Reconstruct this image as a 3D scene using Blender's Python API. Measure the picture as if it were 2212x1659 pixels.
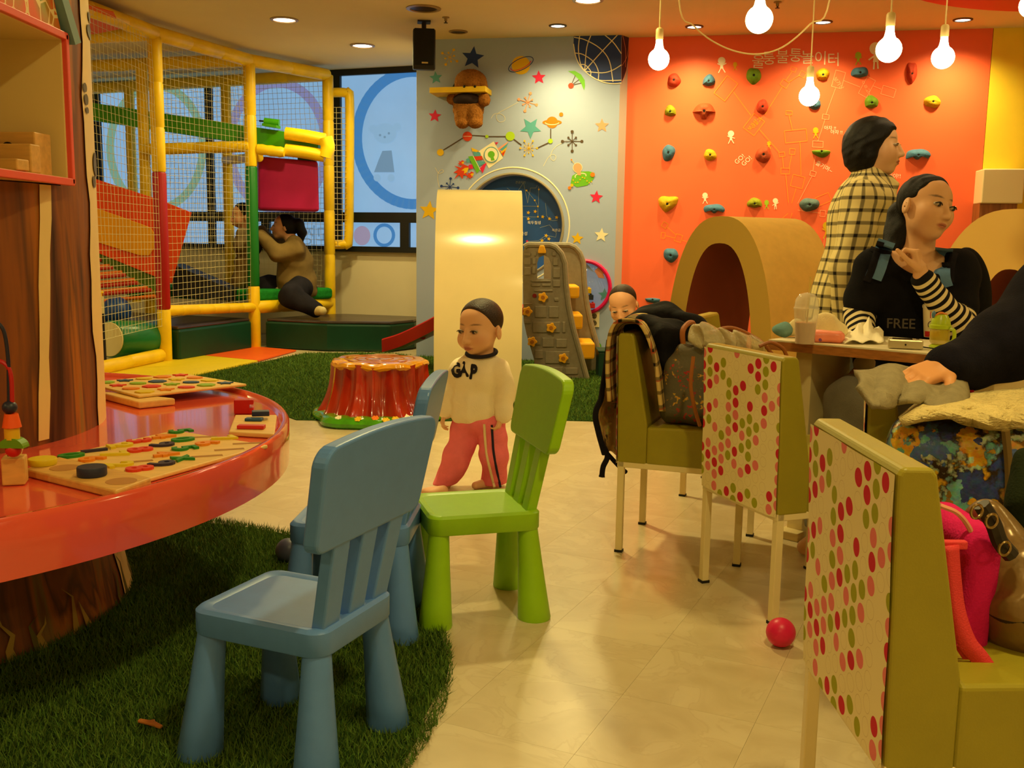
import bpy, math, random
import numpy as np
from mathutils import Vector, Matrix
random.seed(7); np.random.seed(7)
for _o in list(bpy.data.objects): bpy.data.objects.remove(_o)
SC = bpy.context.scene
COL = SC.collection
PI = math.pi
# ------------------------------------------------------------------ camera
FPX, CAMH, PITCH, ROLL = 2150.0, 1.02, 0.142, 0.015
_cp, _sp = math.cos(PITCH), math.sin(PITCH)
C_F = np.array([0, _cp, -_sp]); _r0 = np.array([1.0, 0, 0]); _u0 = np.cross(_r0, C_F)
C_R = math.cos(ROLL)*_r0 + math.sin(ROLL)*_u0; C_U = -math.sin(ROLL)*_r0 + math.cos(ROLL)*_u0
cd = bpy.data.cameras.new('camera'); cam = bpy.data.objects.new('camera', cd); COL.objects.link(cam)
cd.sensor_fit = 'HORIZONTAL'; cd.sensor_width = 36; cd.lens = FPX/2212*36; cd.clip_start = .05; cd.clip_end = 60
cam.matrix_world = Matrix(((C_R[0], C_U[0], -C_F[0], 0), (C_R[1], C_U[1], -C_F[1], 0), (C_R[2], C_U[2], -C_F[2], CAMH), (0, 0, 0, 1)))
SC.camera = cam
# ------------------------------------------------------------------ world, exposure
wd = bpy.data.worlds.new('world'); SC.world = wd; wd.use_nodes = True
wd.node_tree.nodes['Background'].inputs[0].default_value = (.45, .62, .9, 1)
wd.node_tree.nodes['Background'].inputs[1].default_value = .6
vs = SC.view_settings
vs.view_transform = 'Standard'; vs.look = 'None'; vs.gamma = 1; vs.use_curve_mapping = False
vs.exposure = 0.0
SC.cycles.max_bounces = 7; SC.cycles.diffuse_bounces = 4; SC.cycles.glossy_bounces = 3; SC.cycles.transmission_bounces = 4; SC.cycles.transparent_max_bounces = 6
SC.cycles.use_adaptive_sampling = True; SC.cycles.adaptive_threshold = .02; SC.cycles.caustics_reflective = False; SC.cycles.caustics_refractive = False
WARM = (1.0, .81, .31)          # colour of the room's lamps
DOWN_W = 26.0                    # radiance of a downlight lens
BULB_W = 26.0                    # radiance of a pendant globe
WIN_W = 1.0                      # radiance of the backlit frosted panes
# ------------------------------------------------------------------ picture measurements -> places in the room
def ray(x, y): return C_F + C_R*((x-1106)/FPX) + C_U*((829.5-y)/FPX)
CAM = np.array([0, 0, CAMH])
def az(x, y, z):
    d = ray(x, y); return CAM + d*((z-CAMH)/d[2])
def ay(x, y, Y):
    d = ray(x, y); return CAM + d*(Y/d[1])
class Plane:
    """a vertical wall plane through p, running along direction t (2-d); n points into the room"""
    def __init__(s, p, t):
        t = np.array([t[0], t[1], 0.0]); s.t = t/np.linalg.norm(t); s.p = np.array([p[0], p[1], 0.0])
        s.n = np.array([s.t[1], -s.t[0], 0.0])
        if s.n[1] > 0: s.n = -s.n
    def at(s, x, y, off=0.0):
        d = ray(x, y); p = s.p + s.n*off
        return CAM + d*(((p-CAM)@s.n)/(d@s.n))
    def uv(s, u, z, off=0.0): return s.p + s.t*u + s.n*off + np.array([0, 0, z])
# ------------------------------------------------------------------ objects
WM = {}
def tag(o, label=None, cat=None, group=None, kind=None):
    if label: o['label'] = label
    if cat: o['category'] = cat
    if group: o['group'] = group
    if kind: o['kind'] = kind
    return o
def M4(loc, rz=0, rx=0, ry=0): return Matrix.Translation(Vector([float(v) for v in loc])) @ Matrix.Rotation(rz, 4, 'Z') @ Matrix.Rotation(rx, 4, 'X') @ Matrix.Rotation(ry, 4, 'Y')
def thing(name, label, cat, loc=(0, 0, 0), rz=0, group=None, kind=None):
    o = bpy.data.objects.new(name, None); COL.objects.link(o)
    m = M4(loc, rz); o.matrix_world = m; WM[o.name] = m
    return tag(o, label, cat, group, kind)
def link(name, me, parent=None, loc=None, world=False):
    """one mesh object; verts of a world=True mesh are moved into the parent's (or loc's) frame"""
    o = bpy.data.objects.new(name, me); COL.objects.link(o)
    if parent is not None:
        if world: me.transform(WM[parent.name].inverted())
        o.parent = parent; WM[o.name] = WM[parent.name]
    else:
        m = Matrix.Translation(Vector([float(v) for v in loc])) if loc is not None else Matrix.Identity(4)
        if world and loc is not None: me.transform(m.inverted())
        o.matrix_world = m; WM[o.name] = m
    return o
def dup(root, loc, rz, label=None, group=None):
    r = root.copy(); COL.objects.link(r); m = M4(loc, rz); r.matrix_world = m; WM[r.name] = m
    if label: r['label'] = label
    if group: r['group'] = group
    for ch in list(root.children):
        c = ch.copy(); COL.objects.link(c); c.parent = r; WM[c.name] = m
        for g in list(ch.children):
            d = g.copy(); COL.objects.link(d); d.parent = c; WM[d.name] = m
    return r
# ------------------------------------------------------------------ materials
def lin(c):
    return tuple(((v/255)/12.92 if v/255 <= .04045 else ((v/255+.055)/1.055)**2.4) for v in c)
MATS = {}
def mat(name, rgb, rough=.5, spec=.4, metal=0., var=0., vscale=8., bump=0., bscale=60., emit=0., trans=0., alpha=1., coat=0., rgb2=None, stretch=None, sss=0.):
    if name in MATS: return MATS[name]
    m = bpy.data.materials.new(name); m.use_nodes = True; MATS[name] = m
    nt = m.node_tree; b = nt.nodes['Principled BSDF']; L = nt.links.new
    c = lin(rgb)+(1,)
    b.inputs['Base Color'].default_value = c; b.inputs['Roughness'].default_value = rough
    b.inputs['Specular IOR Level'].default_value = spec; b.inputs['Metallic'].default_value = metal
    b.inputs['Transmission Weight'].default_value = trans; b.inputs['Alpha'].default_value = alpha
    b.inputs['Coat Weight'].default_value = coat; b.inputs['Coat Roughness'].default_value = .05
    if sss: b.inputs['Subsurface Weight'].default_value = sss; b.inputs['Subsurface Radius'].default_value = (.02, .008, .004); b.inputs['Subsurface Scale'].default_value = .3
    if emit: b.inputs['Emission Color'].default_value = c; b.inputs['Emission Strength'].default_value = emit
    if var or bump:
        tc = nt.nodes.new('ShaderNodeTexCoord'); mp = nt.nodes.new('ShaderNodeMapping'); L(tc.outputs['Object'], mp.inputs[0])
        if stretch: mp.inputs['Scale'].default_value = stretch
    if var:
        n = nt.nodes.new('ShaderNodeTexNoise'); n.inputs['Scale'].default_value = vscale; n.inputs['Detail'].default_value = 5; L(mp.outputs[0], n.inputs[0])
        r = nt.nodes.new('ShaderNodeMapRange'); L(n.outputs[0], r.inputs[0]); r.inputs[1].default_value = .3; r.inputs[2].default_value = .7
        x = nt.nodes.new('ShaderNodeMix'); x.data_type = 'RGBA'
        if rgb2: x.inputs[6].default_value = c; x.inputs[7].default_value = lin(rgb2)+(1,)
        else: x.inputs[6].default_value = tuple(v*(1-var) for v in c[:3])+(1,); x.inputs[7].default_value = tuple(min(1, v*(1+var)) for v in c[:3])+(1,)
        L(r.outputs[0], x.inputs[0]); L(x.outputs[2], b.inputs['Base Color'])
    if bump:
        n2 = nt.nodes.new('ShaderNodeTexNoise'); n2.inputs['Scale'].default_value = bscale; n2.inputs['Detail'].default_value = 3; L(mp.outputs[0], n2.inputs[0])
        bp = nt.nodes.new('ShaderNodeBump'); bp.inputs['Strength'].default_value = bump; bp.inputs['Distance'].default_value = .01
        L(n2.outputs[0], bp.inputs['Height']); L(bp.outputs[0], b.inputs['Normal'])
    return m
def vmat(name, rough=.6, spec=.3, bump=0., bscale=200., sss=0., var=0., vscale=40):
    """colour comes from the mesh's own colour attribute (skin, prints, painted things)"""
    m = mat(name, (200, 200, 200), rough, spec, bump=bump, bscale=bscale, sss=sss)
    nt = m.node_tree
    if not nt.nodes.get('vc'):
        a = nt.nodes.new('ShaderNodeAttribute'); a.name = 'vc'; a.attribute_name = 'Col'
        nt.links.new(a.outputs['Color'], nt.nodes['Principled BSDF'].inputs['Base Color'])
    return m
# ------------------------------------------------------------------ hard-surface mesh builder
class MB:
    def __init__(s): s.v = []; s.f = []; s.mi = []; s.m = 0; s.sm = []; s.smooth = False
    def _add(s, vs_, fs):
        o = len(s.v); s.v += [tuple(float(c) for c in p) for p in vs_]
        for f in fs: s.f.append(tuple(i+o for i in f)); s.mi.append(s.m); s.sm.append(s.smooth)
        return s
    def box(s, c, h, R=None):
        """box centre c, half sizes h, optional 3x3 rotation"""
        P = [np.array([x, y, z])*np.array(h) for x in (-1, 1) for y in (-1, 1) for z in (-1, 1)]
        if R is not None: P = [np.array(R)@p for p in P]
        P = [p+np.array(c) for p in P]
        return s._add(P, [(0, 1, 3, 2), (4, 6, 7, 5), (0, 4, 5, 1), (2, 3, 7, 6), (0, 2, 6, 4), (1, 5, 7, 3)])
    def quadbox(s, a, b, w, z0, z1):
        """upright slab from a to b (xy), thickness w to both sides"""
        a = np.array(a[:2], float); b = np.array(b[:2], float); d = (b-a)/np.linalg.norm(b-a); n = np.array([-d[1], d[0]])*w
        P = []
        for q in (a-n, a+n, b+n, b-n): P += [(q[0], q[1], z0), (q[0], q[1], z1)]
        return s._add(P, [(0, 2, 3, 1), (2, 4, 5, 3), (4, 6, 7, 5), (6, 0, 1, 7), (0, 6, 4, 2), (1, 3, 5, 7)])
    def prism(s, pts, off):
        """closed outline pts (3-d, flat) extruded by vector off"""
        n = len(pts); P = [np.array(p, float) for p in pts]; P += [p+np.array(off) for p in P[:n]]
        return s._add(P, [tuple(range(n))[::-1], tuple(range(n, 2*n))]+[(i, (i+1) % n, n+(i+1) % n, n+i) for i in range(n)])
    def poly(s, pts): return s._add(pts, [tuple(range(len(pts)))])
    def tube(s, path, rad, n=10, cap=True):
        P = [np.array(p, float) for p in path]; rads = rad if hasattr(rad, '__len__') else [rad]*len(P)
        o = []; up = None
        for i, p in enumerate(P):
            d = P[min(i+1, len(P)-1)]-P[max(i-1, 0)]; d = d/(np.linalg.norm(d)+1e-12)
            if up is None:
                up = np.cross(d, [0, 0, 1]) if abs(d[2]) < .95 else np.cross(d, [0, 1, 0])
            up = up-d*(up@d); up = up/np.linalg.norm(up); w = np.cross(d, up)
            for k in range(n):
                a = 2*PI*k/n; o.append(p+(up*math.cos(a)+w*math.sin(a))*rads[i])
        fs = []
        for i in range(len(P)-1):
            for k in range(n): fs.append((i*n+k, i*n+(k+1) % n, (i+1)*n+(k+1) % n, (i+1)*n+k))
        if cap: fs += [tuple(range(n))[::-1], tuple((len(P)-1)*n+k for k in range(n))]
        old = s.smooth; s.smooth = True; s._add(o, fs); s.smooth = old
        if cap: s.sm[-1] = s.sm[-2] = False
        return s
    def lathe(s, prof, c=(0, 0, 0), n=24, R=None, smooth=True, sx=1., sy=1.):
        """profile [(r,z)...] round the z axis at c"""
        o = []
        for r_, z in prof:
            for k in range(n):
                a = 2*PI*k/n; p = np.array([r_*sx*math.cos(a), r_*sy*math.sin(a), z])
                if R is not None: p = np.array(R)@p
                o.append(p+np.array(c))
        fs = []
        for i in range(len(prof)-1):
            for k in range(n): fs.append((i*n+k, i*n+(k+1) % n, (i+1)*n+(k+1) % n, (i+1)*n+k))
        fs += [tuple(range(n))[::-1], tuple((len(prof)-1)*n+k for k in range(n))]
        old = s.smooth; s.smooth = smooth; s._add(o, fs); s.smooth = old; s.sm[-1] = s.sm[-2] = False
        return s
    def ball(s, c, r, nu=16, nv=10, R=None):
        rr = r if hasattr(r, '__len__') else (r, r, r)
        prof = []
        o = []; fs = []
        for i in range(nv+1):
            t = PI*i/nv
            for k in range(nu):
                a = 2*PI*k/nu; p = np.array([rr[0]*math.sin(t)*math.cos(a), rr[1]*math.sin(t)*math.sin(a), rr[2]*math.cos(t)])
                if R is not None: p = np.array(R)@p
                o.append(p+np.array(c))
        for i in range(nv):
            for k in range(nu): fs.append((i*nu+k, (i+1)*nu+k, (i+1)*nu+(k+1) % nu, i*nu+(k+1) % nu))
        old = s.smooth; s.smooth = True; s._add(o, fs); s.smooth = old
        return s
    def grid(s, P, smooth=True, close_u=False):
        """P[i][j] grid of points"""
        n, m = len(P), len(P[0]); o = [p for row in P for p in row]; fs = []
        for i in range(n-1 if not close_u else n):
            for j in range(m-1):
                i2 = (i+1) % n; fs.append((i*m+j, i2*m+j, i2*m+j+1, i*m+j+1))
        old = s.smooth; s.smooth = smooth; s._add(o, fs); s.smooth = old
        return s
    def mesh(s, name):
        me = bpy.data.meshes.new(name); me.from_pydata(s.v, [], s.f); me.update(); return me
    def build(s, name, mats, parent=None, world=False, loc=None, bevel=0., bseg=2, angle=.6):
        me = s.mesh(name)
        for m_ in (mats if isinstance(mats, (list, tuple)) else [mats]): me.materials.append(m_)
        me.polygons.foreach_set('material_index', s.mi); me.polygons.foreach_set('use_smooth', s.sm)
        if any(s.sm): me.set_sharp_from_angle(angle=.75)
        o = link(name, me, parent, loc, world)
        if bevel:
            bv = o.modifiers.new('bevel', 'BEVEL'); bv.width = bevel; bv.segments = bseg; bv.limit_method = 'ANGLE'; bv.angle_limit = angle
        return o
def Rz(a): c, s_ = math.cos(a), math.sin(a); return np.array([[c, -s_, 0], [s_, c, 0], [0, 0, 1]])
def Rx(a): c, s_ = math.cos(a), math.sin(a); return np.array([[1, 0, 0], [0, c, -s_], [0, s_, c]])
def Ry(a): c, s_ = math.cos(a), math.sin(a); return np.array([[c, 0, s_], [0, 1, 0], [-s_, 0, c]])
def frame(x, zhint=(0, 0, 1)):
    """rotation whose first column is direction x and whose third leans to zhint"""
    x = np.array(x, float); x /= np.linalg.norm(x); z = np.array(zhint, float); z = z-x*(z@x); z /= np.linalg.norm(z)
    return np.stack([x, np.cross(z, x), z], 1)
def smooth_path(pts, n=8):
    """Catmull-Rom through pts"""
    P = [np.array(p, float) for p in pts]; P = [2*P[0]-P[1]]+P+[2*P[-1]-P[-2]]; o = []
    for i in range(1, len(P)-2):
        for k in range(n):
            t = k/n; a, b, c, d = P[i-1:i+3]
            o.append(.5*(2*b+(c-a)*t+(2*a-5*b+4*c-d)*t*t+(3*b-a-3*c+d)*t**3))
    o.append(P[-2]); return o
# ------------------------------------------------------------------ soft forms: blended distance fields turned into meshes
class SDF:
    def __init__(s): s.p = []
    def _a(s, fn, lo, hi, k, op): s.p.append((fn, np.array(lo, float), np.array(hi, float), k, op)); return s
    def cone(s, a, b, ra, rb=None, k=.015, op='u'):
        a = np.array(a, np.float32); b = np.array(b, np.float32); rb = ra if rb is None else rb
        def fn(p):
            ba = b-a; t = np.clip(((p-a)@ba)/max(ba@ba, 1e-9), 0, 1)
            return np.linalg.norm(p-a-t[..., None]*ba, axis=-1)-(ra+(rb-ra)*t)
        R = max(ra, rb); return s._a(fn, np.minimum(a, b)-R, np.maximum(a, b)+R, k, op)
    def chain(s, pts, rs, k=.015, op='u'):
        for i in range(len(pts)-1): s.cone(pts[i], pts[i+1], rs[i], rs[i+1], k, op)
        return s
    def ell(s, c, r, R=None, k=.015, op='u'):
        c = np.array(c, np.float32); r = np.array(r if hasattr(r, '__len__') else (r,)*3, np.float32); Rm = None if R is None else np.array(R, np.float32)
        def fn(p):
            q = p-c
            if Rm is not None: q = q@Rm
            k0 = np.linalg.norm(q/r, axis=-1); k1 = np.linalg.norm(q/(r*r), axis=-1)
            return k0*(k0-1)/np.maximum(k1, 1e-6)
        e = np.full(3, r.max()) if R is not None else r
        return s._a(fn, c-e, c+e, k, op)
    def box(s, c, h, R=None, rd=.01, k=.015, op='u'):
        c = np.array(c, np.float32); h = np.array(h, np.float32); Rm = None if R is None else np.array(R, np.float32)
        def fn(p):
            q = p-c
            if Rm is not None: q = q@Rm
            q = np.abs(q)-(h-rd)
            return np.linalg.norm(np.maximum(q, 0), axis=-1)+np.minimum(q.max(-1), 0)-rd
        e = np.full(3, np.linalg.norm(h)) if R is not None else h
        return s._a(fn, c-e, c+e, k, op)
    def half(s, c, n, k=.005):
        """cut away everything on the side n points to"""
        c = np.array(c, np.float32); n = np.array(n, np.float32); n /= np.linalg.norm(n)
        return s._a(lambda p: -((p-c)@n), np.full(3, -1e9), np.full(3, 1e9), k, 's')
    def eval(s, D, lo, res, shape):
        for fn, a, b, k, op in s.p:
            m = k+2.5*res
            i0 = np.maximum(np.floor((a-m-lo)/res), 0).astype(int); i1 = np.minimum(np.ceil((b+m-lo)/res)+1, shape).astype(int)
            if (i1 <= i0).any(): continue
            ax = [(lo[i]+res*np.arange(i0[i], i1[i])).astype(np.float32) for i in range(3)]
            p = np.stack(np.meshgrid(*ax, indexing='ij'), -1)
            d = fn(p); sl = tuple(slice(i0[i], i1[i]) for i in range(3)); o = D[sl]
            if op == 'u':
                h = np.maximum(k-np.abs(o-d), 0)/max(k, 1e-6); D[sl] = np.minimum(o, d)-h*h*k*.25
            else:
                e = -d; h = np.maximum(k-np.abs(o-e), 0)/max(k, 1e-6); D[sl] = np.maximum(o, e)+h*h*k*.25
    def mesh(s, res):
        us = [q for q in s.p if q[4] == 'u']
        lo = np.min([q[1] for q in us], 0)-3*res; hi = np.max([q[2] for q in us], 0)+3*res
        shape = (np.ceil((hi-lo)/res)+1).astype(int); D = np.full(shape, 1e3, np.float32)
        s.eval(D, lo, res, shape)
        D = np.minimum(D, 10*res)
        I = D < 0
        n = np.array(D.shape)-1
        cnt = np.zeros(n, np.int8)
        for dx in (0, 1):
            for dy in (0, 1):
                for dz in (0, 1): cnt += I[dx:dx+n[0], dy:dy+n[1], dz:dz+n[2]]
        act = np.argwhere((cnt > 0) & (cnt < 8)); idx = -np.ones(n, np.int64); idx[tuple(act.T)] = np.arange(len(act))
        acc = np.zeros((len(act), 3)); w = np.zeros(len(act))
        cor = [(x, y, z) for x in (0, 1) for y in (0, 1) for z in (0, 1)]
        for a in cor:
            for ax in range(3):
                if a[ax]: continue
                b = list(a); b[ax] = 1
                da = D[tuple((act+a).T)]; db = D[tuple((act+b).T)]; x = (da < 0) != (db < 0)
                t = np.where(x, da/np.where(x, da-db, 1), 0)
                q = np.tile(np.array(a, float), (len(act), 1)); q[:, ax] += t
                acc[x] += q[x]; w[x] += 1
        V = lo+(act+acc/w[:, None])*res
        F = []
        for ax in range(3):
            u_, v_ = (ax+1) % 3, (ax+2) % 3
            sa = [slice(0, None)]*3; sb = [slice(0, None)]*3; sa[ax] = slice(0, -1); sb[ax] = slice(1, None)
            e = np.argwhere(I[tuple(sa)] != I[tuple(sb)])
            ok = (e[:, u_] > 0) & (e[:, v_] > 0) & (e[:, u_] < n[u_]) & (e[:, v_] < n[v_]); e = e[ok]
            fl = I[tuple(e.T)]
            q = []
            for du, dv in ((-1, -1), (0, -1), (0, 0), (-1, 0)):
                c = e.copy(); c[:, u_] += du; c[:, v_] += dv; q.append(idx[tuple(c.T)])
            q = np.stack(q, 1); q[~fl] = q[~fl][:, ::-1]; F.append(q)
        return V, np.concatenate(F)
def mesh_np(name, V, F, mats, smooth=True, col=None, attrs=None, mi=None):
    """fast quad mesh from arrays"""
    me = bpy.data.meshes.new(name); k = F.shape[1]
    me.vertices.add(len(V)); me.vertices.foreach_set('co', np.asarray(V, np.float32).ravel())
    me.loops.add(F.size); me.loops.foreach_set('vertex_index', F.astype(np.int32).ravel())
    me.polygons.add(len(F)); me.polygons.foreach_set('loop_start', np.arange(0, F.size, k, dtype=np.int32))
    try: me.polygons.foreach_set('loop_total', np.full(len(F), k, np.int32))
    except Exception: pass
    for m_ in (mats if isinstance(mats, (list, tuple)) else [mats]): me.materials.append(m_)
    if mi is not None: me.polygons.foreach_set('material_index', np.asarray(mi, np.int32))
    me.polygons.foreach_set('use_smooth', np.full(len(F), smooth))
    if col is not None:
        a = me.attributes.new('Col', 'FLOAT_COLOR', 'POINT'); c4 = np.ones((len(V), 4), np.float32); c4[:, :3] = col; a.data.foreach_set('color', c4.ravel())
    for nm, val in (attrs or {}).items():
        a = me.attributes.new(nm, 'FLOAT', 'POINT'); a.data.foreach_set('value', np.asarray(val, np.float32))
    me.update(calc_edges=True); return me
def soft(name, S, res, mats, parent=None, loc=None, col=None, attrs=None, relax=1, wob=None):
    """mesh a distance field as one object; world coordinates"""
    V, F = S.mesh(res)
    for _ in range(relax):
        acc = np.zeros_like(V); w = np.zeros(len(V))
        for i in range(4):
            a, b = F[:, i], F[:, (i+1) % 4]
            np.add.at(acc, a, V[b]); np.add.at(w, a, 1)
        V = .5*V+.5*acc/np.maximum(w, 1)[:, None]
    if wob is not None: V = wob(V)
    c = col(V) if col is not None else None
    at = {k: fn(V) for k, fn in (attrs or {}).items()}
    me = mesh_np(name, V, F, mats, True, c, at)
    return link(name, me, parent, loc, True)
TXT = {}
def text2d(s, bold=0.):
    """outline triangles of a string in its own units, centred, height about 1"""
    if (s, bold) in TXT: return TXT[(s, bold)]
    cu = bpy.data.curves.new('t', 'FONT'); cu.body = s; cu.align_x = 'CENTER'; cu.align_y = 'CENTER'; cu.resolution_u = 3; cu.offset = bold
    o = bpy.data.objects.new('t', cu); COL.objects.link(o)
    dg = bpy.context.evaluated_depsgraph_get(); me = bpy.data.meshes.new_from_object(o.evaluated_get(dg))
    V = np.array([v.co[:2] for v in me.vertices]).reshape(-1, 2); F = [tuple(p.vertices) for p in me.polygons]
    bpy.data.objects.remove(o); bpy.data.curves.remove(cu); bpy.data.meshes.remove(me)
    TXT[(s, bold)] = (V, F); return V, F
for _s in ('과 정 북두칠성 작은곰 물병자리 큰곰자리 북극성 울 퉁 불 놀 이 터 GO! 줄기며~ 이야!! 보가상 ㅇㄹ고~ 아교고- FREE GAP G A P M M1 0 1 2 3 4 5 6 7 8 9 x'.split()+['아자 !!']): text2d(_s)
for _s in '0123456789xGAP': text2d(_s, .03)
class Decal:
    """flat vinyl print on a wall plane, drawn from picture measurements of that wall"""
    def __init__(s, plane, off=.002): s.pl = plane; s.off = off; s.mb = MB(); s.mats = []
    def _m(s, m):
        if m not in s.mats: s.mats.append(m)
        s.mb.m = s.mats.index(m); s.off += .0003
    def poly(s, pts, m): s._m(m); s.mb.poly([s.pl.at(x, y, s.off) for x, y in pts]); return s
    def disc(s, x, y, r, m, ry=None, n=22, a=0):
        ry = ry or r; ca, sa = math.cos(a), math.sin(a)
        return s.poly([(x+r*math.cos(2*PI*k/n)*ca-ry*math.sin(2*PI*k/n)*sa, y+r*math.cos(2*PI*k/n)*sa+ry*math.sin(2*PI*k/n)*ca) for k in range(n)], m)
    def star(s, x, y, r, m, rot=0, inner=.45, n=5):
        return s.poly([(x+(r if k % 2 == 0 else r*inner)*math.sin(rot+PI*k/n), y-(r if k % 2 == 0 else r*inner)*math.cos(rot+PI*k/n)) for k in range(2*n)], m)
    def line(s, pts, w, m, closed=False):
        s._m(m); P = [np.array(p, float) for p in pts]
        if closed: P = P+[P[0]]
        for i in range(len(P)-1):
            d = P[i+1]-P[i]; L = np.linalg.norm(d)
            if L < 1e-6: continue
            d /= L; nn = np.array([-d[1], d[0]])*w/2; e = d*w*.2
            s.mb.poly([s.pl.at(*q, s.off) for q in (P[i]-nn-e, P[i+1]-nn+e, P[i+1]+nn+e, P[i]+nn-e)])
        return s
    def arc(s, x, y, rx, ry, a0, a1, w, m, n=24, rot=0):
        ca, sa = math.cos(rot), math.sin(rot)
        return s.line([(x+rx*math.cos(t)*ca-ry*math.sin(t)*sa, y+rx*math.cos(t)*sa+ry*math.sin(t)*ca) for t in np.linspace(a0, a1, n)], w, m)
    def text(s, st, x, y, size, m, rot=0, flip=False, sx=1.):
        s._m(m); V, F = text2d(st); ca, sa = math.cos(rot), math.sin(rot)
        P = []
        for a, b in V:
            a = a*sx*(-1 if flip else 1)
            P.append(s.pl.at(x+size*(a*ca+b*sa), y+size*(a*sa-b*ca), s.off))
        s.mb._add(P, F); return s
    def build(s, name, parent=None, label=None, cat=None, loc=None):
        o = s.mb.build(name, s.mats, parent, world=True, loc=loc)
        if label: o['label'] = label
        if cat: o['category'] = cat
        return o
# ================================================================== THE ROOM
CEIL = 2.70
GA, GB = np.array([-.85, 8.755]), np.array([.85, 8.435])
OA, OB = np.array([.92, 8.53]), np.array([3.66, 7.97])
GREY = Plane(GB, GB-GA); ORANGE = Plane(OA, OB-OA); WINP = Plane((-1.75, 10.33), (-1, .375))
m_ceil = mat('ceiling_paint', (226, 206, 162), .9, .1, var=.03, vscale=1.5)
m_grey = mat('grey_wall_paint', (162, 177, 212), .75, .25, var=.03, vscale=3, bump=.03, bscale=300)
m_cream = mat('cream_wall_paint', (226, 214, 184), .8, .2, var=.03, vscale=2)
m_orange = mat('orange_wall_paint', (250, 110, 70), .5, .3, var=.02, vscale=4)
m_yellow = mat('yellow_wall_paint', (248, 214, 62), .7, .2, var=.02)
m_dark = mat('dark_window_frame', (22, 24, 26), .45, .4)
def floor_mat():
    m = mat('cream_vinyl_floor', (205, 188, 150), .30, .45); nt = m.node_tree; L = nt.links.new; b = nt.nodes['Principled BSDF']
    tc = nt.nodes.new('ShaderNodeTexCoord')
    oi = nt.nodes.new('ShaderNodeObjectInfo'); ad = nt.nodes.new('ShaderNodeVectorMath'); ad.operation = 'MULTIPLY_ADD'
    cmb = nt.nodes.new('ShaderNodeCombineXYZ'); L(oi.outputs['Random'], cmb.inputs[0]); L(oi.outputs['Random'], cmb.inputs[1])
    L(cmb.outputs[0], ad.inputs[0]); ad.inputs[1].default_value = (37, 91, 0); L(tc.outputs['Object'], ad.inputs[2])
    n = nt.nodes.new('ShaderNodeTexNoise'); n.inputs['Scale'].default_value = 5; n.inputs['Detail'].default_value = 8; n.inputs['Distortion'].default_value = 1.6; L(ad.outputs[0], n.inputs[0])
    cr = nt.nodes.new('ShaderNodeValToRGB'); L(n.outputs[0], cr.inputs[0]); e = cr.color_ramp.elements
    e[0].position = .30; e[0].color = lin((196, 178, 138))+(1,); e[1].position = .72; e[1].color = lin((212, 196, 158))+(1,)
    e2 = cr.color_ramp.elements.new(.5); e2.color = lin((205, 188, 150))+(1,); e3 = cr.color_ramp.elements.new(.525); e3.color = lin((199, 181, 142))+(1,); e4 = cr.color_ramp.elements.new(.55); e4.color = lin((208, 192, 155))+(1,)
    L(cr.outputs[0], b.inputs['Base Color']); b.inputs['Coat Weight'].default_value = .12; b.inputs['Coat Roughness'].default_value = .2
    return m
m_floor = floor_mat()
def struct(name, mb, mats, **k):
    o = mb.build(name, mats, **k)
    if o.parent is None: o['kind'] = 'structure'
    return o
XL, XR, YB = -6.4, 6.2, -3.6
floor = struct('floor', MB().box(((XL+XR)/2, 4.3, -.054), (6.4, 8.0, .05)), m_floor)
# vinyl tiles, laid at an angle to the walls, where the floor shows bare
tme = None; TA = math.radians(65); TS = .30
_u = np.array([math.cos(TA), math.sin(TA)]); _w = np.array([math.sin(TA), -math.cos(TA)])
TURF1_C = np.array([-1.55, 2.45])
for i in range(-20, 40):
    for j in range(-20, 40):
        c = _u*(i*TS+.11)+_w*(j*TS-.97+TS/2)
        if not (1.15 < c[1] < 5.75 and abs(c[0]) < .55*c[1]+.25): continue
        if np.linalg.norm((c-np.array([-1.5, 2.35]))/np.array([1.15, 1.0])) < .95: continue
        if c[1] > 2.8 and c[0] > 2.6: continue
        if tme is None:
            t = MB().box((0, 0, -.004), (TS/2-.00025, TS/2-.00025, .004), Rz(TA)); tme = t.mesh('floor_tile'); tme.materials.append(m_floor)
        o = bpy.data.objects.new('floor_tile', tme); COL.objects.link(o); o.parent = floor; o.location = (c[0], c[1], 0)
ceiling = struct('ceiling', MB().box(((XL+XR)/2, 4.3, CEIL+.05), (6.5, 8.1, .05)), m_ceil)
struct('wall_left', MB().quadbox((XL, YB), (XL, 12.2), .06, 0, CEIL), m_cream)
struct('wall_right', MB().quadbox((XR, YB), (XR, 7.6), .06, 0, CEIL), m_cream)
struct('wall_rear', MB().quadbox((XL, YB), (XR, YB), .06, 0, CEIL), m_cream)
# grey wall with a round star-map niche
HC = GREY.at(1107, 488); HR = .425
hu = float((HC-GREY.p)@GREY.t); hz = float(HC[2])
gl = float(np.linalg.norm(GB-GA))
mb = MB(); n = 64; ring = [(hu+HR*math.cos(2*PI*k/n), hz+HR*math.sin(2*PI*k/n)) for k in range(n)]
U0, U1 = -gl, 0.0
def edge_hit(k):
    a = 2*PI*k/n; c, s_ = math.cos(a), math.sin(a); best = 9
    for lim, comp, o_ in ((U1, c, hu), (U0, c, hu), (CEIL, s_, hz), (0, s_, hz)):
        if abs(comp) > 1e-9 and (lim-o_)/comp > 0: best = min(best, (lim-o_)/comp)
    return (hu+c*best, hz+s_*best)
outer = [edge_hit(k) for k in range(n)]
for cu_, cz in ((U0, 0), (U1, 0), (U0, CEIL), (U1, CEIL)):
    k = min(range(n), key=lambda i: (outer[i][0]-cu_)**2+(outer[i][1]-cz)**2); outer[k] = (cu_, cz)
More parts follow.
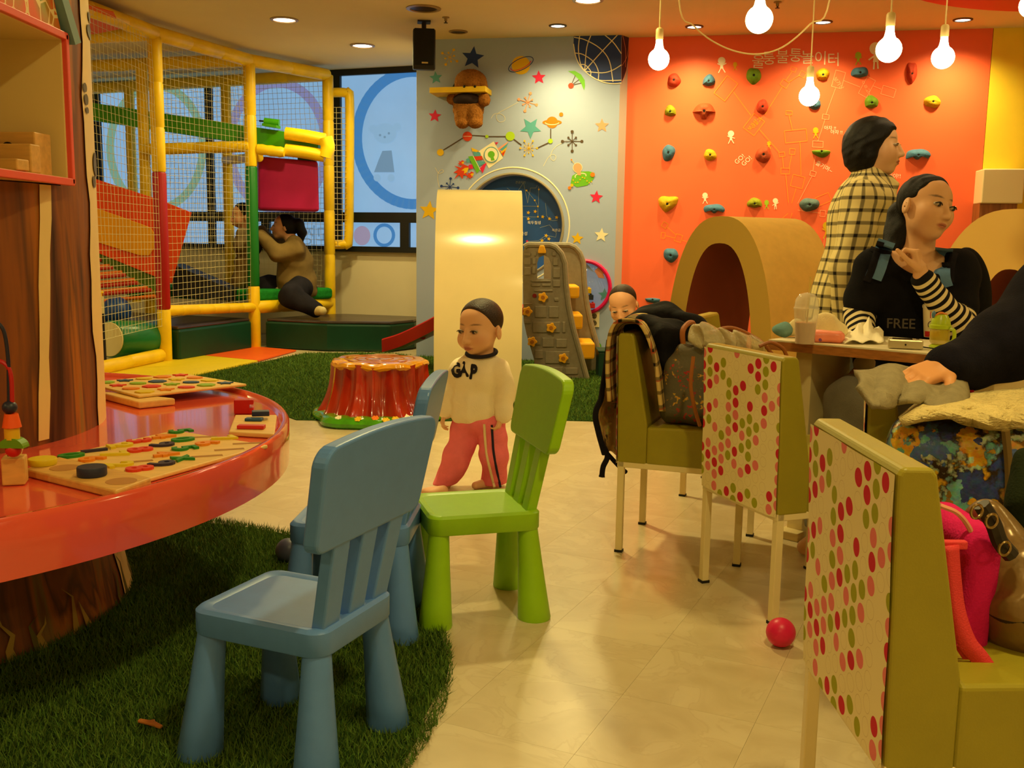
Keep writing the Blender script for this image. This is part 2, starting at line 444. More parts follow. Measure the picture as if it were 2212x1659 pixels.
for k in range(n):
    k2 = (k+1) % n
    mb.poly([GREY.uv(*outer[k]), GREY.uv(*outer[k2]), GREY.uv(*ring[k2]), GREY.uv(*ring[k])])
    mb.poly([GREY.uv(*ring[k]), GREY.uv(*ring[k2]), GREY.uv(*ring[k2], -.10), GREY.uv(*ring[k], -.10)])
    mb.poly([GREY.uv(*outer[k], -.16), GREY.uv(*outer[k2], -.16), GREY.uv(*outer[k2]), GREY.uv(*outer[k])])
wall_back = struct('wall_back', mb, m_grey)
mb = MB(); mb.poly([GREY.uv(*q, -.10) for q in ring])
m_space = mat('star_map_blue', (22, 76, 150), .35, .4, var=.25, vscale=3)
star_map = mb.build('star_map_panel', m_space, wall_back)
mb = MB(); mb.tube([GREY.uv(hu+(HR+.012)*math.cos(2*PI*k/72), hz+(HR+.012)*math.sin(2*PI*k/72), .0) for k in range(73)], .012, 6)
mb.build('niche_trim', mat('niche_trim_grey', (150, 140, 118), .5), wall_back)
mb = MB(); mb.tube([GREY.uv(hu+(HR+.064)*math.cos(2*PI*k/72), hz+(HR+.064)*math.sin(2*PI*k/72), -.004) for k in range(73)], .008, 6)
mb.build('ring_line', mat('cream_vinyl', (235, 225, 190), .5), wall_back)
# angled end of the grey wall, then the orange climbing wall
mb = MB(); mb.poly([tuple(GB)+(0,), tuple(OA)+(0,), tuple(OA)+(CEIL,), tuple(GB)+(CEIL,)])
struct('trim_1', mb, mat('corner_grey', (188, 178, 176), .7))
wall_orange = struct('wall_climbing', MB().prism([ORANGE.uv(0, 0), ORANGE.uv(2.796, 0), ORANGE.uv(2.796, CEIL), ORANGE.uv(0, CEIL)], -ORANGE.n*.12), m_orange)
struct('wall_side', MB().prism([ORANGE.uv(2.80, 0), ORANGE.uv(6.0, 0), ORANGE.uv(6.0, CEIL), ORANGE.uv(2.80, CEIL)], -ORANGE.n*.12), m_yellow)
struct('wall_return', MB().quadbox((GA[0]+.03, GA[1]+.05), (-.45, 9.9), .04, 0, CEIL), m_cream)
# counter block seen at the right edge, below the yellow wall
sb = thing('wall_counter', 'cream counter block with a wood panelled base below the yellow wall', 'counter', (3.95, 7.75, 0))
a0 = ORANGE.at(2123, 365, .22); a1 = ORANGE.at(2207, 440, .22)
ub = float((a0-ORANGE.p)@ORANGE.t); ue = float((a1-ORANGE.p)@ORANGE.t)
mb = MB(); mb.prism([ORANGE.uv(ub, a1[2], .0), ORANGE.uv(ue, a1[2], .0), ORANGE.uv(ue, a0[2], .0), ORANGE.uv(ub, a0[2], .0)], ORANGE.n*.25)
mb.build('counter_top', mat('counter_cream', (232, 215, 170), .6), sb, world=True, bevel=.008)
mb = MB(); mb.prism([ORANGE.uv(ub, .0, .0), ORANGE.uv(ue-.03, .0, .0), ORANGE.uv(ue-.03, a1[2], .0), ORANGE.uv(ub, a1[2], .0)], ORANGE.n*.22)
mb.build('wood_base', mat('counter_wood', (150, 92, 45), .5, var=.3, vscale=6, stretch=(8, 8, .6)), sb, world=True)
# ------------------------------------------------------------------ window wall
def wz(y): return float(WINP.at(830, y)[2])
z_sill, z_lo0, z_lo1, z_up0 = wz(545), wz(533), wz(481), wz(459)
def wu(x, y=300): return float((WINP.at(x, y)-WINP.p)@WINP.t)
WU0, WU1 = -1.5, 5.6      # along the window wall: right end .. left end
struct('wall_window', MB().prism([WINP.uv(WU0, 0), WINP.uv(WU1, 0), WINP.uv(WU1, z_sill), WINP.uv(WU0, z_sill)], -WINP.n*.12), m_cream)
m_pane = mat('frosted_pane', (126, 168, 204), .25, .5, var=.10, vscale=1.2, emit=WIN_W)
_b = m_pane.node_tree.nodes['Principled BSDF']; _mx = [x for x in m_pane.node_tree.nodes if x.type == 'MIX'][0]
m_pane.node_tree.links.new(_mx.outputs[2], _b.inputs['Emission Color']); _b.inputs['Base Color'].default_value = lin((60, 70, 80))+(1,)
for l in list(m_pane.node_tree.links):
    if l.to_socket == _b.inputs['Base Color']: m_pane.node_tree.links.remove(l)
win = thing('window_1', None, None, WINP.uv(0, z_sill)); win['kind'] = 'structure'
def wbar(name, u0, u1, z0, z1, d=.035): MB().prism([WINP.uv(u0, z0, -.02), WINP.uv(u1, z0, -.02), WINP.uv(u1, z1, -.02), WINP.uv(u0, z1, -.02)], WINP.n*(.02+d)).build(name, m_dark, win, world=True)
wbar('sill_bar', WU0, WU1, z_sill, z_lo0, .05); wbar('transom', WU0, WU1, z_lo1, z_up0); wbar('head_bar', WU0, WU1, CEIL-.06, CEIL)
MUL = [wu(731), wu(455), wu(214)]; step = MUL[1]-MUL[0]; MUL = [MUL[0]-step, MUL[0], MUL[1], MUL[2], MUL[2]+step]
for u in MUL: wbar('mullion', u-.042, u+.042, z_lo0, CEIL-.06)
for u in (wu(877, 500), wu(577, 500)): wbar('mullion', u-.05, u+.05, z_lo0, z_lo1)
for i in range(len(MUL)-1):
    a, b = MUL[i]+.042, MUL[i+1]-.042
    MB().prism([WINP.uv(a, z_up0, -.015), WINP.uv(b, z_up0, -.015), WINP.uv(b, CEIL-.06, -.015), WINP.uv(a, CEIL-.06, -.015)], WINP.n*.012).build('pane', m_pane, win, world=True)
    MB().prism([WINP.uv(a, z_lo0, -.015), WINP.uv(b, z_lo0, -.015), WINP.uv(b, z_lo1, -.015), WINP.uv(a, z_lo1, -.015)], WINP.n*.012).build('pane', m_pane, win, world=True)
def film(nm, rgb, e=.75):
    m = mat(nm, rgb, .4, .3, emit=e*WIN_W); m.node_tree.nodes['Principled BSDF'].inputs['Base Color'].default_value = lin(tuple(v*.4 for v in rgb))+(1,); return m
f_blue = film('film_blue', (70, 135, 196)); f_green = film('film_green', (128, 172, 150)); f_purple = film('film_purple', (138, 142, 190)); f_grey = film('film_grey', (112, 150, 182)); f_pink = film('film_pink', (160, 150, 180)); f_pale = film('film_pale', (140, 184, 222))
Decal(WINP).arc(893, 298, 122, 143, 0, 2*PI, 22, f_blue, 60).build('ring_print', win)
Decal(WINP).arc(338, 318, 100, 132, 0, 2*PI, 17, f_green, 60).build('ring_print', win)
Decal(WINP).arc(600, 315, 104, 136, 0, 2*PI, 20, f_purple, 60).build('ring_print', win)
D = Decal(WINP)      # faint bear print
D.disc(832, 288, 25, f_pale, 22).disc(806, 278, 9, f_pale).disc(858, 274, 9, f_pale).disc(821, 292, 2.6, f_grey).disc(840, 288, 2.6, f_grey).disc(831, 296, 2.6, f_grey)
D.poly([(826, 326), (846, 325), (852, 372), (808, 372), (818, 345)], f_grey).disc(815, 384, 8, f_pale).disc(845, 384, 8, f_pale).build('bear_print', win)
D = Decal(WINP); D.disc(782, 509, 18, f_pink, 21).arc(830, 508, 20, 22, 0, 2*PI, 7, f_blue, 30).build('dot_print', win)
D = Decal(WINP); D.text('과', 690, 512, 48, f_grey, flip=True).text('정', 662, 512, 44, f_grey, flip=True).build('lettering', win)
# ------------------------------------------------------------------ ceiling lights
m_lens = mat('lamp_lens', (255, 235, 205), .4, emit=6.0)
m_rim = mat('lamp_rim', (150, 120, 70), .35, .5); m_cup = mat('lamp_cup_dark', (52, 36, 20), .4)
def downlight(p, r, label, lit=True, watts=40., spot=False):
    t = thing('ceiling_downlight', label, 'ceiling light', (p[0], p[1], CEIL), group='recessed ceiling downlights')
    MB().lathe([(r*1.28, -.001), (r*1.28, -.006), (r*1.02, -.010), (r*1.0, -.003)], n=28).build('rim', m_rim if not spot else m_cup, t)
    MB().lathe([(r*.98, -.0035), (r*.6, -.0065 if lit else -.004), (.001, -.008 if lit else -.0045)], n=24).build('lens', m_lens if lit else m_cup, t)
    if lit and watts:
        ld = bpy.data.lights.new('lamp', 'SPOT' if spot else 'AREA'); ld.energy = watts; ld.color = WARM
        if spot: ld.spot_size = math.radians(142); ld.spot_blend = 1.0; ld.shadow_soft_size = .05
        else: ld.shape = 'DISK'; ld.size = 2*r; ld.spread = math.radians(165)
        lo_ = bpy.data.objects.new('lamp', ld); COL.objects.link(lo_); lo_.parent = t; lo_.location = (0, 0, -.02)
    return t
AW, SW = 24.0, 108.0
downlight(az(614, 42, CEIL), .085, 'bright round downlight above the netted climbing frame', watts=AW)
downlight(az(783, 98, CEIL), .085, 'bright round downlight in front of the frosted window', watts=AW)
downlight(az(1270, 0, CEIL), .085, 'bright round downlight cut by the top edge of the photo', watts=AW)
downlight(az(915, 18, CEIL), .10, 'unlit round ceiling fitting above the black speaker', lit=False)
downlight(az(990, 68, CEIL), .06, 'small unlit ceiling spot beside the black speaker', lit=False)
for x, y, lb in ((1205, 55, 'small spotlight over the grey wall beside the painted globe'), (1500, 57, 'small spotlight over the orange wall, left of three'), (1778, 47, 'small spotlight over the orange wall, middle of three'), (2080, 42, 'small spotlight over the orange wall, right of three')):
    downlight(az(x, y, CEIL), .055, lb, watts=SW, spot=True)
# unseen downlights added as general fill; the first, stronger, brightens the cream arch
for i, (x, y) in enumerate([(-.2, 4.7), (.6, 1.2), (2.6, 5.4), (-3.4, .4), (-1.0, -1.4), (1.6, -1.6), (4.2, 2.6), (4.4, 5.2), (-4.4, 3.2), (4.0, -.6), (-4.6, 6.6)]):
    downlight((x, y), .085, 'round ceiling downlight, unseen, added for room light', watts=AW*(1.9 if i == 0 else 1.0))
for x, y, lb in ((963, 37, 'small ceiling sprinkler head left of the spotlights'), (1680, 4, 'small ceiling sprinkler head among the pendant bulbs')):
    p = az(x, y, CEIL); t = thing('sprinkler_head', lb, 'sprinkler', p, group='ceiling sprinklers')
    MB().lathe([(.028, 0), (.028, -.006), (.012, -.008), (.010, -.03)], n=12).build('collar', m_rim, t)
    MB().lathe([(.006, -.028), (.006, -.04), (.016, -.041), (.016, -.044)], n=12).build('deflector', m_cup, t)
# red round soffit in the top right corner
pr = np.array([az(x, y, CEIL-.02)[:2] for x, y in ((1985, 0), (2100, 20), (2212, 26))])
A_ = np.array([[2*p[0], 2*p[1], 1] for p in pr]); b_ = (pr**2).sum(1); cx_, cy_, k_ = np.linalg.solve(A_, b_); r_ = math.sqrt(k_+cx_**2+cy_**2)
if r_ > 4 or r_ < .3: cx_, cy_, r_ = pr[1][0]+.6, pr[1][1]-1.5, 1.5
struct('ceiling_disc', MB().lathe([(r_, 0), (r_, -.018), (r_-.01, -.02), (.01, -.02)], (cx_, cy_, CEIL), n=64, smooth=False), mat('red_ceiling_paint', (226, 38, 30), .6))
# ------------------------------------------------------------------ pendant bulbs
m_cord = mat('pendant_cord', (230, 205, 140), .6); m_socket = mat('pendant_socket', (225, 200, 135), .4)
m_globe = mat('lit_globe', (255, 228, 170), .3, emit=BULB_W)
def bulb(x, y, rpx, label, sx_):
    r = .0475; Yd = r*FPX/rpx; p = ay(x, y, Yd)
    t = thing('pendant_bulb', label, 'pendant lamp', (p[0], p[1], CEIL), group='bare globe bulbs on cords')
    dz = p[2]-CEIL
    MB().tube([(0, 0, -.0), (0, 0, dz+.125)], .0032, 6).build('cord', m_cord, t)
    MB().lathe([(.004, dz+.138), (.013, dz+.134), (.017, dz+.128), (.0175, dz+.088), (.015, dz+.084)][::-1], n=14).build('socket', m_socket, t)
    prof = [(.0005, dz-r)]+[(r*math.sin(a), dz-r*math.cos(a)) for a in np.linspace(.2, 2.62, 14)]+[(.0195, dz+.050), (.016, dz+.066), (.0145, dz+.085)]
    MB().lathe(prof, n=20).build('globe', m_globe, t)
    MB().lathe([(.045, 0), (.045, -.012), (.012, -.02)], n=16).build('ceiling_rose', m_socket, t)
    return t
bulb(1423, 128, 22, 'pendant bulb furthest left, at the corner of the orange wall', 0)
bulb(1640, 42, 28, 'largest pendant bulb, highest, beside the looped cord', 0)
bulb(1748, 207, 21, 'lowest hanging pendant bulb, in front of the climbing holds', 0)
bulb(1920, 107, 26, 'pendant bulb covering the large white stick figure on the wall', 0)
bulb(2037, 124, 23, 'pendant bulb right of the stick figures, above the yellow hold', 0)
bulb(2228, 12, 24, 'pendant bulb cut by the right edge of the photo', 0)
pA, pB = ay(1466, -40, 4.2), ay(1800, -20, 4.2); pts = [ay(x, y, 4.2) for x, y in ((1466, -8), (1500, 57), (1560, 100), (1628, 117), (1690, 102), (1750, 52), (1793, -5))]
pts = [np.array([pts[0][0]-.03, pts[0][1], CEIL])]+pts+[np.array([pts[-1][0]+.03, pts[-1][1], CEIL])]
o = MB().tube(smooth_path(pts, 6), .0032, 6).build('cable_swag', m_cord, world=True, loc=pts[0]); tag(o, 'loose cream cord looping down from the ceiling between the bulbs', 'cord')
# ------------------------------------------------------------------ speaker
sp = ay(916, 108, 8.0); t = thing('wall_speaker', 'black loudspeaker hung under the ceiling beside the window', 'speaker', (sp[0], sp[1], CEIL), .12)
dz = sp[2]-CEIL; hh = 40/FPX*8.0; hw = 23/FPX*8.0
R = Rx(.10)
MB().box((0, 0, dz), (hw, .075, hh), R).build('cabinet', mat('speaker_black', (14, 13, 12), .5), t, bevel=.01)
MB().box((0, -.079, dz+.01), (hw*.88, .004, hh*.9), R).build('grille', mat('speaker_grille', (9, 9, 9), .8, bump=.4, bscale=400), t, bevel=.003)
MB().box((hw*.05, -.072, dz-hh*.72), (hw*.28, .006, .006), R).build('badge', mat('badge_silver', (190, 170, 120), .3, metal=.6), t)
MB().tube([(0, .03, 0), (0, .03, dz+hh-.02)], .018, 8).box((0, .03, -.006), (.05, .05, .006)).build('bracket', mat('speaker_black', (14, 13, 12)), t)
# ------------------------------------------------------------------ wall socket
p = GREY.at(1284, 690); t = thing('wall_socket', 'cream double power socket on the grey wall beside the toy slide', 'socket', p, math.atan2(GREY.t[1], GREY.t[0]))
m_sock = mat('socket_plastic', (228, 214, 175), .4)
MB().box((0, -.006, 0), (.042, .006, .066)).build('plate', m_sock, t, bevel=.003)
for z in (-.03, .03): MB().lathe([(.022, 0), (.022, .002), (.018, .002), (.017, -.006)], (0, -.012, z), n=18, R=Rx(PI/2)).build('outlet', mat('socket_hole', (90, 76, 48), .6), t)
# ================================================================== WALL PRINTS
def G(x, y): return (880+x*.226, 50+y*.226)
def O1(x, y): return (1340+x*.2351, y*.2351)
def O3(x, y): return (1340+x*.2351, 340+y*.2351)
def Z7(x, y): return (880+x*.2953, 350+y*.2953)
def vin(n, rgb): return mat('vinyl_'+n, rgb, .45, .35)
v_navy = vin('navy', (30, 58, 132)); v_gold = vin('gold', (226, 182, 20)); v_teal = vin('teal', (86, 160, 170)); v_crim = vin('crimson', (214, 36, 78)); v_green = vin('green', (104, 178, 38)); v_lime = vin('lime', (168, 204, 40))
v_orange = vin('orange', (236, 122, 20)); v_red = vin('red', (206, 62, 28)); v_salm = vin('salmon', (240, 156, 120)); v_brown = vin('brown', (84, 66, 48)); v_cream = vin('cream', (238, 228, 196)); v_purp = vin('purple', (58, 38, 62)); v_white = vin('white', (248, 238, 214)); v_pink = vin('pink', (250, 170, 140))
def Z(f, pts): return [f(*p) for p in pts]
k = .226
def gstar(x, y, r, m, rot=0): Decal(GREY).star(*G(x, y), r*k, m, rot).build('star_print', wall_back)
gstar(625, 330, 112, v_navy, .12); gstar(272, 522, 64, v_teal, -.1); gstar(1257, 520, 70, v_crim, -.05); gstar(262, 888, 64, v_crim, .08); gstar(1178, 1000, 106, v_teal, PI); gstar(1860, 980, 70, v_salm, 0)
def pstar(x, y, r, m, rot=0): Decal(GREY).star(x, y, r, m, rot).build('star_print', wall_back)
pstar(1288, 426, 15, v_crim, .1); pstar(927, 455, 22, v_gold, .1); pstar(1247, 515, 14, v_gold, .1); pstar(1299, 508, 16, v_cream, .1); pstar(1306, 637, 15, v_teal, 0)
def burst(x, y, r, m, n=8, dot=.16, w=3, name='burst_print', rot=0):
    D = Decal(GREY)
    for i in range(n):
        a = rot+2*PI*i/n; q = r if i % 2 == 0 else r*.55
        ex, ey = x+q*math.cos(a), y+q*math.sin(a); D.line([(x, y), (ex, ey)], w, m); D.disc(ex, ey, r*dot*(1 if i % 2 == 0 else .7), m)
    D.build(name, wall_back)
burst(*G(1575, 1130), 21, v_brown, w=1.6); burst(*G(405, 1565), 18, v_navy, w=1.4, rot=.1); burst(*G(1150, 755), 20, v_salm, w=1.6, rot=.3); burst(*G(405, 325), 18, v_gold, w=.8, rot=.5); burst(*G(1160, 1195), 18, v_gold, n=12, w=.8, dot=.12)
D = Decal(GREY); sx, sy = G(1085, 402); D.disc(sx, sy, 20, v_gold); D.arc(sx, sy-2, 29, 12, 0, 2*PI, 1.6, v_navy, 34, -.45); D.arc(sx, sy-2, 24, 9, .3, PI+.2, 1.6, v_crim, 24, -.45); D.build('planet_print', wall_back)
D = Decal(GREY); ox, oy = G(1383, 948); D.disc(ox, oy, 21, v_orange, 6).disc(ox, oy, 12.5, v_orange).arc(ox, oy, 15, 5, .15, PI-.15, 1.8, v_cream, 16).disc(*G(1470, 872), 4.4, v_orange).build('planet_print', wall_back)
D = Decal(GREY); D.poly(Z(G, [(1535, 458), (1600, 455), (1660, 490), (1695, 545), (1698, 600), (1688, 642), (1665, 585), (1630, 530), (1585, 488)]), v_green)
for q in ((1605, 500), (1640, 540), (1660, 572)): D.line([G(*q), G(1565, 595)], 1.4, v_brown)
D.disc(*G(1563, 598), 6, v_red).build('parachute_print', wall_back)
# constellation of planets
D = Decal(GREY)
for a, b in (((345, 1212), (530, 1098)), ((618, 1072), (745, 1080)), ((778, 1084), (938, 1084)), ((1018, 1110), (1090, 1165)), ((1250, 1190), (1345, 1145)), ((1370, 1012), (1370, 1105))): D.line([G(*a), G(*b)], 2.2, v_brown)
for x, y, r, m in ((315, 1235, 33, v_gold), (573, 1082, 46, v_red), (760, 1083, 16, v_lime), (983, 1080, 44, v_lime), (1367, 1127, 23, v_lime)): D.disc(*G(x, y), r*k, m)
D.line([G(535, 1082), G(612, 1082)], .9, v_cream).build('constellation_print', wall_back)
for pts in ([(1060, 755), (960, 810), (870, 860), (850, 900), (880, 945), (930, 930), (925, 890), (880, 865), (830, 870), (800, 910)], [(1480, 1145), (1420, 1180), (1380, 1230), (1370, 1290), (1400, 1315), (1420, 1280), (1395, 1255), (1350, 1280), (1300, 1365)], [(265, 1380), (300, 1435), (345, 1420), (330, 1400), (295, 1430), (290, 1490), (305, 1570)]):
    Decal(GREY).line([q[:2] for q in smooth_path([G(*p)+(0,) for p in pts], 4)], .8, v_cream).build('swirl_print', wall_back)
# rocket
D = Decal(GREY)
D.poly(Z(G, [(680, 1225), (825, 1130), (915, 1290), (780, 1388)]), v_cream)
D.poly(Z(G, [(860, 1200), (965, 1130), (905, 1240)]), v_salm).poly(Z(G, [(880, 1210), (968, 1140), (925, 1230)]), v_teal).poly(Z(G, [(890, 1235), (955, 1180), (920, 1275)]), v_gold).poly(Z(G, [(900, 1245), (940, 1215), (915, 1272)]), v_red).poly(Z(G, [(835, 1140), (872, 1138), (850, 1162)]), v_crim)
D.poly(Z(G, [(610, 1188), (690, 1222), (660, 1232), (620, 1225)]), v_gold).poly(Z(G, [(625, 1228), (695, 1235), (705, 1270), (640, 1272)]), v_teal).poly(Z(G, [(635, 1275), (712, 1268), (722, 1305), (655, 1312)]), v_red).poly(Z(G, [(740, 1335), (758, 1340), (720, 1435), (692, 1390)]), v_crim).poly(Z(G, [(660, 1320), (735, 1320), (745, 1340), (680, 1370)]), v_teal)
D.poly(Z(G, [(580, 1275), (630, 1268), (692, 1405), (665, 1435)]), v_green).line([G(628, 1268), G(698, 1405)], 1.2, v_cream)
for x, y, r in ((515, 1340, 34), (520, 1420, 80), (600, 1455, 42)):
    D.poly([(880+(x+px*r)*k, 50+(y+py*r)*k) for px, py in ((.9, -.6), (.5, .1), (.7, .5), (.2, .4), (.1, .9), (-.3, .4), (-.9, .9), (-.5, .2), (-1, .1), (-.4, -.3), (-.9, -.7), (-.1, -.5), (.2, -.9))], v_red)
    D.poly([(880+(x+r*.4+px*r*.5)*k, 50+(y-r*.2+py*r*.5)*k) for px, py in ((.9, -.6), (.5, .5), (-.3, .9), (-.2, .2), (-.9, .1), (-.1, -.5))], v_gold)
D.poly(Z(G, [(560, 1300), (590, 1290), (600, 1330), (570, 1335)]), v_teal).poly(Z(G, [(585, 1355), (620, 1350), (630, 1390), (590, 1395)]), v_crim)
D.disc(*G(802, 1258), 15, v_cream).arc(*G(802, 1258), 15, 16.5, 0, 2*PI, 1.6, v_teal, 30).disc(*G(802, 1255), 7.5, v_green).poly(Z(G, [(795, 1285), (825, 1280), (835, 1310), (800, 1315)]), v_green)
D.build('rocket_print', wall_back)
# flying saucer
D = Decal(GREY); D.poly(Z(G, [(1560, 1530), (1575, 1460), (1640, 1420), (1730, 1415), (1790, 1430), (1780, 1490), (1720, 1550), (1620, 1568)]), v_green)
D.arc(*G(1655, 1460), 12, 5.5, PI*.9, PI*2.1, 2.2, v_cream, 16, -.15).disc(*G(1627, 1382), 10, v_salm).arc(*G(1627, 1382), 9.8, 10.6, 0, 2*PI, 1, v_cream, 24).poly(Z(G, [(1615, 1415), (1655, 1410), (1660, 1455), (1630, 1452)]), v_salm)
for i in range(9): D.disc(*G(1585+i*22, 1500+26*math.sin(i*1.1)), 1.5, v_gold)
D.disc(*G(1770, 1448), 5, v_orange).disc(*G(1550, 1575), 3.6, v_orange).disc(*G(1572, 1550), 3.4, v_gold).line([G(1595, 1340), G(1570, 1308)], 1, v_gold).disc(*G(1568, 1306), 1.8, v_orange).build('saucer_print', wall_back)
# globe over the corner
CORN = Plane(GB, OA-GB)
D = Decal(GREY)
gpts = [(1592, 85), (2044, 58), (2044, 572), (1960, 580), (1850, 556), (1745, 498), (1660, 420), (1610, 320), (1588, 200)]
D.poly(Z(G, gpts), v_navy)
for pts in ([(1595, 135), (1700, 160), (1840, 240), (1930, 360), (1965, 560)], [(1600, 285), (1680, 300), (1780, 370), (1825, 460), (1825, 545)], [(1650, 395), (1700, 400), (1750, 455), (1752, 498)], [(1650, 90), (1635, 250), (1655, 390), (1695, 455)], [(1770, 78), (1715, 230), (1695, 455)], [(1830, 72), (1960, 175), (2044, 290)], [(2044, 75), (1860, 270), (1695, 455)], [(1700, 460), (1860, 475), (1960, 450), (2044, 400)], [(1740, 498), (1830, 545), (1960, 548), (2044, 545)], [(1588, 200), (1610, 320), (1660, 420), (1745, 498), (1850, 556), (1960, 578), (2044, 572)]):
    D.line([q[:2] for q in smooth_path([G(*p)+(0,) for p in pts], 4)], 2.0, v_cream)
D.build('globe_print', wall_back)
D = Decal(CORN); D.poly(Z(G, [(2048, 60), (2128, 98), (2120, 300), (2096, 440), (2050, 565)]), v_purp)
for pts in ([(2052, 90), (2085, 250), (2085, 420)], [(2120, 130), (2105, 300), (2054, 405)], [(2054, 555), (2090, 470), (2120, 260)]): D.line([q[:2] for q in smooth_path([G(*p)+(0,) for p in pts], 4)], .7, v_pink)
D.build('globe_print', wall_back)
# small prints low on the wall
Decal(GREY).disc(1293, 748, 6, v_green, 7).line([(1293, 753), (1293, 768)], 3, v_green).build('tree_print', wall_back)
Decal(GREY).poly([(1284, 585), (1300, 570), (1297, 580), (1312, 582), (1303, 592), (1306, 602), (1293, 600)], v_salm).build('splash_print', wall_back)
# star map behind the round opening
MAP = Plane((GREY.p-GREY.n*.10)[:2], GREY.t[:2]); D = Decal(MAP)
v_line = vin('map_line', (150, 160, 150))
for a in ([(872, 208), (932, 280), (955, 325), (955, 400)], [(825, 322), (955, 325)], [(825, 400), (955, 402)], [(960, 180), (960, 320)], [(730, 190), (790, 240), (850, 150), (880, 300), (900, 190), (940, 190), (950, 170)], [(1010, 300), (1020, 395), (1060, 430), (1100, 425)], [(970, 480), (1040, 460), (1090, 520), (1085, 550), (1030, 540), (985, 575), (925, 598)], [(875, 580), (960, 575), (1010, 538)]): D.line(Z(Z7, a), .7, v_line)
for x, y in ((885, 370), (935, 362), (990, 400), (1040, 415), (1092, 405), (885, 415), (1015, 538), (985, 575), (1035, 562), (925, 598)): D.star(*Z7(x, y), 4.4, v_gold, .2)
for x, y in ((872, 208), (932, 280), (955, 325), (962, 200), (955, 400), (640, 220), (600, 225)): D.disc(*Z7(x, y), 1.8, v_gold)
D.star(*Z7(876, 580), 3.6, v_crim)
D.text('북두칠성', *Z7(928, 445), 8, v_cream).text('작은곰', *Z7(1090, 500), 7, v_cream).text('물병자리', *Z7(700, 228), 6, v_line).text('큰곰자리', *Z7(828, 150), 6, v_line).text('북극성', *Z7(838, 525), 9, v_cream)
D.build('star_chart_print', star_map.parent)
# ------------------------------------------------------------------ orange wall drawings
def person_print(x, y, h, m, pose=0):
    D = Decal(ORANGE); r = h*.24; D.disc(x, y-h*.26, r, m)
    D.poly([(x-h*.07, y-.03*h), (x+h*.07, y-.03*h), (x+h*.11, y+h*.24), (x-h*.11, y+h*.24)], m)
    arms = (((-.07, .02), (-.26, -.08 if pose else .16)), ((.07, .02), (.28, -.1 if pose < 2 else .1))); legs = (((-.06, .22), (-.2 if pose else -.08, .5)), ((.06, .22), (.22 if pose else .08, .48)))
    for a, b in arms+legs: D.line([(x+a[0]*h, y+a[1]*h), (x+b[0]*h, y+b[1]*h)], max(1.2, h*.06), m)
    D.build('figure_print', wall_orange)
for x, y, h, m, p in ((1559, 140, 34, v_white, 1), (1588, 143, 18, v_gold, 1), (1854, 126, 28, v_lime, 1), (1892, 120, 58, v_white, 0), (1762, 287, 24, v_gold, 1), (1579, 296, 28, v_white, 2), (1661, 313, 16, v_gold, 1), (1523, 428, 24, v_white, 1), (1656, 442, 20, v_lime, 1), (1675, 440, 24, v_white, 0), (1692, 496, 19, v_teal, 0), (1786, 497, 36, v_gold, 1)): person_print(x, y, h, m, p)
D = Decal(ORANGE)
for ch, x, y, r in (('울', 1268, 575, .05), ('퉁', 1367, 542, -.05), ('불', 1490, 530, .02), ('퉁', 1610, 515, .06), ('놀', 1720, 535, -.04), ('이', 1840, 540, .04), ('터', 1960, 555, .0)): D.text(ch, *O1(x, y), 32, v_white, r)
D.build('wall_lettering', wall_orange)
def wtext(s_, x, y, size, rot, m=v_white): Decal(ORANGE).text(s_, x, y, size, m, rot).build('wall_lettering', wall_orange)
wtext('GO!', 1598, 344, 14, -.75); wtext('GO!', 1613, 348, 14, -.75); wtext('아자 !!', 1793, 277, 10, .05); wtext('아자 !!', 1807, 286, 10, .05); wtext('줄기며~', 1780, 361, 12, .5); wtext('이야!!', 1932, 381, 12, 0)
v_thin_p = vin('line_pink', (255, 176, 130)); v_thin_y = vin('line_yellow', (240, 168, 30))
def boxes(f, items, lines, m, w=.9):
    D = Decal(ORANGE)
    for x, y, a, b, r in items:
        c, s_ = math.cos(r), math.sin(r); D.line([f(x+px*a*c-py*b*s_, y+px*a*s_+py*b*c) for px, py in ((-1, -1), (1, -1), (1, 1), (-1, 1))], w, m, True)
    for L_ in lines: D.line(Z(f, L_), w, m)
    D.build('diagram_print', wall_orange)
boxes(O1, [(2005, 730, 46, 78, .27), (1887, 1075, 30, 22, .15), (1815, 1325, 48, 28, .05), (1770, 1595, 26, 22, .3)], [[(1980, 805), (1890, 1050)], [(1880, 1100), (1815, 1298)], [(1790, 1440), (1770, 1570)], [(1760, 1620), (1630, 1870)]], v_thin_p, 1.1)
boxes(O1, [(1590, 637, 26, 20, .4), (1675, 683, 26, 26, .5), (1510, 770, 34, 30, .6), (1228, 1145, 62, 82, .65), (1550, 1038, 28, 18, .05), (1485, 1418, 26, 20, -.15), (1580, 1392, 24, 26, .1), (1515, 1570, 40, 26, .02), (1612, 1248, 100, 56, -.1), (970, 812, 62, 100, .65)], [[(1580, 655), (1520, 740)], [(1650, 690), (1550, 755)], [(1490, 795), (1330, 1050)], [(1040, 845), (1200, 1060)], [(1280, 1190), (1460, 1395)], [(1550, 1058), (1580, 1190)], [(1650, 1300), (1660, 1610)], [(1490, 1440), (1500, 1545)], [(1575, 1420), (1550, 1545)], [(1520, 1600), (1545, 1860)]], v_thin_y, .8)
boxes(O3, [(1630, 222, 56, 54, .25), (1865, 385, 66, 40, -.4), (408, 622, 24, 24, .6), (393, 717, 18, 26, .1), (535, 742, 30, 34, .3), (1485, 800, 22, 18, -.1), (1620, 1120, 40, 60, .4)], [[(1615, 285), (1575, 420)], [(430, 640), (515, 715)], [(415, 720), (505, 742)], [(565, 760), (615, 775)], [(1540, 515), (1370, 660)], [(1578, 512), (1495, 780)], [(1945, 380), (1985, 368)]], v_thin_y, .8)
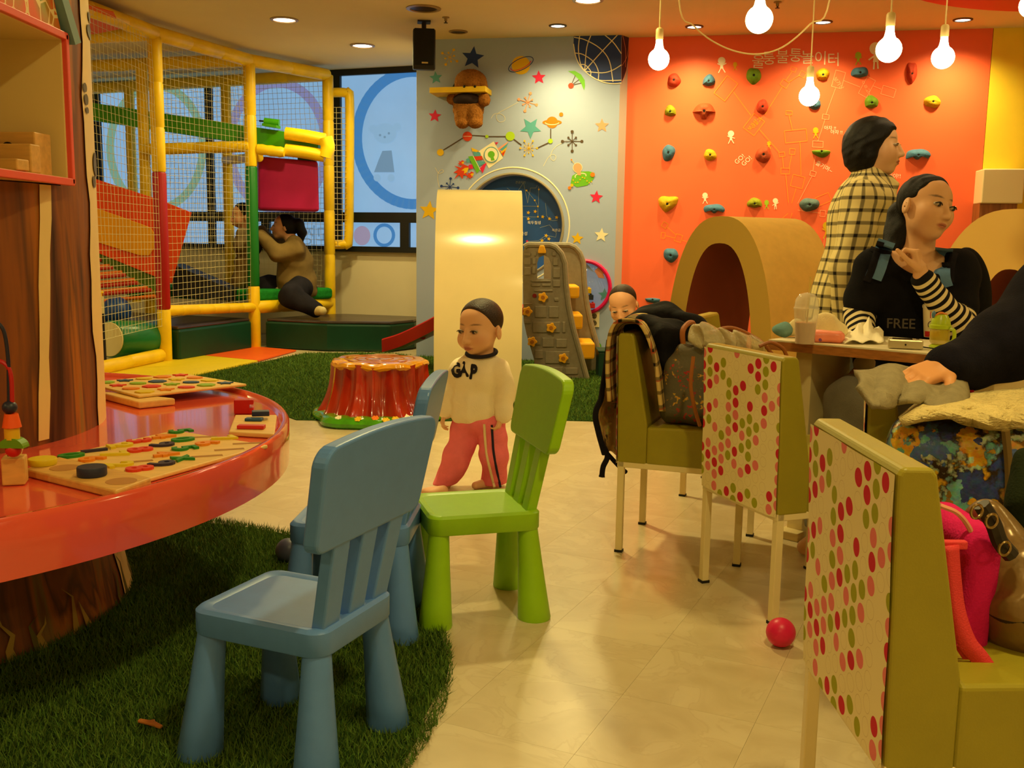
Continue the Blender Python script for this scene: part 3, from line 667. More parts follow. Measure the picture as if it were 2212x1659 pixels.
boxes(O3, [(1860, 515, 24, 28, .1), (1768, 1245, 18, 14, -.15)], [[(1632, 485), (1838, 512)], [(1882, 518), (1960, 528)], [(1875, 740), (1860, 890)], [(1785, 1248), (1820, 1255)]], v_thin_p, 1.0)
boxes(lambda x, y: (1780+x*.235, y*.235), [(592, 842, 62, 40, .3), (395, 800, 42, 88, .5)], [[(180, 740), (330, 800)], [(450, 790), (525, 820)]], v_thin_p, 1.0)
wtext('보가상', 1811, 180, 11, .95, v_thin_p); wtext('ㅇㄹ고~', 1871, 190, 11, 1.05, v_thin_p); wtext('보가상', 1626, 270, 10, -.9, v_thin_y); wtext('아교고-', 1636, 265, 10, -.9, v_thin_y)
# ================================================================== CLIMBING HOLDS
m_hole = mat('bolt_hole', (16, 12, 8), .5, .3)
hm = {n: mat('hold_'+n, c, .7, .25, var=.12, vscale=30, bump=.35, bscale=140) for n, c in dict(red=(186, 62, 40), blue=(70, 116, 150), olive=(140, 146, 26), green=(104, 142, 30), yellow=(206, 166, 28), grey=(84, 108, 112), brick=(176, 74, 40), pink=(206, 70, 62)).items()}
def hold(x, y, w, h, cname, shape, label, seed=0, rot=0.):
    p = ORANGE.at(x, y, .0); sc = abs((p-CAM)@C_F)/FPX; w, h = w*sc/2, h*sc/2; rnd = random.Random(seed+int(x))
    ph = [rnd.uniform(0, 6.28) for _ in range(4)]
    t = thing('climbing_hold', label, 'climbing hold', p, math.atan2(ORANGE.t[1], ORANGE.t[0]), group='bolt-on climbing holds on the orange wall')
    n, nr = 30, 8; dep = min(.05, .6*min(w, h)+.012)
    def out(a):
        c, s_ = math.cos(a), math.sin(a); r = 1+.06*math.cos(2*a+ph[0])+.05*math.cos(3*a+ph[1])+.03*math.cos(5*a+ph[2])
        X, Zz = r*c, r*s_
        if shape == 'dome' and Zz < -.55: Zz = -.55-.12*math.cos(X*3.0)
        if shape == 'mushroom':
            if Zz < 0 and abs(X) > .42: Zz *= .28
            if Zz < 0 and abs(X) <= .42: X *= .8
        if shape == 'crescent' and Zz < 0: Zz = -.35-.3*math.cos(X*6.0) if abs(X) < .9 else Zz
        if shape == 'cup' and Zz > 0: Zz *= .25
        if shape == 'tri': X *= 1-.35*max(-1, min(1, -Zz)); Zz += .25*abs(X) if Zz > 0 else 0
        return X, Zz
    P = []
    for i in range(nr+1):
        q = i/nr; row = []
        for kk in range(n+1):
            a = 2*PI*kk/n; X, Zz = out(a); f = 1-q
            y_ = -dep*(1-f**3.4)*(1+.10*math.sin(3*a+ph[3])*f)
            if q > .82: y_ += dep*.16*(q-.82)/.18
            row.append(((X*math.cos(rot)-Zz*math.sin(rot))*w*f, y_, (X*math.sin(rot)+Zz*math.cos(rot))*h*f))
        P.append(row)
    MB().grid(P).build('body', hm[cname], t)
    MB().lathe([(min(w, h)*.17, -.004), (min(w, h)*.17, .006), (.001, .006)], (0, -dep*.86, 0), n=12, R=Rx(PI/2)).build('bolt', m_hole, t)
for a in [
 (1456, 174, 30, 28, 'red', 'round', 'red climbing hold under the leftmost pendant bulb, top left of the wall'),
 (1531, 176, 27, 29, 'blue', 'dome', 'blue climbing hold below the white running figure at the top left'),
 (1628, 164, 30, 36, 'green', 'round', 'green climbing hold touching the large white lettering'),
 (1777, 163, 29, 30, 'yellow', 'dome', 'yellow climbing hold below the end of the large lettering'),
 (1857, 158, 34, 28, 'blue', 'dome', 'blue climbing hold under the small lime stick figure'),
 (1969, 160, 23, 42, 'red', 'tri', 'tall reddish climbing hold below the two right pendant bulbs'),
 (1448, 242, 26, 27, 'olive', 'dome', 'olive climbing hold beside the wide brick red hold'),
 (1521, 241, 45, 37, 'brick', 'mushroom', 'wide brick red mushroom-shaped climbing hold'),
 (1647, 231, 26, 30, 'red', 'round', 'round red climbing hold near the centre of the upper wall'),
 (1760, 226, 28, 20, 'blue', 'round', 'blue climbing hold half hidden behind the lowest bulb'),
 (1882, 223, 30, 32, 'green', 'dome', 'green climbing hold above the bobbed woman'),
 (2014, 220, 36, 25, 'yellow', 'round', 'yellow lens-shaped climbing hold at the far right of the orange wall'),
 (1444, 330, 28, 34, 'blue', 'round', 'blue climbing hold at the left edge of the middle row'),
 (1534, 335, 28, 24, 'yellow', 'round', 'small yellow climbing hold left of the GO lettering'),
 (1649, 334, 31, 38, 'brick', 'round', 'large brick red climbing hold right of the GO lettering'),
 (1774, 327, 40, 24, 'green', 'cup', 'green shelf-like climbing hold left of the bobbed woman'),
 (1982, 336, 50, 29, 'blue', 'crescent', 'wide blue crescent climbing hold right of the bobbed woman'),
 (1442, 441, 40, 32, 'yellow', 'tri', 'yellow heart-shaped climbing hold above the brown arch'),
 (1543, 453, 43, 26, 'blue', 'crescent', 'blue winged climbing hold just over the brown arch'),
 (1630, 440, 30, 26, 'olive', 'dome', 'olive climbing hold beside two tiny stick figures'),
 (1748, 442, 40, 30, 'grey', 'round', 'grey egg-shaped climbing hold left of the plaid shirt'),
 (1449, 551, 30, 32, 'blue', 'round', 'blue climbing hold left of the brown arch'),
 (1410, 646, 33, 18, 'blue', 'cup', 'low blue climbing hold beside the peeking toddler'),
 (1758, 562, 28, 26, 'pink', 'dome', 'pinkish red climbing hold right of the brown arch')]: hold(*a)
# ================================================================== TURF
def blades(poly_fn, bbox, n, h, w, seed, zb=.004):
    r = np.random.RandomState(seed); P = np.stack([r.uniform(bbox[0], bbox[2], n), r.uniform(bbox[1], bbox[3], n)], 1)
    P = P[poly_fn(P)]; n = len(P); a = r.uniform(0, 2*PI, n); L = h*r.uniform(.55, 1.15, n); tilt = r.uniform(.15, 1.0, n); td = r.uniform(0, 2*PI, n)
    W_ = w*r.uniform(.6, 1.2, n); dx = np.stack([np.cos(a), np.sin(a), 0*a], 1)*W_[:, None]/2
    B = np.concatenate([P, np.full((n, 1), zb)], 1)
    T = B+np.stack([np.cos(td)*np.sin(tilt)*L, np.sin(td)*np.sin(tilt)*L, np.cos(tilt)*L], 1)
    V = np.stack([B-dx, B+dx, T], 1).reshape(-1, 3); F = np.arange(3*n).reshape(-1, 3)
    g = r.uniform(.55, 1.25, n)[:, None]*np.array(lin((78, 116, 40)))+r.uniform(0, .25, n)[:, None]*np.array(lin((140, 130, 60)))
    return V, F, np.repeat(g, 3, 0)
def inpoly(poly):
    poly = np.array(poly)[:, :2]
    def fn(P):
        c = np.zeros(len(P), bool)
        for i in range(len(poly)):
            a, b = poly[i], poly[i-1]; cr = ((a[1] > P[:, 1]) != (b[1] > P[:, 1])) & (P[:, 0] < (b[0]-a[0])*(P[:, 1]-a[1])/(b[1]-a[1]+1e-12)+a[0]); c ^= cr
        return c
    return fn
m_turf = mat('turf_backing', (44, 70, 26), .95, .05, var=.35, vscale=30); m_blade = vmat('turf_blade', .75, .15)
TC, TR = np.array([-1.5, 2.2]), 1.35
def tr1(a): return TR+.012*math.sin(9*a)+.008*math.sin(23*a+1)
mb = MB(); mb.prism([(TC[0]+tr1(2*PI*k/90)*math.cos(2*PI*k/90), TC[1]+tr1(2*PI*k/90)*math.sin(2*PI*k/90), .0005) for k in range(90)], (0, 0, .004))
o = mb.build('round_turf', m_turf, world=True, loc=(TC[0], TC[1], 0)); tag(o, 'dark green artificial turf laid in a circle under the red table', 'turf', kind='stuff')
V, F, C_ = blades(lambda P: (np.linalg.norm(P-TC, axis=1) < TR+.02) & (np.linalg.norm(P-np.array([-1.73, 2.63]), axis=1) > .6) & (P[:, 1] > 1.35) & (P[:, 0] > -.62*P[:, 1]-.1), (-2.6, 1.3, -.1, 3.6), 230000, .026, .0034, 1)
link('turf_blades', mesh_np('turf_blades', V, F, m_blade, False, C_), o, world=True)['kind'] = 'stuff'
T2 = [az(395, 818, 0), az(660, 764, 0), np.array([-1.15, 9.0, 0]), np.array([-.87, 8.76, 0]), np.array([.85, 8.43, 0]), np.array([.93, 8.5, 0]), np.array([3.6, 7.95, 0]), np.array([3.6, 5.0, 0]), np.array([1.6, 5.45, 0]), az(1290, 911, 0), az(1110, 906, 0), az(900, 912, 0), az(640, 908, 0), az(560, 880, 0), np.array([-2.4, 5.6, 0]), np.array([-2.9, 7.0, 0])]
mb = MB(); mb.prism([(p[0], p[1], .0005) for p in T2], (0, 0, .004)); o2 = mb.build('lawn_turf', m_turf, world=True, loc=(0, 6.5, 0)); tag(o2, 'green artificial turf across the back of the play room', 'turf', kind='stuff')
V, F, C_ = blades(inpoly(T2), (-3, 5.0, 2.2, 9.0), 150000, .024, .006, 2)
link('turf_blades', mesh_np('turf_blades', V, F, m_blade, False, C_), o2, world=True)['kind'] = 'stuff'
# floor pads
def pad(pts, m, name, label):
    o = MB().prism([(az(x, y, 0)[0], az(x, y, 0)[1], 0) for x, y in pts][::-1], (0, 0, .014)).build(name, m, world=True, loc=tuple(az(*pts[0], 0)), bevel=.003); return tag(o, label, 'floor pad')
pad([(150, 812), (370, 777), (430, 770), (557, 782), (434, 811), (330, 832), (180, 845)], mat('pad_yellow', (222, 196, 24), .45, .4, var=.04, vscale=20), 'floor_pad', 'yellow foam floor pad in front of the netted frame')
pad([(431, 769.5), (535, 750), (640, 759), (558.5, 781.5)], mat('pad_orange', (232, 92, 18), .45, .4, var=.04, vscale=20), 'floor_pad', 'orange foam floor pad beside the green post')
# ================================================================== SOFT PLAY FRAME
TOPZ = 2.6; WT = WINP.t
P1, P2, P3 = np.array([-2.85, 8.12, 0]), np.array([-2.41, 9.27, 0]), np.array([-1.84, 10.02, 0])
Q2 = az(305, 133, TOPZ); Q3 = az(487, 173, TOPZ); Q4 = az(278, 186, TOPZ)
for q in (Q2, Q3, Q4): q[2] = 0
m_py = mat('padded_yellow', (248, 204, 16), .42, .45, var=.10, vscale=7, bump=.1, bscale=30); m_pr = mat('padded_red', (176, 22, 30), .4, .45); m_pg = mat('padded_green', (22, 118, 40), .4, .45)
fr = thing('soft_play_frame', 'yellow padded climbing frame with netting in front of the windows', 'play frame', P2)
def padded(name, a, b, r, m, seg=.42):
    """padded tube: shallow seams every seg metres"""
    a, b = np.array(a, float), np.array(b, float); L = np.linalg.norm(b-a); n = max(1, round(L/seg)); pts, rs = [], []
    for i in range(n):
        t0, t1 = i/n, (i+1)/n; e = .008/L
        for t, q in ((t0+e*.2, .90), (t0+e*1.5, .985), ((t0+t1)/2, 1.0), (t1-e*1.5, .985), (t1-e*.2, .90)): pts.append(a+(b-a)*t); rs.append(r*q)
    return MB().tube(pts, rs, 14).build(name, m, fr, world=True)
def up(p, z): return np.array([p[0], p[1], z])
def zat(p, y):   # height above the floor of picture row y at plan position p
    d = ray(1106+FPX*p[0]/p[1], y); return float(CAMH+d[2]*p[1]/d[1])
z1a, z1b = zat(P1, 668), zat(P1, 372); z2a, z2b = zat(P2, 618), zat(P2, 360)
RP = .055
for lo, hi, m in ((0, z1a, m_py), (z1a, z1b, m_pr), (z1b, TOPZ-.03, m_py)): padded('post', up(P1, lo), up(P1, hi), RP, m, .4 if m is m_py else 2)
for lo, hi, m in ((0, z2a, m_py), (z2a, z2b, m_pg), (z2b, TOPZ-.03, m_py)): padded('post', up(P2, lo), up(P2, hi), RP, m, .4 if m is m_py else 2)
padded('post', up(P3, 0), up(P3, TOPZ), RP, m_py)
for q in (Q2, Q3, Q4): padded('post', up(q, .3), up(q, TOPZ-.02), .052, m_py)
E0 = az(110, -12, TOPZ); B1 = az(120, 82, TOPZ); B2 = az(120, 146, TOPZ); B3 = az(120, 196, TOPZ)
for a, b in ((E0, up(P1, TOPZ)), (up(P1, TOPZ), up(P2, TOPZ)), (up(P2, TOPZ), up(P3, TOPZ)), (up(P1, TOPZ), B1), (up(P2, TOPZ), B2), (up(P3, TOPZ), B3)): padded('top_beam', a, b, .058, m_py)
padded('cross_beam', ay(306, 323, Q2[1]-.08), ay(540, 316, 9.25), .052, m_py, .5); padded('cross_beam', ay(487, 346, Q3[1]), ay(560, 340, 9.35), .045, m_py, .5)
MB().tube(smooth_path([ay(x, y, 10.1) for x, y in ((716, 200), (748, 201), (755, 215), (755, 370), (753, 515), (745, 527), (714, 528))], 6), .046, 12).build('side_loop', m_py, fr, world=True)
zb = .38
padded('low_beam', up(P2, zb), up(P3, zb), .06, m_py, .3); padded('low_beam', up(P1, zb+.04), up(P2, zb), .045, m_py, .22); padded('low_beam', up(P1, .06)+np.array([-.02, -.05, 0]), az(200, 800, .05), .055, m_py, .4)
pl = [P2+np.array([-.02, .06, 0]), P3+np.array([.05, -.08, 0]), P3+WT*1.5, P2+WT*1.5]
MB().prism([(p[0], p[1], zb+.05) for p in pl][::-1], (0, 0, .11)).build('platform', mat('platform_green', (26, 130, 44), .85, .2, var=.15, vscale=30, bump=.3, bscale=80), fr, world=True, bevel=.03, bseg=3)
# nets: real cords
m_net = mat('net_cord', (214, 204, 164), .8, .1)
def net(a, b, c, d, nu, nv, r, name='net', sag=.02):
    """a,b lower corners, c,d upper corners (above b and a)"""
    a, b, c, d = [np.array(q, float) for q in (a, b, c, d)]; mb = MB(); nrm = np.cross(b-a, d-a); nrm /= np.linalg.norm(nrm)
    def pt(u, v): return (a*(1-u)+b*u)*(1-v)+(d*(1-u)+c*u)*v+nrm*sag*(math.sin(u*7+v*3)*.5+math.sin(PI*u)*math.sin(PI*v))+(b-a)*.004*math.sin(v*19+u*30)
    for i in range(nu+1): mb.tube([pt(i/nu, j/8) for j in range(9)], r, 3, False)
    for j in range(nv+1): mb.tube([pt(i/8, j/nv) for i in range(9)], r, 3, False)
    o = mb.build(name, m_net, fr, world=True); return o
net(up(P1, .36), up(P2, .40), up(P2, TOPZ-.05), up(P1, TOPZ-.05), 22, 40, .0019)
net(az(150, 700, .45)*np.array([1, 1, 0])+np.array([0, 0, .3]), up(P1, .3), up(P1, TOPZ-.05), up(az(150, 700, .45), TOPZ-.05), 26, 40, .0017)
net(up(P3, .5), up(P3+WT*2.4, .5), up(P3+WT*2.4, TOPZ-.05), up(P3, TOPZ-.05), 46, 40, .0020)
net(up(P3+np.array([.03, .02, 0]), .95), up(P3+np.array([.17, .05, 0]), .95), up(P3+np.array([.17, .05, 0]), 2.3), up(P3+np.array([.03, .02, 0]), 2.3), 3, 26, .003)
# ceiling tarpaulin corner above the frame (orange cloth)
tp = [az(x, y, TOPZ-.02) for x, y in ((110, -10), (245, 28), (262, 62), (205, 74), (110, 76))]
MB().prism(tp, (0, 0, .01)).build('orange_canopy', mat('canopy_orange', (232, 104, 12), .7), fr, world=True)
# mats
m_mtop = mat('mat_top_vinyl', (58, 46, 44), .28, .5, var=.2, vscale=4, bump=.5, bscale=5); m_mside = mat('mat_side_green', (10, 62, 44), .4, .4, var=.12, vscale=5)
def floor_mat_thing(pts, h, label):
    t = thing('gym_mat', label, 'gym mat', pts[0], group='thick vinyl gym mats')
    MB().prism([(p[0], p[1], .0) for p in pts], (0, 0, h*.9)).build('side', m_mside, t, world=True, bevel=.02)
    n = np.mean(pts, 0); MB().prism([(n[0]+(p[0]-n[0])*.985, n[1]+(p[1]-n[1])*.985, h*.9-.004) for p in pts], (0, 0, h*.1)).build('top', m_mtop, t, world=True, bevel=.02)
    return t
a1 = P1+np.array([.10, .05, 0]); a2 = P2+np.array([.0, -.10, 0])
floor_mat_thing([a1, a2, a2+WT*1.6+np.array([0, .05, 0]), a1+WT*1.4], .29, 'dark green gym mat between the red and green posts')
floor_mat_thing([P2+np.array([.09, .02, 0]), np.array([-1.7, 9.08, 0]), np.array([-1.12, 9.1, 0]), np.array([-.93, 9.4, 0]), np.array([-.87, 9.82, 0]), P3+np.array([.15, .02, 0]), P3+np.array([-.1, -.1, 0])], .28, 'green sided gym mat below the window right of the green post')
# roller slide left behind the net
rs_ = thing('roller_slide', 'roller slide with an orange side cloth behind the netting', 'slide', (-3.6, 8.9, .3))
m_or = mat('slide_cloth_orange', (232, 72, 14), .55, .3, var=.06, vscale=5); m_ye = mat('slide_cloth_yellow', (232, 158, 18), .5, .3); m_rg = mat('slide_rail_green', (88, 120, 20), .45)
def pane3(pts, Y, m, name, par, th=.02, dy=.0): MB().prism([ay(x, y, Y+dy*(x-300)/100) for x, y in pts][::-1], (0, th, 0)).build(name, m, par, world=True, bevel=.004)
pane3([(170, 374), (210, 388), (340, 430), (413, 459), (370, 612), (336, 598), (210, 546), (170, 530)], 8.95, m_or, 'side_cloth', rs_)
pane3([(170, 436), (210, 450), (300, 482), (326, 492), (333, 505), (333, 535), (322, 552), (302, 552), (212, 524), (170, 512)], 8.93, m_ye, 'cloth_window', rs_, .012)
pane3([(170, 526), (213, 546), (338, 598), (335, 628), (245, 580), (170, 545)], 8.98, m_rg, 'rail', rs_, .06)
m_ror = mat('roller_orange', (226, 112, 18), .4); m_rrd = mat('roller_red', (186, 40, 22), .4)
for i, (x1, y, m) in enumerate([(218, 561, m_rrd), (236, 574, m_ror), (244, 578, m_rrd), (263, 588, m_ror), (271, 594, m_rrd), (290, 604, m_ror), (298, 611, m_rrd), (318, 621, m_ror), (326, 626, m_rrd), (336, 640, m_ror)]):
    Yr = 8.95-.02*i; MB().tube([ay(x1-160, y+14, Yr), ay(x1, y, Yr)], 4.2/FPX*Yr, 10).build('roller', m, rs_, world=True)
pane3([(372, 570), (400, 582), (500, 625), (498, 650), (372, 640)], 9.2, mat('slide_foam_dark', (30, 30, 36), .6), 'landing_ramp', rs_, .3)
# drum, ball, black post
d0, d1 = ay(238, 733, 7.75), ay(342, 730, 8.25); R = frame(d1-d0); dr = .148; t = thing('roller_drum', 'green padded drum lying beside the red post', 'drum', (d0[0], d0[1], 0))
L_ = float(np.linalg.norm(d1-d0)); RR = np.stack([R[:, 1], R[:, 2], R[:, 0]], 1)
MB().lathe([(dr*.92, 0), (dr, .02), (dr, L_-.03), (dr*.93, L_)], d0, n=28, R=RR).build('cover', mat('drum_green', (16, 112, 62), .3, .5), t, world=True)
MB().lathe([(dr*.9, -.012), (dr*.9, .0)], d0, n=28, R=RR).build('end_cap', mat('drum_cream', (214, 200, 152), .5), t, world=True)
t = thing('play_ball', 'large blue ball behind the green drum', 'ball', ay(252, 672, 8.7)); MB().ball((0, 0, 0), .125, 24, 16).build('ball_body', mat('ball_blue', (24, 66, 138), .35), t)
q = az(222, 802, 0); t = thing('barrier_post', 'dark navy post with a cream band beside the tree column', 'post', q)
h_ = zat(q, 628)
MB().tube([(0, 0, 0), (0, 0, h_*.72)], .031, 16).build('shaft', mat('post_navy', (16, 16, 34), .4), t); MB().tube([(0, 0, h_*.685), (0, 0, h_*.93)], .028, 16).build('band', mat('drum_cream', (214, 200, 152)), t); MB().lathe([(.020, h_*.93), (.020, h_*.96), (.03, h_*.975), (.03, h_)], n=14).build('cap', m_py, t)
# ball cannon
cn = thing('ball_cannon', 'green box beam with yellow padded muzzle inside the climbing frame', 'play cannon', ay(640, 325, 9.5))
g0, g1 = ay(150, 234, 9.9), ay(692, 316, 9.45); Rg = frame(g1-g0); MB().box((g0+g1)/2, (np.linalg.norm(g1-g0)/2, .06, .082), Rg).build('beam', mat('cannon_green', (70, 168, 16), .35, .5), cn, world=True, bevel=.006)
for y0, y1 in ((288, 302), (324, 337)): MB().tube(smooth_path([ay(617, y0, 9.36), ay(660, (y0+y1)/2-1, 9.36), ay(702, y1, 9.36)], 5), .058, 14).build('muzzle_pad', m_py, cn, world=True)
MB().tube(smooth_path([ay(703, 298, 9.35), ay(708, 318, 9.35), ay(703, 340, 9.35)], 5), .066, 14).build('muzzle_pad', m_py, cn, world=True)
MB().tube([ay(x, 322+(x-556)*.13, 9.28) for x in (556, 566, 576, 586, 596, 606, 614)], [.045, .05, .045, .05, .045, .05, .04], 12).build('padded_grip', m_py, cn, world=True)
MB().tube([ay(571, 262, 9.42), ay(603, 266, 9.42)], .033, 14).build('motor', mat('cannon_green', (70, 168, 16)), cn, world=True); MB().tube([ay(560, 261, 9.42), ay(572, 262, 9.42)], .008, 8).build('motor_shaft', m_dark, cn, world=True)
MB().box(ay(586, 272, 9.42), (.07, .05, .012), Rg).build('motor_mount', mat('cannon_green', (70, 168, 16)), cn, world=True)
# magenta hanging block
c8 = [ay(x, y, 9.42) for x, y in ((558, 337), (687, 348), (690, 457), (558, 453))]
t = thing('hanging_block', 'magenta foam block hanging under the ball cannon', 'foam block', c8[3])
MB().prism(c8, np.array([-.12, .42, 0])).build('block', mat('foam_magenta', (170, 20, 84), .5, .3, var=.10, vscale=4), t, world=True, bevel=.025, bseg=3)
for x0, x1, y0 in ((562, 607, 326), (643, 682, 340)): MB().prism([ay(x, y, 9.44) for x, y in ((x0, y0), (x1, y0+5), (x1, y0+12), (x0, y0+7))], (0, .05, 0)).build('strap', mat('strap_teal', (20, 70, 70), .6), t, world=True)
# ================================================================== ARCH TUNNELS
def arch(name, label, c, ang, hw, H_, th, ln, m_out, m_in, m_face):
    """tunnel arch: axis along +x locally, legs at y=+-hw"""
    t = thing(name, label, 'play arch', (c[0], c[1], 0), ang, group='curved tunnel arches')
    n = 40
    def prof(w, h):
        o = [(w, 0)]
        for k in range(n+1):
            a = PI*k/n; o.append((w*math.copysign(abs(math.cos(a))**.80, math.cos(a)), h*.18+(h*.82)*math.sin(a)**.92))
        return o+[(-w, 0)]
    po, pi_ = prof(hw, H_), prof(hw-th, H_-th)
    def strip(pr, name_, m, x0=-ln/2, x1=ln/2):
        MB().grid([[(x0, a, b), (x1, a, b)] for a, b in pr]).build(name_, m, t)
    strip(po, 'outer_skin', m_out); strip(pi_, 'inner_skin', m_in)
    for x in (-ln/2, ln/2):
        mb = MB()
        for k in range(len(po)-1): mb.poly([(x, po[k][0], po[k][1]), (x, po[k+1][0], po[k+1][1]), (x, pi_[k+1][0], pi_[k+1][1]), (x, pi_[k][0], pi_[k][1])])
        mb.build('face', m_face, t)
    return t
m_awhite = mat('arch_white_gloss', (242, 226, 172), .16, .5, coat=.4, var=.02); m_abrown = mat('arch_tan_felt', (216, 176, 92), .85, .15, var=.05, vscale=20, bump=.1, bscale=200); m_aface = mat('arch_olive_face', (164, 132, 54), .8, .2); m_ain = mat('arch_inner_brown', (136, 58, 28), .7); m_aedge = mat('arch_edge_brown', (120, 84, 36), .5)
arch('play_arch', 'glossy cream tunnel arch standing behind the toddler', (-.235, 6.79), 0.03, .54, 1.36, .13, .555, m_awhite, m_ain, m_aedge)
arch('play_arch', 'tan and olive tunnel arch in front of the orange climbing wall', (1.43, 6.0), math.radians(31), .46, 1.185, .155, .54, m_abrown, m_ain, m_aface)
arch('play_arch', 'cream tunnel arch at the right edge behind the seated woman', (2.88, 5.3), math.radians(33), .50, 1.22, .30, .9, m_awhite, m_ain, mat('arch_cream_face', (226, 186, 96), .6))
# ================================================================== TOY CASTLE SLIDE
m_cas = mat('castle_plastic', (138, 130, 112), .5, .35, var=.08, vscale=40, bump=.08, bscale=120); m_knob = mat('castle_yellow', (234, 170, 18), .4, .4); m_rslide = mat('slide_red', (178, 20, 26), .32, .5)
cs = thing('toy_slide', 'brown castle-brick toy slide with yellow knobs against the grey wall', 'toy slide', (.3, 7.6, 0))
OUT = [(945, 1600), (925, 1440), (872, 1262), (850, 1160), (846, 900), (846, 660), (856, 622), (880, 605), (1040, 606), (1085, 624), (1125, 668), (1152, 740), (1160, 900), (1178, 1050), (1208, 1200), (1260, 1390), (1316, 1596)]
HOLE = [(950, 855), (950, 740), (962, 700), (1000, 682), (1035, 700), (1052, 745), (1052, 855)]
def panel(Y, dx, dy, name, hole=True, sc=1.0):
    def T(p): return ay(*Z7(*p), 7.45)+np.array([dx, dy, 0])
    pts = [T(p) for p in OUT]
    for q in pts: q[2] = max(q[2], 0.004)
    if hole: pts = pts[:8]+[T((1000, 606))]+[T(p) for p in [(1000, 682), (962, 700), (950, 740), (950, 855), (1052, 855), (1052, 745), (1035, 700), (1001, 682)]]+[T((1001, 606))]+pts[8:]
    o = MB().prism(pts[::-1], (0, .05, 0)).build(name, m_cas, cs, world=True)
    rim = MB().tube([T(p)+np.array([0, .0, 0]) for p in OUT[6:]], .022, 8).build('panel_rim', m_cas, o, world=True)
    return o, T
pf, T = panel(7.45, 0, 0, 'side_panel'); pb, T2_ = panel(7.95, .17, .48, 'side_panel', False)
BR = [(852, 660, 905, 690), (852, 700, 905, 755), (852, 765, 905, 830), (912, 700, 942, 750), (912, 760, 942, 820), (1062, 700, 1105, 760), (1062, 770, 1120, 850), (1062, 860, 1120, 915), (905, 860, 1052, 880), (905, 888, 975, 912), (982, 888, 1052, 912), (925, 930, 1065, 950), (1070, 990, 1110, 1020), (850, 1030, 918, 1045), (930, 1052, 1020, 1140), (1032, 1052, 1110, 1140), (850, 1150, 905, 1185), (915, 1165, 1120, 1250), (1130, 1165, 1160, 1250), (885, 1275, 975, 1340), (985, 1282, 1075, 1355), (1085, 1290, 1170, 1358), (930, 1370, 995, 1440), (1005, 1380, 1190, 1475), (955, 1490, 1040, 1545), (1050, 1495, 1140, 1550), (1150, 1500, 1250, 1555), (925, 655, 945, 690), (1055, 655, 1090, 690)]
for x0, y0, x1, y1 in BR:
    MB().prism([T(p) for p in ((x0+3, y1-3), (x1-3, y1-3), (x1-3, y0+3), (x0+3, y0+3))], (0, -.012, 0)).build('brick', m_cas, pf, world=True, bevel=.004)
def knob(p, r=.034, par=None):
    c = T(p)+np.array([0, -.016, 0]); pts = []
    for k in range(30):
        a = 2*PI*k/30; rr = r*(1+.16*math.cos(5*a)); pts.append(c+np.array([rr*math.cos(a), 0, rr*math.sin(a)]))
    o = MB().prism(pts[::-1], (0, -.022, 0)).build('knob', m_knob, cs, world=True, bevel=.004)
    MB().lathe([(r*.45, 0), (r*.42, .005), (.001, .005)], c+np.array([0, -.022, 0]), n=14, R=Rx(PI/2)).build('knob_cap', mat('castle_knob_cap', (170, 108, 14), .5), o, world=True)
for p in ((990, 988), (878, 1092), (1050, 1210), (912, 1312), (1138, 1432)): knob(p)
MB().prism([T(p) for p in ((955, 668), (1012, 668), (1012, 650), (1000, 610), (968, 610), (955, 650))], (0, -.05, 0)).build('latch', m_knob, cs, world=True, bevel=.006)
MB().lathe([(.016, 0), (.016, .004), (.001, .004)], T((930, 978)), n=14, R=Rx(PI/2)).build('bolt_hole', mat('castle_red_hole', (140, 20, 18), .5), cs, world=True)
for x0, x1, y0, y1 in ((1162, 1215, 910, 1000), (1172, 1240, 1122, 1228), (1240, 1330, 1330, 1450)):
    a = T((x0, y1)); b = T((x1, y0)); MB().box(((a[0]+b[0])/2+.02, 7.72, (a[2]+b[2])/2), ((b[0]-a[0])/2+.03, .2, abs(b[2]-a[2])/2)).build('step', m_knob, cs, world=True, bevel=.015)
MB().box((.02, 7.72, .50), (.16, .2, .03)).build('deck', m_rslide, cs, world=True, bevel=.01)
e0 = ay(850, 765, 8.25); ch = [np.array([-.12, 7.72, .58]), np.array([-.35, 7.85, .46]), np.array([-.62, 8.0, .30]), np.array([-.85, 8.15, .18]), np.array([e0[0]-.02, 8.24, .12])]
cpth = smooth_path(ch, 6); mb = MB(); sd = np.array([.35, 1, 0])/np.linalg.norm([.35, 1, 0])
prof = [(-.17, .09), (-.16, .10), (-.145, .09), (-.13, .01), (0, 0), (.13, .01), (.145, .09), (.16, .10), (.17, .09), (.165, -.01), (0, -.02), (-.165, -.01), (-.17, .09)]
mb.grid([[p+sd*a+np.array([0, 0, b]) for a, b in prof] for p in cpth]).build('chute', m_rslide, cs, world=True)
MB().lathe([(.03, 0), (.04, .02), (.03, .05), (.0, .06)], ay(911, 732, 8.0), n=12).build('chute_knob', m_rslide, cs, world=True)
MB().box((.02, 7.8, .24), (.05, .12, .24)).build('chute_support', mat('castle_dark', (70, 40, 24), .6), cs, world=True, bevel=.01)
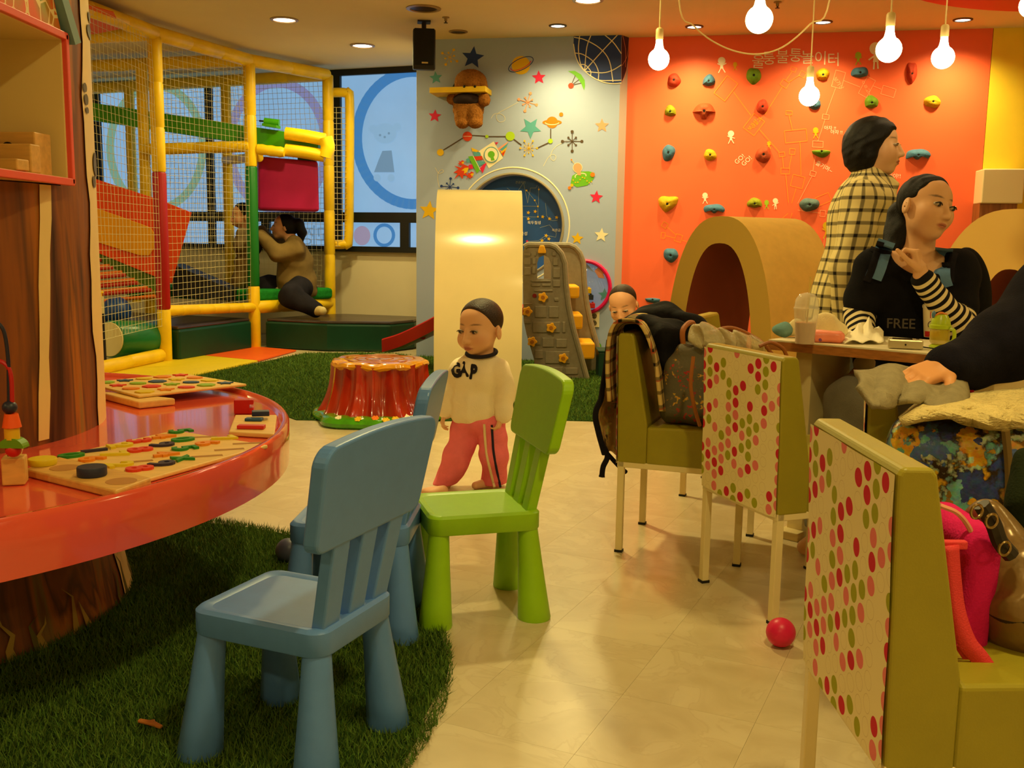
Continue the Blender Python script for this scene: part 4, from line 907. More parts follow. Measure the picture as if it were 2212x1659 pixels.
# clear toy drum with a pink rim, on the wall
p = GREY.at(1262, 620); Rg_ = np.stack([GREY.t, [0, 0, 1], GREY.n], 1); t = thing('toy_bubble', 'clear bubble of building bricks with a pink rim on the grey wall', 'toy display', p)
rr = .22
MB().tube([p+GREY.t*rr*math.cos(a)+np.array([0, 0, rr*math.sin(a)])+GREY.n*.015 for a in np.linspace(0, 2*PI, 49)], .017, 8).build('rim', mat('bubble_pink', (214, 18, 92), .35), t, world=True)
mb = MB(); mb.lathe([(rr*.96*math.cos(a), rr*.55*math.sin(a)) for a in np.linspace(0, 1.5, 9)], p, n=32, R=Rg_).build('dome', mat('bubble_clear', (235, 235, 225), .03, .5, trans=1.0, alpha=.22), t, world=True)
for x, y, cname, c in ((1268, 628, 'yellow', (232, 190, 20)), (1262, 650, 'red', (190, 30, 40)), (1272, 642, 'navy', (24, 40, 60)), (1256, 638, 'teal', (20, 90, 90)), (1276, 660, 'red', (190, 30, 40))):
    q = GREY.at(x, y, .05); o = MB().box(q, (.035, .025, .022), Rz(random.uniform(-.5, .5))).build('toy_brick', mat('brick_'+cname, c, .3), t, world=True, bevel=.004)
    mb = MB()
    for dx in (-.016, .016): mb.lathe([(.009, .02), (.009, .032), (.001, .032)], q+np.array([dx, 0, 0]), n=10)
    mb.build('studs', mat('brick_'+cname, c), o, world=True)
# dark green box behind chair, small dark box
for x, y, w, h, lb in ((1303, 805, .10, .2, 'small dark green box on the turf beside the toy slide'), (1740, 850, .16, .24, 'dark green box on the turf behind the dining table')):
    q = az(x, y+8, 0); o = MB().box((0, 0, h/2), (w/2, .12, h/2)).build('storage_box', mat('box_green', (8, 56, 42), .5), loc=q, bevel=.01); tag(o, lb, 'box')
    MB().box((0, 0, h+.006), (w/2+.006, .126, .008)).build('lid', mat('box_green', (8, 56, 42)), o, bevel=.004)
# ================================================================== TREE STUMP SEAT
sc_ = np.array([-.765, 5.68]); st = thing('tree_stump_seat', 'glossy red tree stump seat with a yellow top on a green flowered base', 'stump seat', (sc_[0], sc_[1], 0))
n = 96; H_s = .335
def srad(a, q):   # q 0 bottom .. 1 top
    rib = .5+.5*math.cos(17*a+1.3*math.sin(3*a)); f = (1-q)
    return .268+.055*f**2.2+(.020+.016*f)*(rib**1.5-.5)+.012*math.sin(5*a+1)*f+.028*f**3*max(0, math.sin(6*a+.5))
P = []
for i in range(21):
    q = i/20; z = .05+(H_s-.055)*q
    P.append([(srad(2*PI*k/n, q)*math.cos(2*PI*k/n), srad(2*PI*k/n, q)*math.sin(2*PI*k/n), z+(.008*math.sin(9*2*PI*k/n) if q > .9 else 0)) for k in range(n+1)])
MB().grid(P).build('trunk', mat('stump_red', (186, 44, 14), .16, .6, coat=.6, var=.35, vscale=5, stretch=(1, 1, .5), rgb2=(118, 22, 10), bump=.15, bscale=22), st)
mb = MB(); P = []
for r_, z in ((.26, H_s-.03), (.278, H_s-.012), (.272, H_s+.004), (.255, H_s+.010), (.15, H_s+.008), (.01, H_s+.008)):
    P.append([(r_*(1+.025*math.sin(5*a+1)+.012*math.sin(11*a))*math.cos(a), r_*(1+.025*math.sin(5*a+1)+.012*math.sin(11*a))*math.sin(a), z-.010*max(0, math.sin(7*a))*(r_ > .25)) for a in np.linspace(0, 2*PI, n+1)])
mb.grid(P).build('seat_top', mat('stump_yellow', (220, 150, 24), .15, .6, coat=.6, var=.2, vscale=7), st)
for r_ in (.08, .14, .20): MB().tube([(r_*(1+.05*math.sin(3*a))*math.cos(a), r_*(1+.05*math.sin(3*a))*math.sin(a), H_s+.0085) for a in np.linspace(0, 2*PI, 41)], .003, 6).build('growth_ring', mat('stump_ring', (170, 96, 30), .3), st)
def grad(a): return .40+.022*math.sin(3*a+.5)+.016*math.sin(5*a)+.01*math.sin(8*a)
P = [[(grad(a)*s_*math.cos(a), grad(a)*s_*math.sin(a), z) for a in np.linspace(0, 2*PI, n+1)] for s_, z in ((.96, .0), (1.0, .012), (1.0, .030), (.95, .05), (.86, .060), (.5, .062))]
gb = MB().grid(P).build('grass_base', mat('stump_grass', (60, 146, 14), .14, .6, coat=.7, var=.25, vscale=14, bump=.3, bscale=40), st)
for i, (a, f, c) in enumerate([(-2.05, .90, 'w'), (-1.75, .93, 'y'), (-1.5, .88, 'p'), (-1.2, .92, 'y'), (-1.0, .86, 'w'), (-.75, .93, 'y'), (-.5, .88, 'w'), (-.3, .92, 'p'), (-1.35, .96, 'y'), (-.9, .97, 'w'), (-.1, .9, 'y')]):
    x, y = grad(a)*f*math.cos(a), grad(a)*f*math.sin(a); z = .0605 if f < .9 else .056; m = {'w': v_cream, 'y': v_gold, 'p': v_orange}[c]
    mb = MB(); nn = np.array([math.cos(a)*.5, math.sin(a)*.5, .8]); Rn = frame(nn, (0, 0, 1)); RR = np.stack([Rn[:, 1], Rn[:, 2], Rn[:, 0]], 1)
    mb.lathe([((.020 if k % 2 else .02), 0) for k in range(1)]+[(.001, .003)], (x, y, z), n=5, R=RR)
    for k in range(6): mb.ball(np.array([x, y, z])+RR@np.array([.014*math.cos(k*PI/3), .014*math.sin(k*PI/3), .001]), (.008, .008, .003), 8, 4, RR)
    mb.build('painted_flower', m, gb)
# ================================================================== PLUSH ON A WALL SHELF
sh = thing('wall_shelf', 'small yellow shelf on the grey wall in front of the plush animal', 'shelf', GREY.at(1008, 202))
s0, s1 = GREY.at(944, 204), GREY.at(1062, 201)
MB().prism([s0+np.array([0, 0, -.022]), s1+np.array([0, 0, -.022]), s1+np.array([0, 0, .022]), s0+np.array([0, 0, .022])], GREY.n*.24).build('board', mat('shelf_yellow', (228, 186, 34), .5, var=.05, vscale=15), sh, world=True, bevel=.003)
MB().lathe([(.165, .0), (.165, .006), (.001, .006)], GREY.at(1015, 205, .001), n=32, R=np.stack([GREY.t, [0, 0, 1], GREY.n], 1)).build('round_back', mat('shelf_disc_navy', (14, 26, 44), .5), sh, world=True)
pc = GREY.at(1014, 225, .1); pu = thing('plush_animal', 'brown floppy-eared plush animal sitting through the small yellow shelf', 'plush toy', pc+np.array([0, 0, -.2]))
def gp(x, y, o=.1): return GREY.at(x, y, o)
S = SDF(); kx = 8.5/FPX
S.ell(gp(1017, 178, .10), (34*kx, .11, 27*kx)).ell(gp(1016, 180, .14), (24*kx, .09, 20*kx))
S.ell(gp(992, 186, .13), (9*kx, .045, 24*kx), Ry(.25)).ell(gp(1044, 184, .13), (9*kx, .045, 24*kx), Ry(-.25))
S.ell(gp(1012, 236, .10), (33*kx, .11, 28*kx)).ell(gp(998, 252, .16), (16*kx, .08, 24*kx)).ell(gp(1026, 252, .16), (17*kx, .08, 24*kx)).ell(gp(999, 266, .2), (14*kx, .06, 11*kx)).ell(gp(1027, 266, .2), (15*kx, .06, 11*kx))
S.ell(gp(1046, 216, .15), (13*kx, .05, 14*kx)).ell(gp(978, 214, .12), (13*kx, .05, 12*kx))
m_plush = mat('plush_brown', (150, 96, 40), .95, .1, var=.22, vscale=60, bump=1.0, bscale=120)
soft('body', S, .008, m_plush, pu, wob=lambda V: V+np.random.RandomState(3).normal(0, .0016, V.shape))
S = SDF().ell(gp(1010, 217, .12), (31*kx, .115, 15*kx)); soft('shirt', S, .008, mat('plush_shirt', (40, 26, 26), .9, var=.2, vscale=40), pu)
for x in (1003, 1026): MB().ball(gp(x, 187, .235), .012, 10, 8).build('eye', m_hole, pu, world=True)
# ================================================================== TREE COLUMN AND ROUND TABLE
CC = np.array([-1.73, 2.63]); CR = .59
def bark_mat():
    m = mat('painted_bark', (110, 62, 22), .5, .35); nt = m.node_tree; L = nt.links.new; b = nt.nodes['Principled BSDF']
    tc = nt.nodes.new('ShaderNodeTexCoord'); mp = nt.nodes.new('ShaderNodeMapping'); mp.inputs['Scale'].default_value = (6, 6, .55); L(tc.outputs['Object'], mp.inputs[0])
    n = nt.nodes.new('ShaderNodeTexNoise'); n.inputs['Scale'].default_value = 1.1; n.inputs['Detail'].default_value = 5; n.inputs['Distortion'].default_value = .6; L(mp.outputs[0], n.inputs[0])
    cr = nt.nodes.new('ShaderNodeValToRGB'); L(n.outputs[0], cr.inputs[0]); e = cr.color_ramp.elements
    e[0].position = .34; e[0].color = lin((52, 24, 16))+(1,); e[1].position = .68; e[1].color = lin((196, 128, 26))+(1,)
    for p, c in ((.40, (112, 64, 34)), (.46, (142, 82, 34)), (.51, (98, 60, 34)), (.555, (172, 102, 32)), (.60, (140, 112, 52)), (.64, (118, 66, 34))): x = e.new(p); x.color = lin(c)+(1,)
    L(cr.outputs[0], b.inputs['Base Color']); return m
m_bark = bark_mat(); m_col_cream = mat('trunk_cream', (232, 206, 140), .5, .35, var=.05, vscale=6)
tk = thing('tree_column', 'structural column painted as a brown tree trunk with cream gaps', 'column', (CC[0], CC[1], 0))
tk['kind'] = 'structure'; del tk['category']; del tk['label']; tk.name = 'wall_column'; WM[tk.name] = WM.get('tree_column', M4((CC[0], CC[1], 0)))
def crad(z): return CR+.055*max(0, 1-z/.42)**2
HXN = (1.143, 1.511, -1.62, -.12)      # opening for the house shelf: z0, z1, angles
mb = MB(); zs = list(np.linspace(0, .45, 10))+[.7, .95, HXN[0], HXN[1], 1.8, 2.2, CEIL]; NA = 96; ang_ = [-PI+2*PI*k/NA for k in range(NA+1)]
for i in range(len(zs)-1):
    for k in range(NA):
        if zs[i] >= HXN[0]-1e-6 and zs[i+1] <= HXN[1]+1e-6 and ang_[k] > HXN[2] and ang_[k+1] < HXN[3]: continue
        mb.smooth = True; mb._add([(crad(z)*math.cos(a), crad(z)*math.sin(a), z) for z, a in ((zs[i], ang_[k]), (zs[i], ang_[k+1]), (zs[i+1], ang_[k+1]), (zs[i+1], ang_[k]))], [(0, 1, 2, 3)])
mb.build('trunk', m_bark, tk)
def colang(x, y):
    d = ray(x, y)[:2]; o_ = -CC; a = d@d; b = 2*(o_@d); c = o_@o_-CR**2; q = b*b-4*a*c
    if q < 0: t = -b/(2*a)
    else: t = (-b-math.sqrt(q))/(2*a)
    p = o_+d*t; return math.atan2(p[1], p[0])
def strip(pts_l, pts_r, name, m, off=.004):
    """painted band between two edges given as (x,y) picture points down the trunk"""
    rows = []
    for (xl, y), (xr, _) in zip(pts_l, pts_r):
        al, ar = colang(xl, y), colang(xr, y); am = (al+ar)/2; d = ray((xl+xr)/2, y); t = (CC@d[:2]/np.linalg.norm(d[:2])-CR*.8)/np.linalg.norm(d[:2]); z = CAMH+d[2]*t
        z = max(.0, min(CEIL, z)); R_ = crad(z)+off; rows.append([(R_*math.cos(a), R_*math.sin(a), z) for a in np.linspace(al, ar, 7)])
    MB().grid(rows).build(name, m, tk)
ys = [395, 470, 550, 620, 700, 780, 860, 960]
strip([(82+1.5*math.sin(i*1.7), y) for i, y in enumerate(ys)], [(107+2*math.sin(i*2.3)-2*(y > 600), y) for i, y in enumerate(ys)], 'cream_gap', m_col_cream)
# the cream edge band at the right of the trunk, wrapping away from view
a0 = colang(184, 300); rows = []
for i, z in enumerate(np.linspace(0, CEIL, 40)):
    R_ = crad(z)+.004; aa = a0-.02+.018*math.sin(i*.9)+.012*math.sin(i*2.1)+(.05 if z > 1.9 else 0); rows.append([(R_*math.cos(a), R_*math.sin(a), z) for a in np.linspace(aa, aa+.62, 10)])
MB().grid(rows).build('cream_gap', m_col_cream, tk)
for k in range(26):   # painted grass tufts round the foot
    a = random.uniform(-1.75, .5); h_ = random.uniform(.05, .13); w_ = .012; rows = []
    for q in np.linspace(0, 1, 5): z = h_*q; R_ = crad(z)+.005; da = .10*q*random.choice((-1, 1))*.3; rows.append([(R_*math.cos(a+da+s_*w_*(1-q)/.6), R_*math.sin(a+da+s_*w_*(1-q)/.6), z) for s_ in (-1, 1)])
    MB().grid(rows).build('painted_tuft', mat('tuft_olive' if k % 2 else 'tuft_gold', (104, 96, 20) if k % 2 else (180, 150, 60), .6), tk)
m_leaf = mat('painted_leaf', (86, 78, 24), .5)
for (x, y, w, h_) in ((186, 55, 4, 16), (187, 20, 3, 12), (181, 215, 4, 12), (183, 238, 3, 7), (200, 350, 4, 28), (198, 390, 3, 14), (178, 190, 4, 10)):
    al = colang(x-w, y); ar = colang(x+w, y); d = ray(x, y); t = 2.72/d[1]; z = CAMH+d[2]*t; hz_ = h_/FPX*2.7; rows = []
    for q in np.linspace(-1, 1, 9): hw_ = (ar-al)/2*math.sqrt(max(0, 1-q*q)); R_ = CR+.007; am = (al+ar)/2; rows.append([(R_*math.cos(a), R_*math.sin(a), z+hz_*q) for a in (am-hw_, am+hw_)])
    MB().grid(rows).build('painted_leaf', m_leaf, tk)
# ------------------------------------------------------------------ house-shaped shelf on the trunk
m_pink = mat('frame_coral', (226, 84, 66), .35, .4); m_nic = mat('niche_cream', (226, 200, 130), .6, .25)
hx, hy0, hy1, hz0, hz1, hd = -1.105, 1.72, 2.545, 1.146, 1.508, .36
hs = thing('house_shelf', 'open house-shaped shelf with a coral frame fixed to the tree column', 'shelf', (hx-hd/2, (hy0+hy1)/2, hz0))
def hb(name, x0, x1, y0, y1, z0, z1, m, bev=.002): return MB().box(((x0+x1)/2, (y0+y1)/2, (z0+z1)/2), ((x1-x0)/2, (y1-y0)/2, (z1-z0)/2)).build(name, m, hs, world=True, bevel=bev)
th = .016
hb('back_panel', hx-hd, hx-hd+th, hy0, hy1, hz0, hz1, m_nic); hb('side_panel', hx-hd, hx-.012, hy1-th, hy1, hz0, hz1, m_nic); hb('side_panel', hx-hd, hx-.012, hy0, hy0+th, hz0, hz1, m_nic); hb('floor_panel', hx-hd, hx-.012, hy0, hy1, hz0, hz0+th, m_nic); hb('ceiling_panel', hx-hd, hx-.012, hy0, hy1, hz1-th, hz1, m_nic)
for y0, y1, z0, z1 in ((hy0, hy1, hz0-.004, hz0+.014), (hy0, hy1, hz1-.014, hz1+.004), (hy0, hy0+.016, hz0, hz1), (hy1-.012, hy1+.004, hz0, hz1)): hb('frame_strip', hx-.014, hx, y0, y1, z0, z1, m_pink)
ym = (hy0+hy1)/2
def scribble_mat():
    m = mat('scribbled_gable', (226, 92, 26), .5); nt = m.node_tree; L = nt.links.new; b = nt.nodes['Principled BSDF']; tc = nt.nodes.new('ShaderNodeTexCoord')
    g = nt.nodes.new('ShaderNodeTexNoise'); g.inputs['Scale'].default_value = 5; L(tc.outputs['Object'], g.inputs[0]); cr = nt.nodes.new('ShaderNodeValToRGB'); L(g.outputs[0], cr.inputs[0]); e = cr.color_ramp.elements
    e[0].position = .42; e[0].color = lin((150, 150, 30))+(1,); e[1].position = .55; e[1].color = lin((230, 92, 24))+(1,)
    v = nt.nodes.new('ShaderNodeTexVoronoi'); v.feature = 'DISTANCE_TO_EDGE'; v.inputs['Scale'].default_value = 22; L(tc.outputs['Object'], v.inputs[0])
    lt = nt.nodes.new('ShaderNodeMath'); lt.operation = 'LESS_THAN'; lt.inputs[1].default_value = .05; L(v.outputs['Distance'], lt.inputs[0])
    mx = nt.nodes.new('ShaderNodeMix'); mx.data_type = 'RGBA'; L(lt.outputs[0], mx.inputs[0]); L(cr.outputs[0], mx.inputs[6]); mx.inputs[7].default_value = lin((240, 216, 150))+(1,); L(mx.outputs[2], b.inputs['Base Color']); return m
MB().prism([(hx-.012, hy0, hz1), (hx-.012, hy1-.01, hz1), (hx-.012, hy1-.10, hz1+.19), (hx-.012, ym, hz1+.42), (hx-.012, hy0+.1, hz1+.19)], (-.02, 0, 0)).build('gable', scribble_mat(), hs, world=True)
for ya, za, yb, zb_ in ((hy1+.02, hz1-.02, ym, hz1+.66), (hy0-.02, hz1-.02, ym, hz1+.66)):
    MB().prism([(hx+.008, ya, za), (hx+.008, ya+.034*(1 if ya > ym else -1), za+.012), (hx+.008, yb, zb_), (hx+.008, yb, zb_-.05)], (-.34, 0, 0)).build('roof_board', mat('roof_bluegrey', (108, 148, 150), .5), hs, world=True)
# wooden blocks on the shelf
m_wood = mat('beech_wood', (214, 166, 88), .5, .3, var=.12, vscale=5, stretch=(2, 14, 14)); m_wood2 = mat('maple_wood', (228, 188, 112), .5, .3, var=.08, vscale=5, stretch=(2, 14, 14))
zf = hz0+th
def wblock(c, h, rz, label, hole=False):
    t = thing('wooden_block', label, 'wooden block', (c[0], c[1], c[2]-h[2]), rz, group='wooden blocks in the house shelf')
    MB().box((0, 0, h[2]), h).build('block_body', m_wood, t, bevel=.003)
    if hole: MB().lathe([(.016, 0), (.016, .002), (.001, .002)], (h[0]*.1, -h[1]-.0005, h[2]*1.2), n=16, R=Rx(PI/2)).build('drilled_hole', m_hole, t)
wblock((-1.215, 2.465, zf+.05), (.075, .035, .05), -.1, 'large wooden block with a drilled hole in the house shelf', True)
wblock((-1.22, 2.385, zf+.033), (.10, .02, .033), -.1, 'grooved wooden bar lying in front of the drilled block')
wblock((-1.22, 2.31, zf+.013), (.11, .022, .013), -.15, 'flat wooden bar at the front of the house shelf')
wblock((-1.36, 2.36, zf+.09), (.018, .02, .09), .1, 'upright wooden bar leaning at the back of the house shelf')
# ------------------------------------------------------------------ round play table
TR_, TZ = 1.192, .50; TCN = np.array([-1.80, 2.54])
m_tab = mat('table_red_gloss', (226, 84, 62), .14, .5, coat=.55, var=.03); 
tb = thing('round_play_table', 'large round coral red play table built round the tree column', 'table', (TCN[0], TCN[1], 0))
MB().lathe([(CR-.12, TZ-.02), (TR_-.03, TZ-.02), (TR_-.03, TZ), (CR-.12, TZ)], n=128, smooth=False).build('top', m_tab, tb)
MB().lathe([(TR_-.012, TZ-.110), (TR_, TZ-.106), (TR_+.002, TZ-.05), (TR_+.002, TZ+.004), (TR_-.004, TZ+.012), (TR_-.014, TZ+.012), (TR_-.024, TZ+.003), (TR_-.03, TZ-.003)], n=128).build('edge_band', m_tab, tb)
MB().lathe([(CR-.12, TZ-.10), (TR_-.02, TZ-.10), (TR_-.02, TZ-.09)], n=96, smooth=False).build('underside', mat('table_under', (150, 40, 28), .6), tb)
zt = TZ+.0005
def tp_(x, y, z=None): return az(x, y, TZ if z is None else z)
# ------------------------------------------------------------------ toys on the table
def slab(name, label, cat, px, z0, h, m, bev=.003):
    pts = [az(x, y, z0+h) for x, y in px]; c = np.mean(pts, 0); o = MB().prism([(p[0], p[1], z0) for p in pts][::-1], (0, 0, h)).build(name, m, world=True, loc=(c[0], c[1], z0), bevel=bev); return tag(o, label, cat), pts
pz, pp = slab('number_puzzle', 'wooden number puzzle board lying on the red table', 'puzzle board', [(377, 929), (579, 961), (324, 1033), (122, 985)], TZ+.001, .009, m_wood2)
ptop = TZ+.010
ncol = {c: mat('piece_'+c, v, .45, .35) for c, v in dict(green=(44, 132, 40), orange=(232, 138, 30), red=(220, 64, 34), navy=(50, 42, 66), yellow=(222, 196, 30), plain=(236, 206, 140), lime=(140, 180, 30), blue=(50, 82, 120)).items()}
puzzle_dir = pp[1]-pp[0]; pux = puzzle_dir[:2]/np.linalg.norm(puzzle_dir[:2])
def npiece(ch, zx, zy, col, place):
    x, y = zx*.2984, 860+zy*.2984; p = az(x, y, ptop); V, F = text2d(ch, .03); s_ = .080; ang = math.atan2(pux[1], pux[0])-.35
    t = thing('number_piece', '%s wooden puzzle piece shaped as %s, %s' % (col, 'a times sign' if ch == 'x' else 'the number '+ch, place), 'puzzle piece', (p[0], p[1], ptop), ang, group='pieces of the number puzzle')
    def poly(scale, grow, z0, z1, nm, m):
        c = V.mean(0); mb = MB(); 
        Vt = [((v[0])*s_*scale, (v[1])*s_*1.0*scale) for v in V]
        # solid slab: top faces, bottom faces and outline walls
        edges = {}
        for f in F:
            for i in range(len(f)): e = (f[i], f[(i+1) % len(f)]); edges[e] = 1
        mb._add([(a, b, z1) for a, b in Vt], F); mb._add([(a, b, z0) for a, b in Vt], [tuple(reversed(f)) for f in F])
        nv = len(Vt); off = len(mb.v); mb._add([(a, b, z0) for a, b in Vt]+[(a, b, z1) for a, b in Vt], [(a, b, nv+b, nv+a) for a, b in edges if (b, a) not in edges]); mb.build(nm, m, t)
    poly(1.0, 0, 0, .006, 'digit', ncol[col])
for a in [('5', 1300, 248, 'green', 'at the far corner of the board'), ('4', 1170, 285, 'orange', 'in the far row'), ('0', 1315, 308, 'green', 'in the middle of the far half'), ('3', 1000, 318, 'red', 'along the far edge'), ('9', 1165, 346, 'navy', 'in the middle row'), ('6', 1490, 335, 'orange', 'at the right end of the board'), ('7', 1610, 298, 'yellow', 'beside the empty slots at the right'), ('2', 865, 352, 'yellow', 'left of the middle row'), ('8', 1005, 382, 'red', 'in the centre of the board'), ('5', 1330, 372, 'green', 'nearer the camera'), ('1', 672, 388, 'navy', 'near the left end'), ('7', 815, 415, 'yellow', 'left of the centre'), ('4', 1185, 415, 'orange', 'in the near row'), ('x', 1340, 443, 'green', 'in the near row'), ('0', 505, 425, 'green', 'at the left end of the board'), ('6', 655, 450, 'orange', 'beside the left end'), ('2', 860, 492, 'yellow', 'beside the dark cylinder'), ('8', 1000, 520, 'red', 'at the near corner'), ('9', 1160, 484, 'navy', 'in the near row')]: npiece(*a)
for zx, zy, r_ in ((1470, 282, .0), (1660, 372, .1), (1500, 420, .1), (990, 460, .2), (1790, 328, 0)):
    p = az(zx*.2984, 860+zy*.2984, ptop); MB().box((p[0], p[1], ptop+.0003), (.035, .008, .0004), Rz(.3+r_)).build('empty_slot', mat('slot_shadow', (168, 118, 50), .7), pz, world=True)
# round-peg board
rb, rp = slab('peg_board', 'beech board with round recesses at the near edge of the red table', 'peg board', [(128, 986), (327, 1032), (250, 1060), (54, 1012)], TZ+.001, .018, m_wood, .004)
def cyl(name, label, cat, x, y, z0, r_, h_, m, grp=None, cone=1.):
    p = az(x, y, z0); t = MB().lathe([(r_*.96, 0), (r_, .002), (r_*cone, h_-.002), (r_*cone*.96, h_)], n=28).build(name, m, loc=(p[0], p[1], z0)); return tag(t, label, cat, grp)
cyl('round_peg', 'flat yellow round peg on the beech board', 'peg', 92, 1003, TZ+.0195, .030, .014, ncol['yellow']); cyl('round_peg', 'dark blue round peg on the beech board', 'peg', 199, 1027, TZ+.0195, .030, .020, mat('peg_navy', (38, 42, 66), .5))
for x, y in ((140, 1010), (262, 1039)):
    p = az(x, y, TZ+.0195); MB().lathe([(.031, 0), (.031, .0006), (.001, .0006)], (p[0], p[1], TZ+.0190), n=28).build('recess', mat('recess_wood', (176, 122, 54), .6), rb, world=True)
# shape board on the right
sbd, _ = slab('shape_board', 'small wooden shape board near the table rim', 'shape board', [(508, 896), (598, 896), (593, 938), (494, 932)], TZ+.001, .012, m_wood2)
for x, y, w, d, h_, m, lb, rz in ((543, 926, .036, .013, .010, mat('tile_red', (206, 40, 34), .4), 'red rectangular piece on the small shape board', .0), (549, 909, .024, .012, .008, mat('tile_blue', (44, 86, 130), .4), 'blue flat piece on the small shape board', .0), (563, 898, .024, .016, .014, mat('tile_navy', (40, 46, 78), .4), 'dark blue block resting on the blue piece', .25)):
    p = az(x, y, TZ+.013+(.009 if 'dark' in lb else 0)); o = MB().box((0, 0, h_/2+.0005), (w, d, h_/2), Rz(rz)).build('shape_piece', m, loc=p, bevel=.002); tag(o, lb, 'puzzle piece')
p = az(523, 893, TZ); t = thing('toy_block', 'red notched wooden block standing near the table rim', 'toy block', (p[0], p[1], TZ), .2); mr = mat('block_red', (192, 26, 24), .4)
MB().box((0, 0, .022), (.022, .018, .021)).build('block_body', mr, t, bevel=.002); MB().box((.026, 0, .036), (.008, .018, .007)).box((.026, 0, .010), (.008, .018, .009)).build('teeth', mr, t, bevel=.001)
# far puzzle on a box
bx_, _ = slab('wooden_tray', 'upturned wooden tray under the far shape puzzle', 'tray', [(208, 845), (288, 850), (379, 860), (300, 868)], TZ+.001, .022, m_wood2, .005)
fp, fpp = slab('shape_puzzle', 'wooden shape puzzle board propped on a tray at the back of the table', 'puzzle board', [(185, 826), (395, 806), (533, 829), (300, 855)], TZ+.024, .008, m_wood2)
cols = ['lime', 'orange', 'blue', 'red', 'yellow']; k_ = 0
for i in range(5):
    for j in range(4):
        u, v = .12+.19*i, .14+.24*j; p = (fpp[0]*(1-u)+fpp[1]*u)*(1-v)+(fpp[3]*(1-u)+fpp[2]*u)*v; c = cols[(i*2+j*3) % 5]; k_ += 1
        sh_ = [(1, .35), (.3, 1), (-.8, .8), (-1, -.4), (-.1, -1), (.9, -.6)] if (i+j) % 3 == 0 else ([(math.cos(a)*(1 if q % 2 else .5), math.sin(a)*(1 if q % 2 else .5)) for q, a in enumerate(np.linspace(0, 2*PI, 10, endpoint=False))] if (i+j) % 3 == 1 else [(math.cos(a), .75*math.sin(a)) for a in np.linspace(0, 2*PI, 12, endpoint=False)])
        MB().prism([(p[0]+.028*a, p[1]+.028*b, TZ+.0322) for a, b in sh_], (0, 0, .004)).build('shape_piece', ncol[c], fp, world=True)
# bead maze at the left edge
bm = thing('bead_maze', 'wooden bead maze with stacked coloured beads at the left edge of the table', 'bead toy', tp_(25, 1058))
b0 = az(34, 1055, TZ+.0); Yb = b0[1]+.02
def bp(x, y): return ay(x, y, Yb)
MB().box((b0[0]-.02, Yb+.02, TZ+.030), (.022, .022, .029), Rz(.3)).build('end_block', m_wood, bm, world=True, bevel=.003)
MB().box((b0[0]-.06, Yb+.10, TZ+.045), (.012, .11, .012), Rz(.4)).build('base_rail', m_wood, bm, world=True, bevel=.004)
kk = Yb/FPX
for y, rx, rz_, m, nm in ((880, 16, 15, mat('bead_navy', (34, 38, 58), .4), 'ball'), (972, 17, 16, mat('bead_red', (196, 34, 28), .4), 'ball')): MB().ball(bp(29 if y > 900 else 21, y), (rx*kk, rx*kk, rz_*kk), 18, 12).build('bead', m, bm, world=True)
c = bp(25, 907); MB().lathe([(20*kk, -16*kk), (14*kk, 14*kk), (.001, 14*kk)], c, n=20).build('bead', mat('bead_orange', (232, 88, 18), .4), bm, world=True)
c = bp(26, 936); MB().lathe([(16*kk, -13*kk), (16*kk, 13*kk), (.001, 13*kk)], c, n=20).build('bead', mat('bead_yellow', (218, 178, 28), .4), bm, world=True)
c = bp(29, 958); mb = MB(); mb.prism([c+np.array([28*kk*math.cos(a), -.014, 22*kk*math.sin(a)-8*kk]) for a in np.linspace(0, PI, 14)], (0, .028, 0)); mb.build('bead', mat('bead_green', (96, 150, 20), .4), bm, world=True)
MB().tube(smooth_path([bp(20, 985), bp(19, 830), bp(17, 770), bp(8, 715), bp(-12, 690)], 6), .004, 8).build('wire', mat('wire_navy', (24, 26, 50), .35), bm, world=True)
MB().tube(smooth_path([bp(26, 985), bp(26, 850), bp(22, 805), bp(10, 785), bp(-14, 776)], 6), .0045, 8).build('wire', mat('wire_red', (178, 22, 26), .35), bm, world=True)
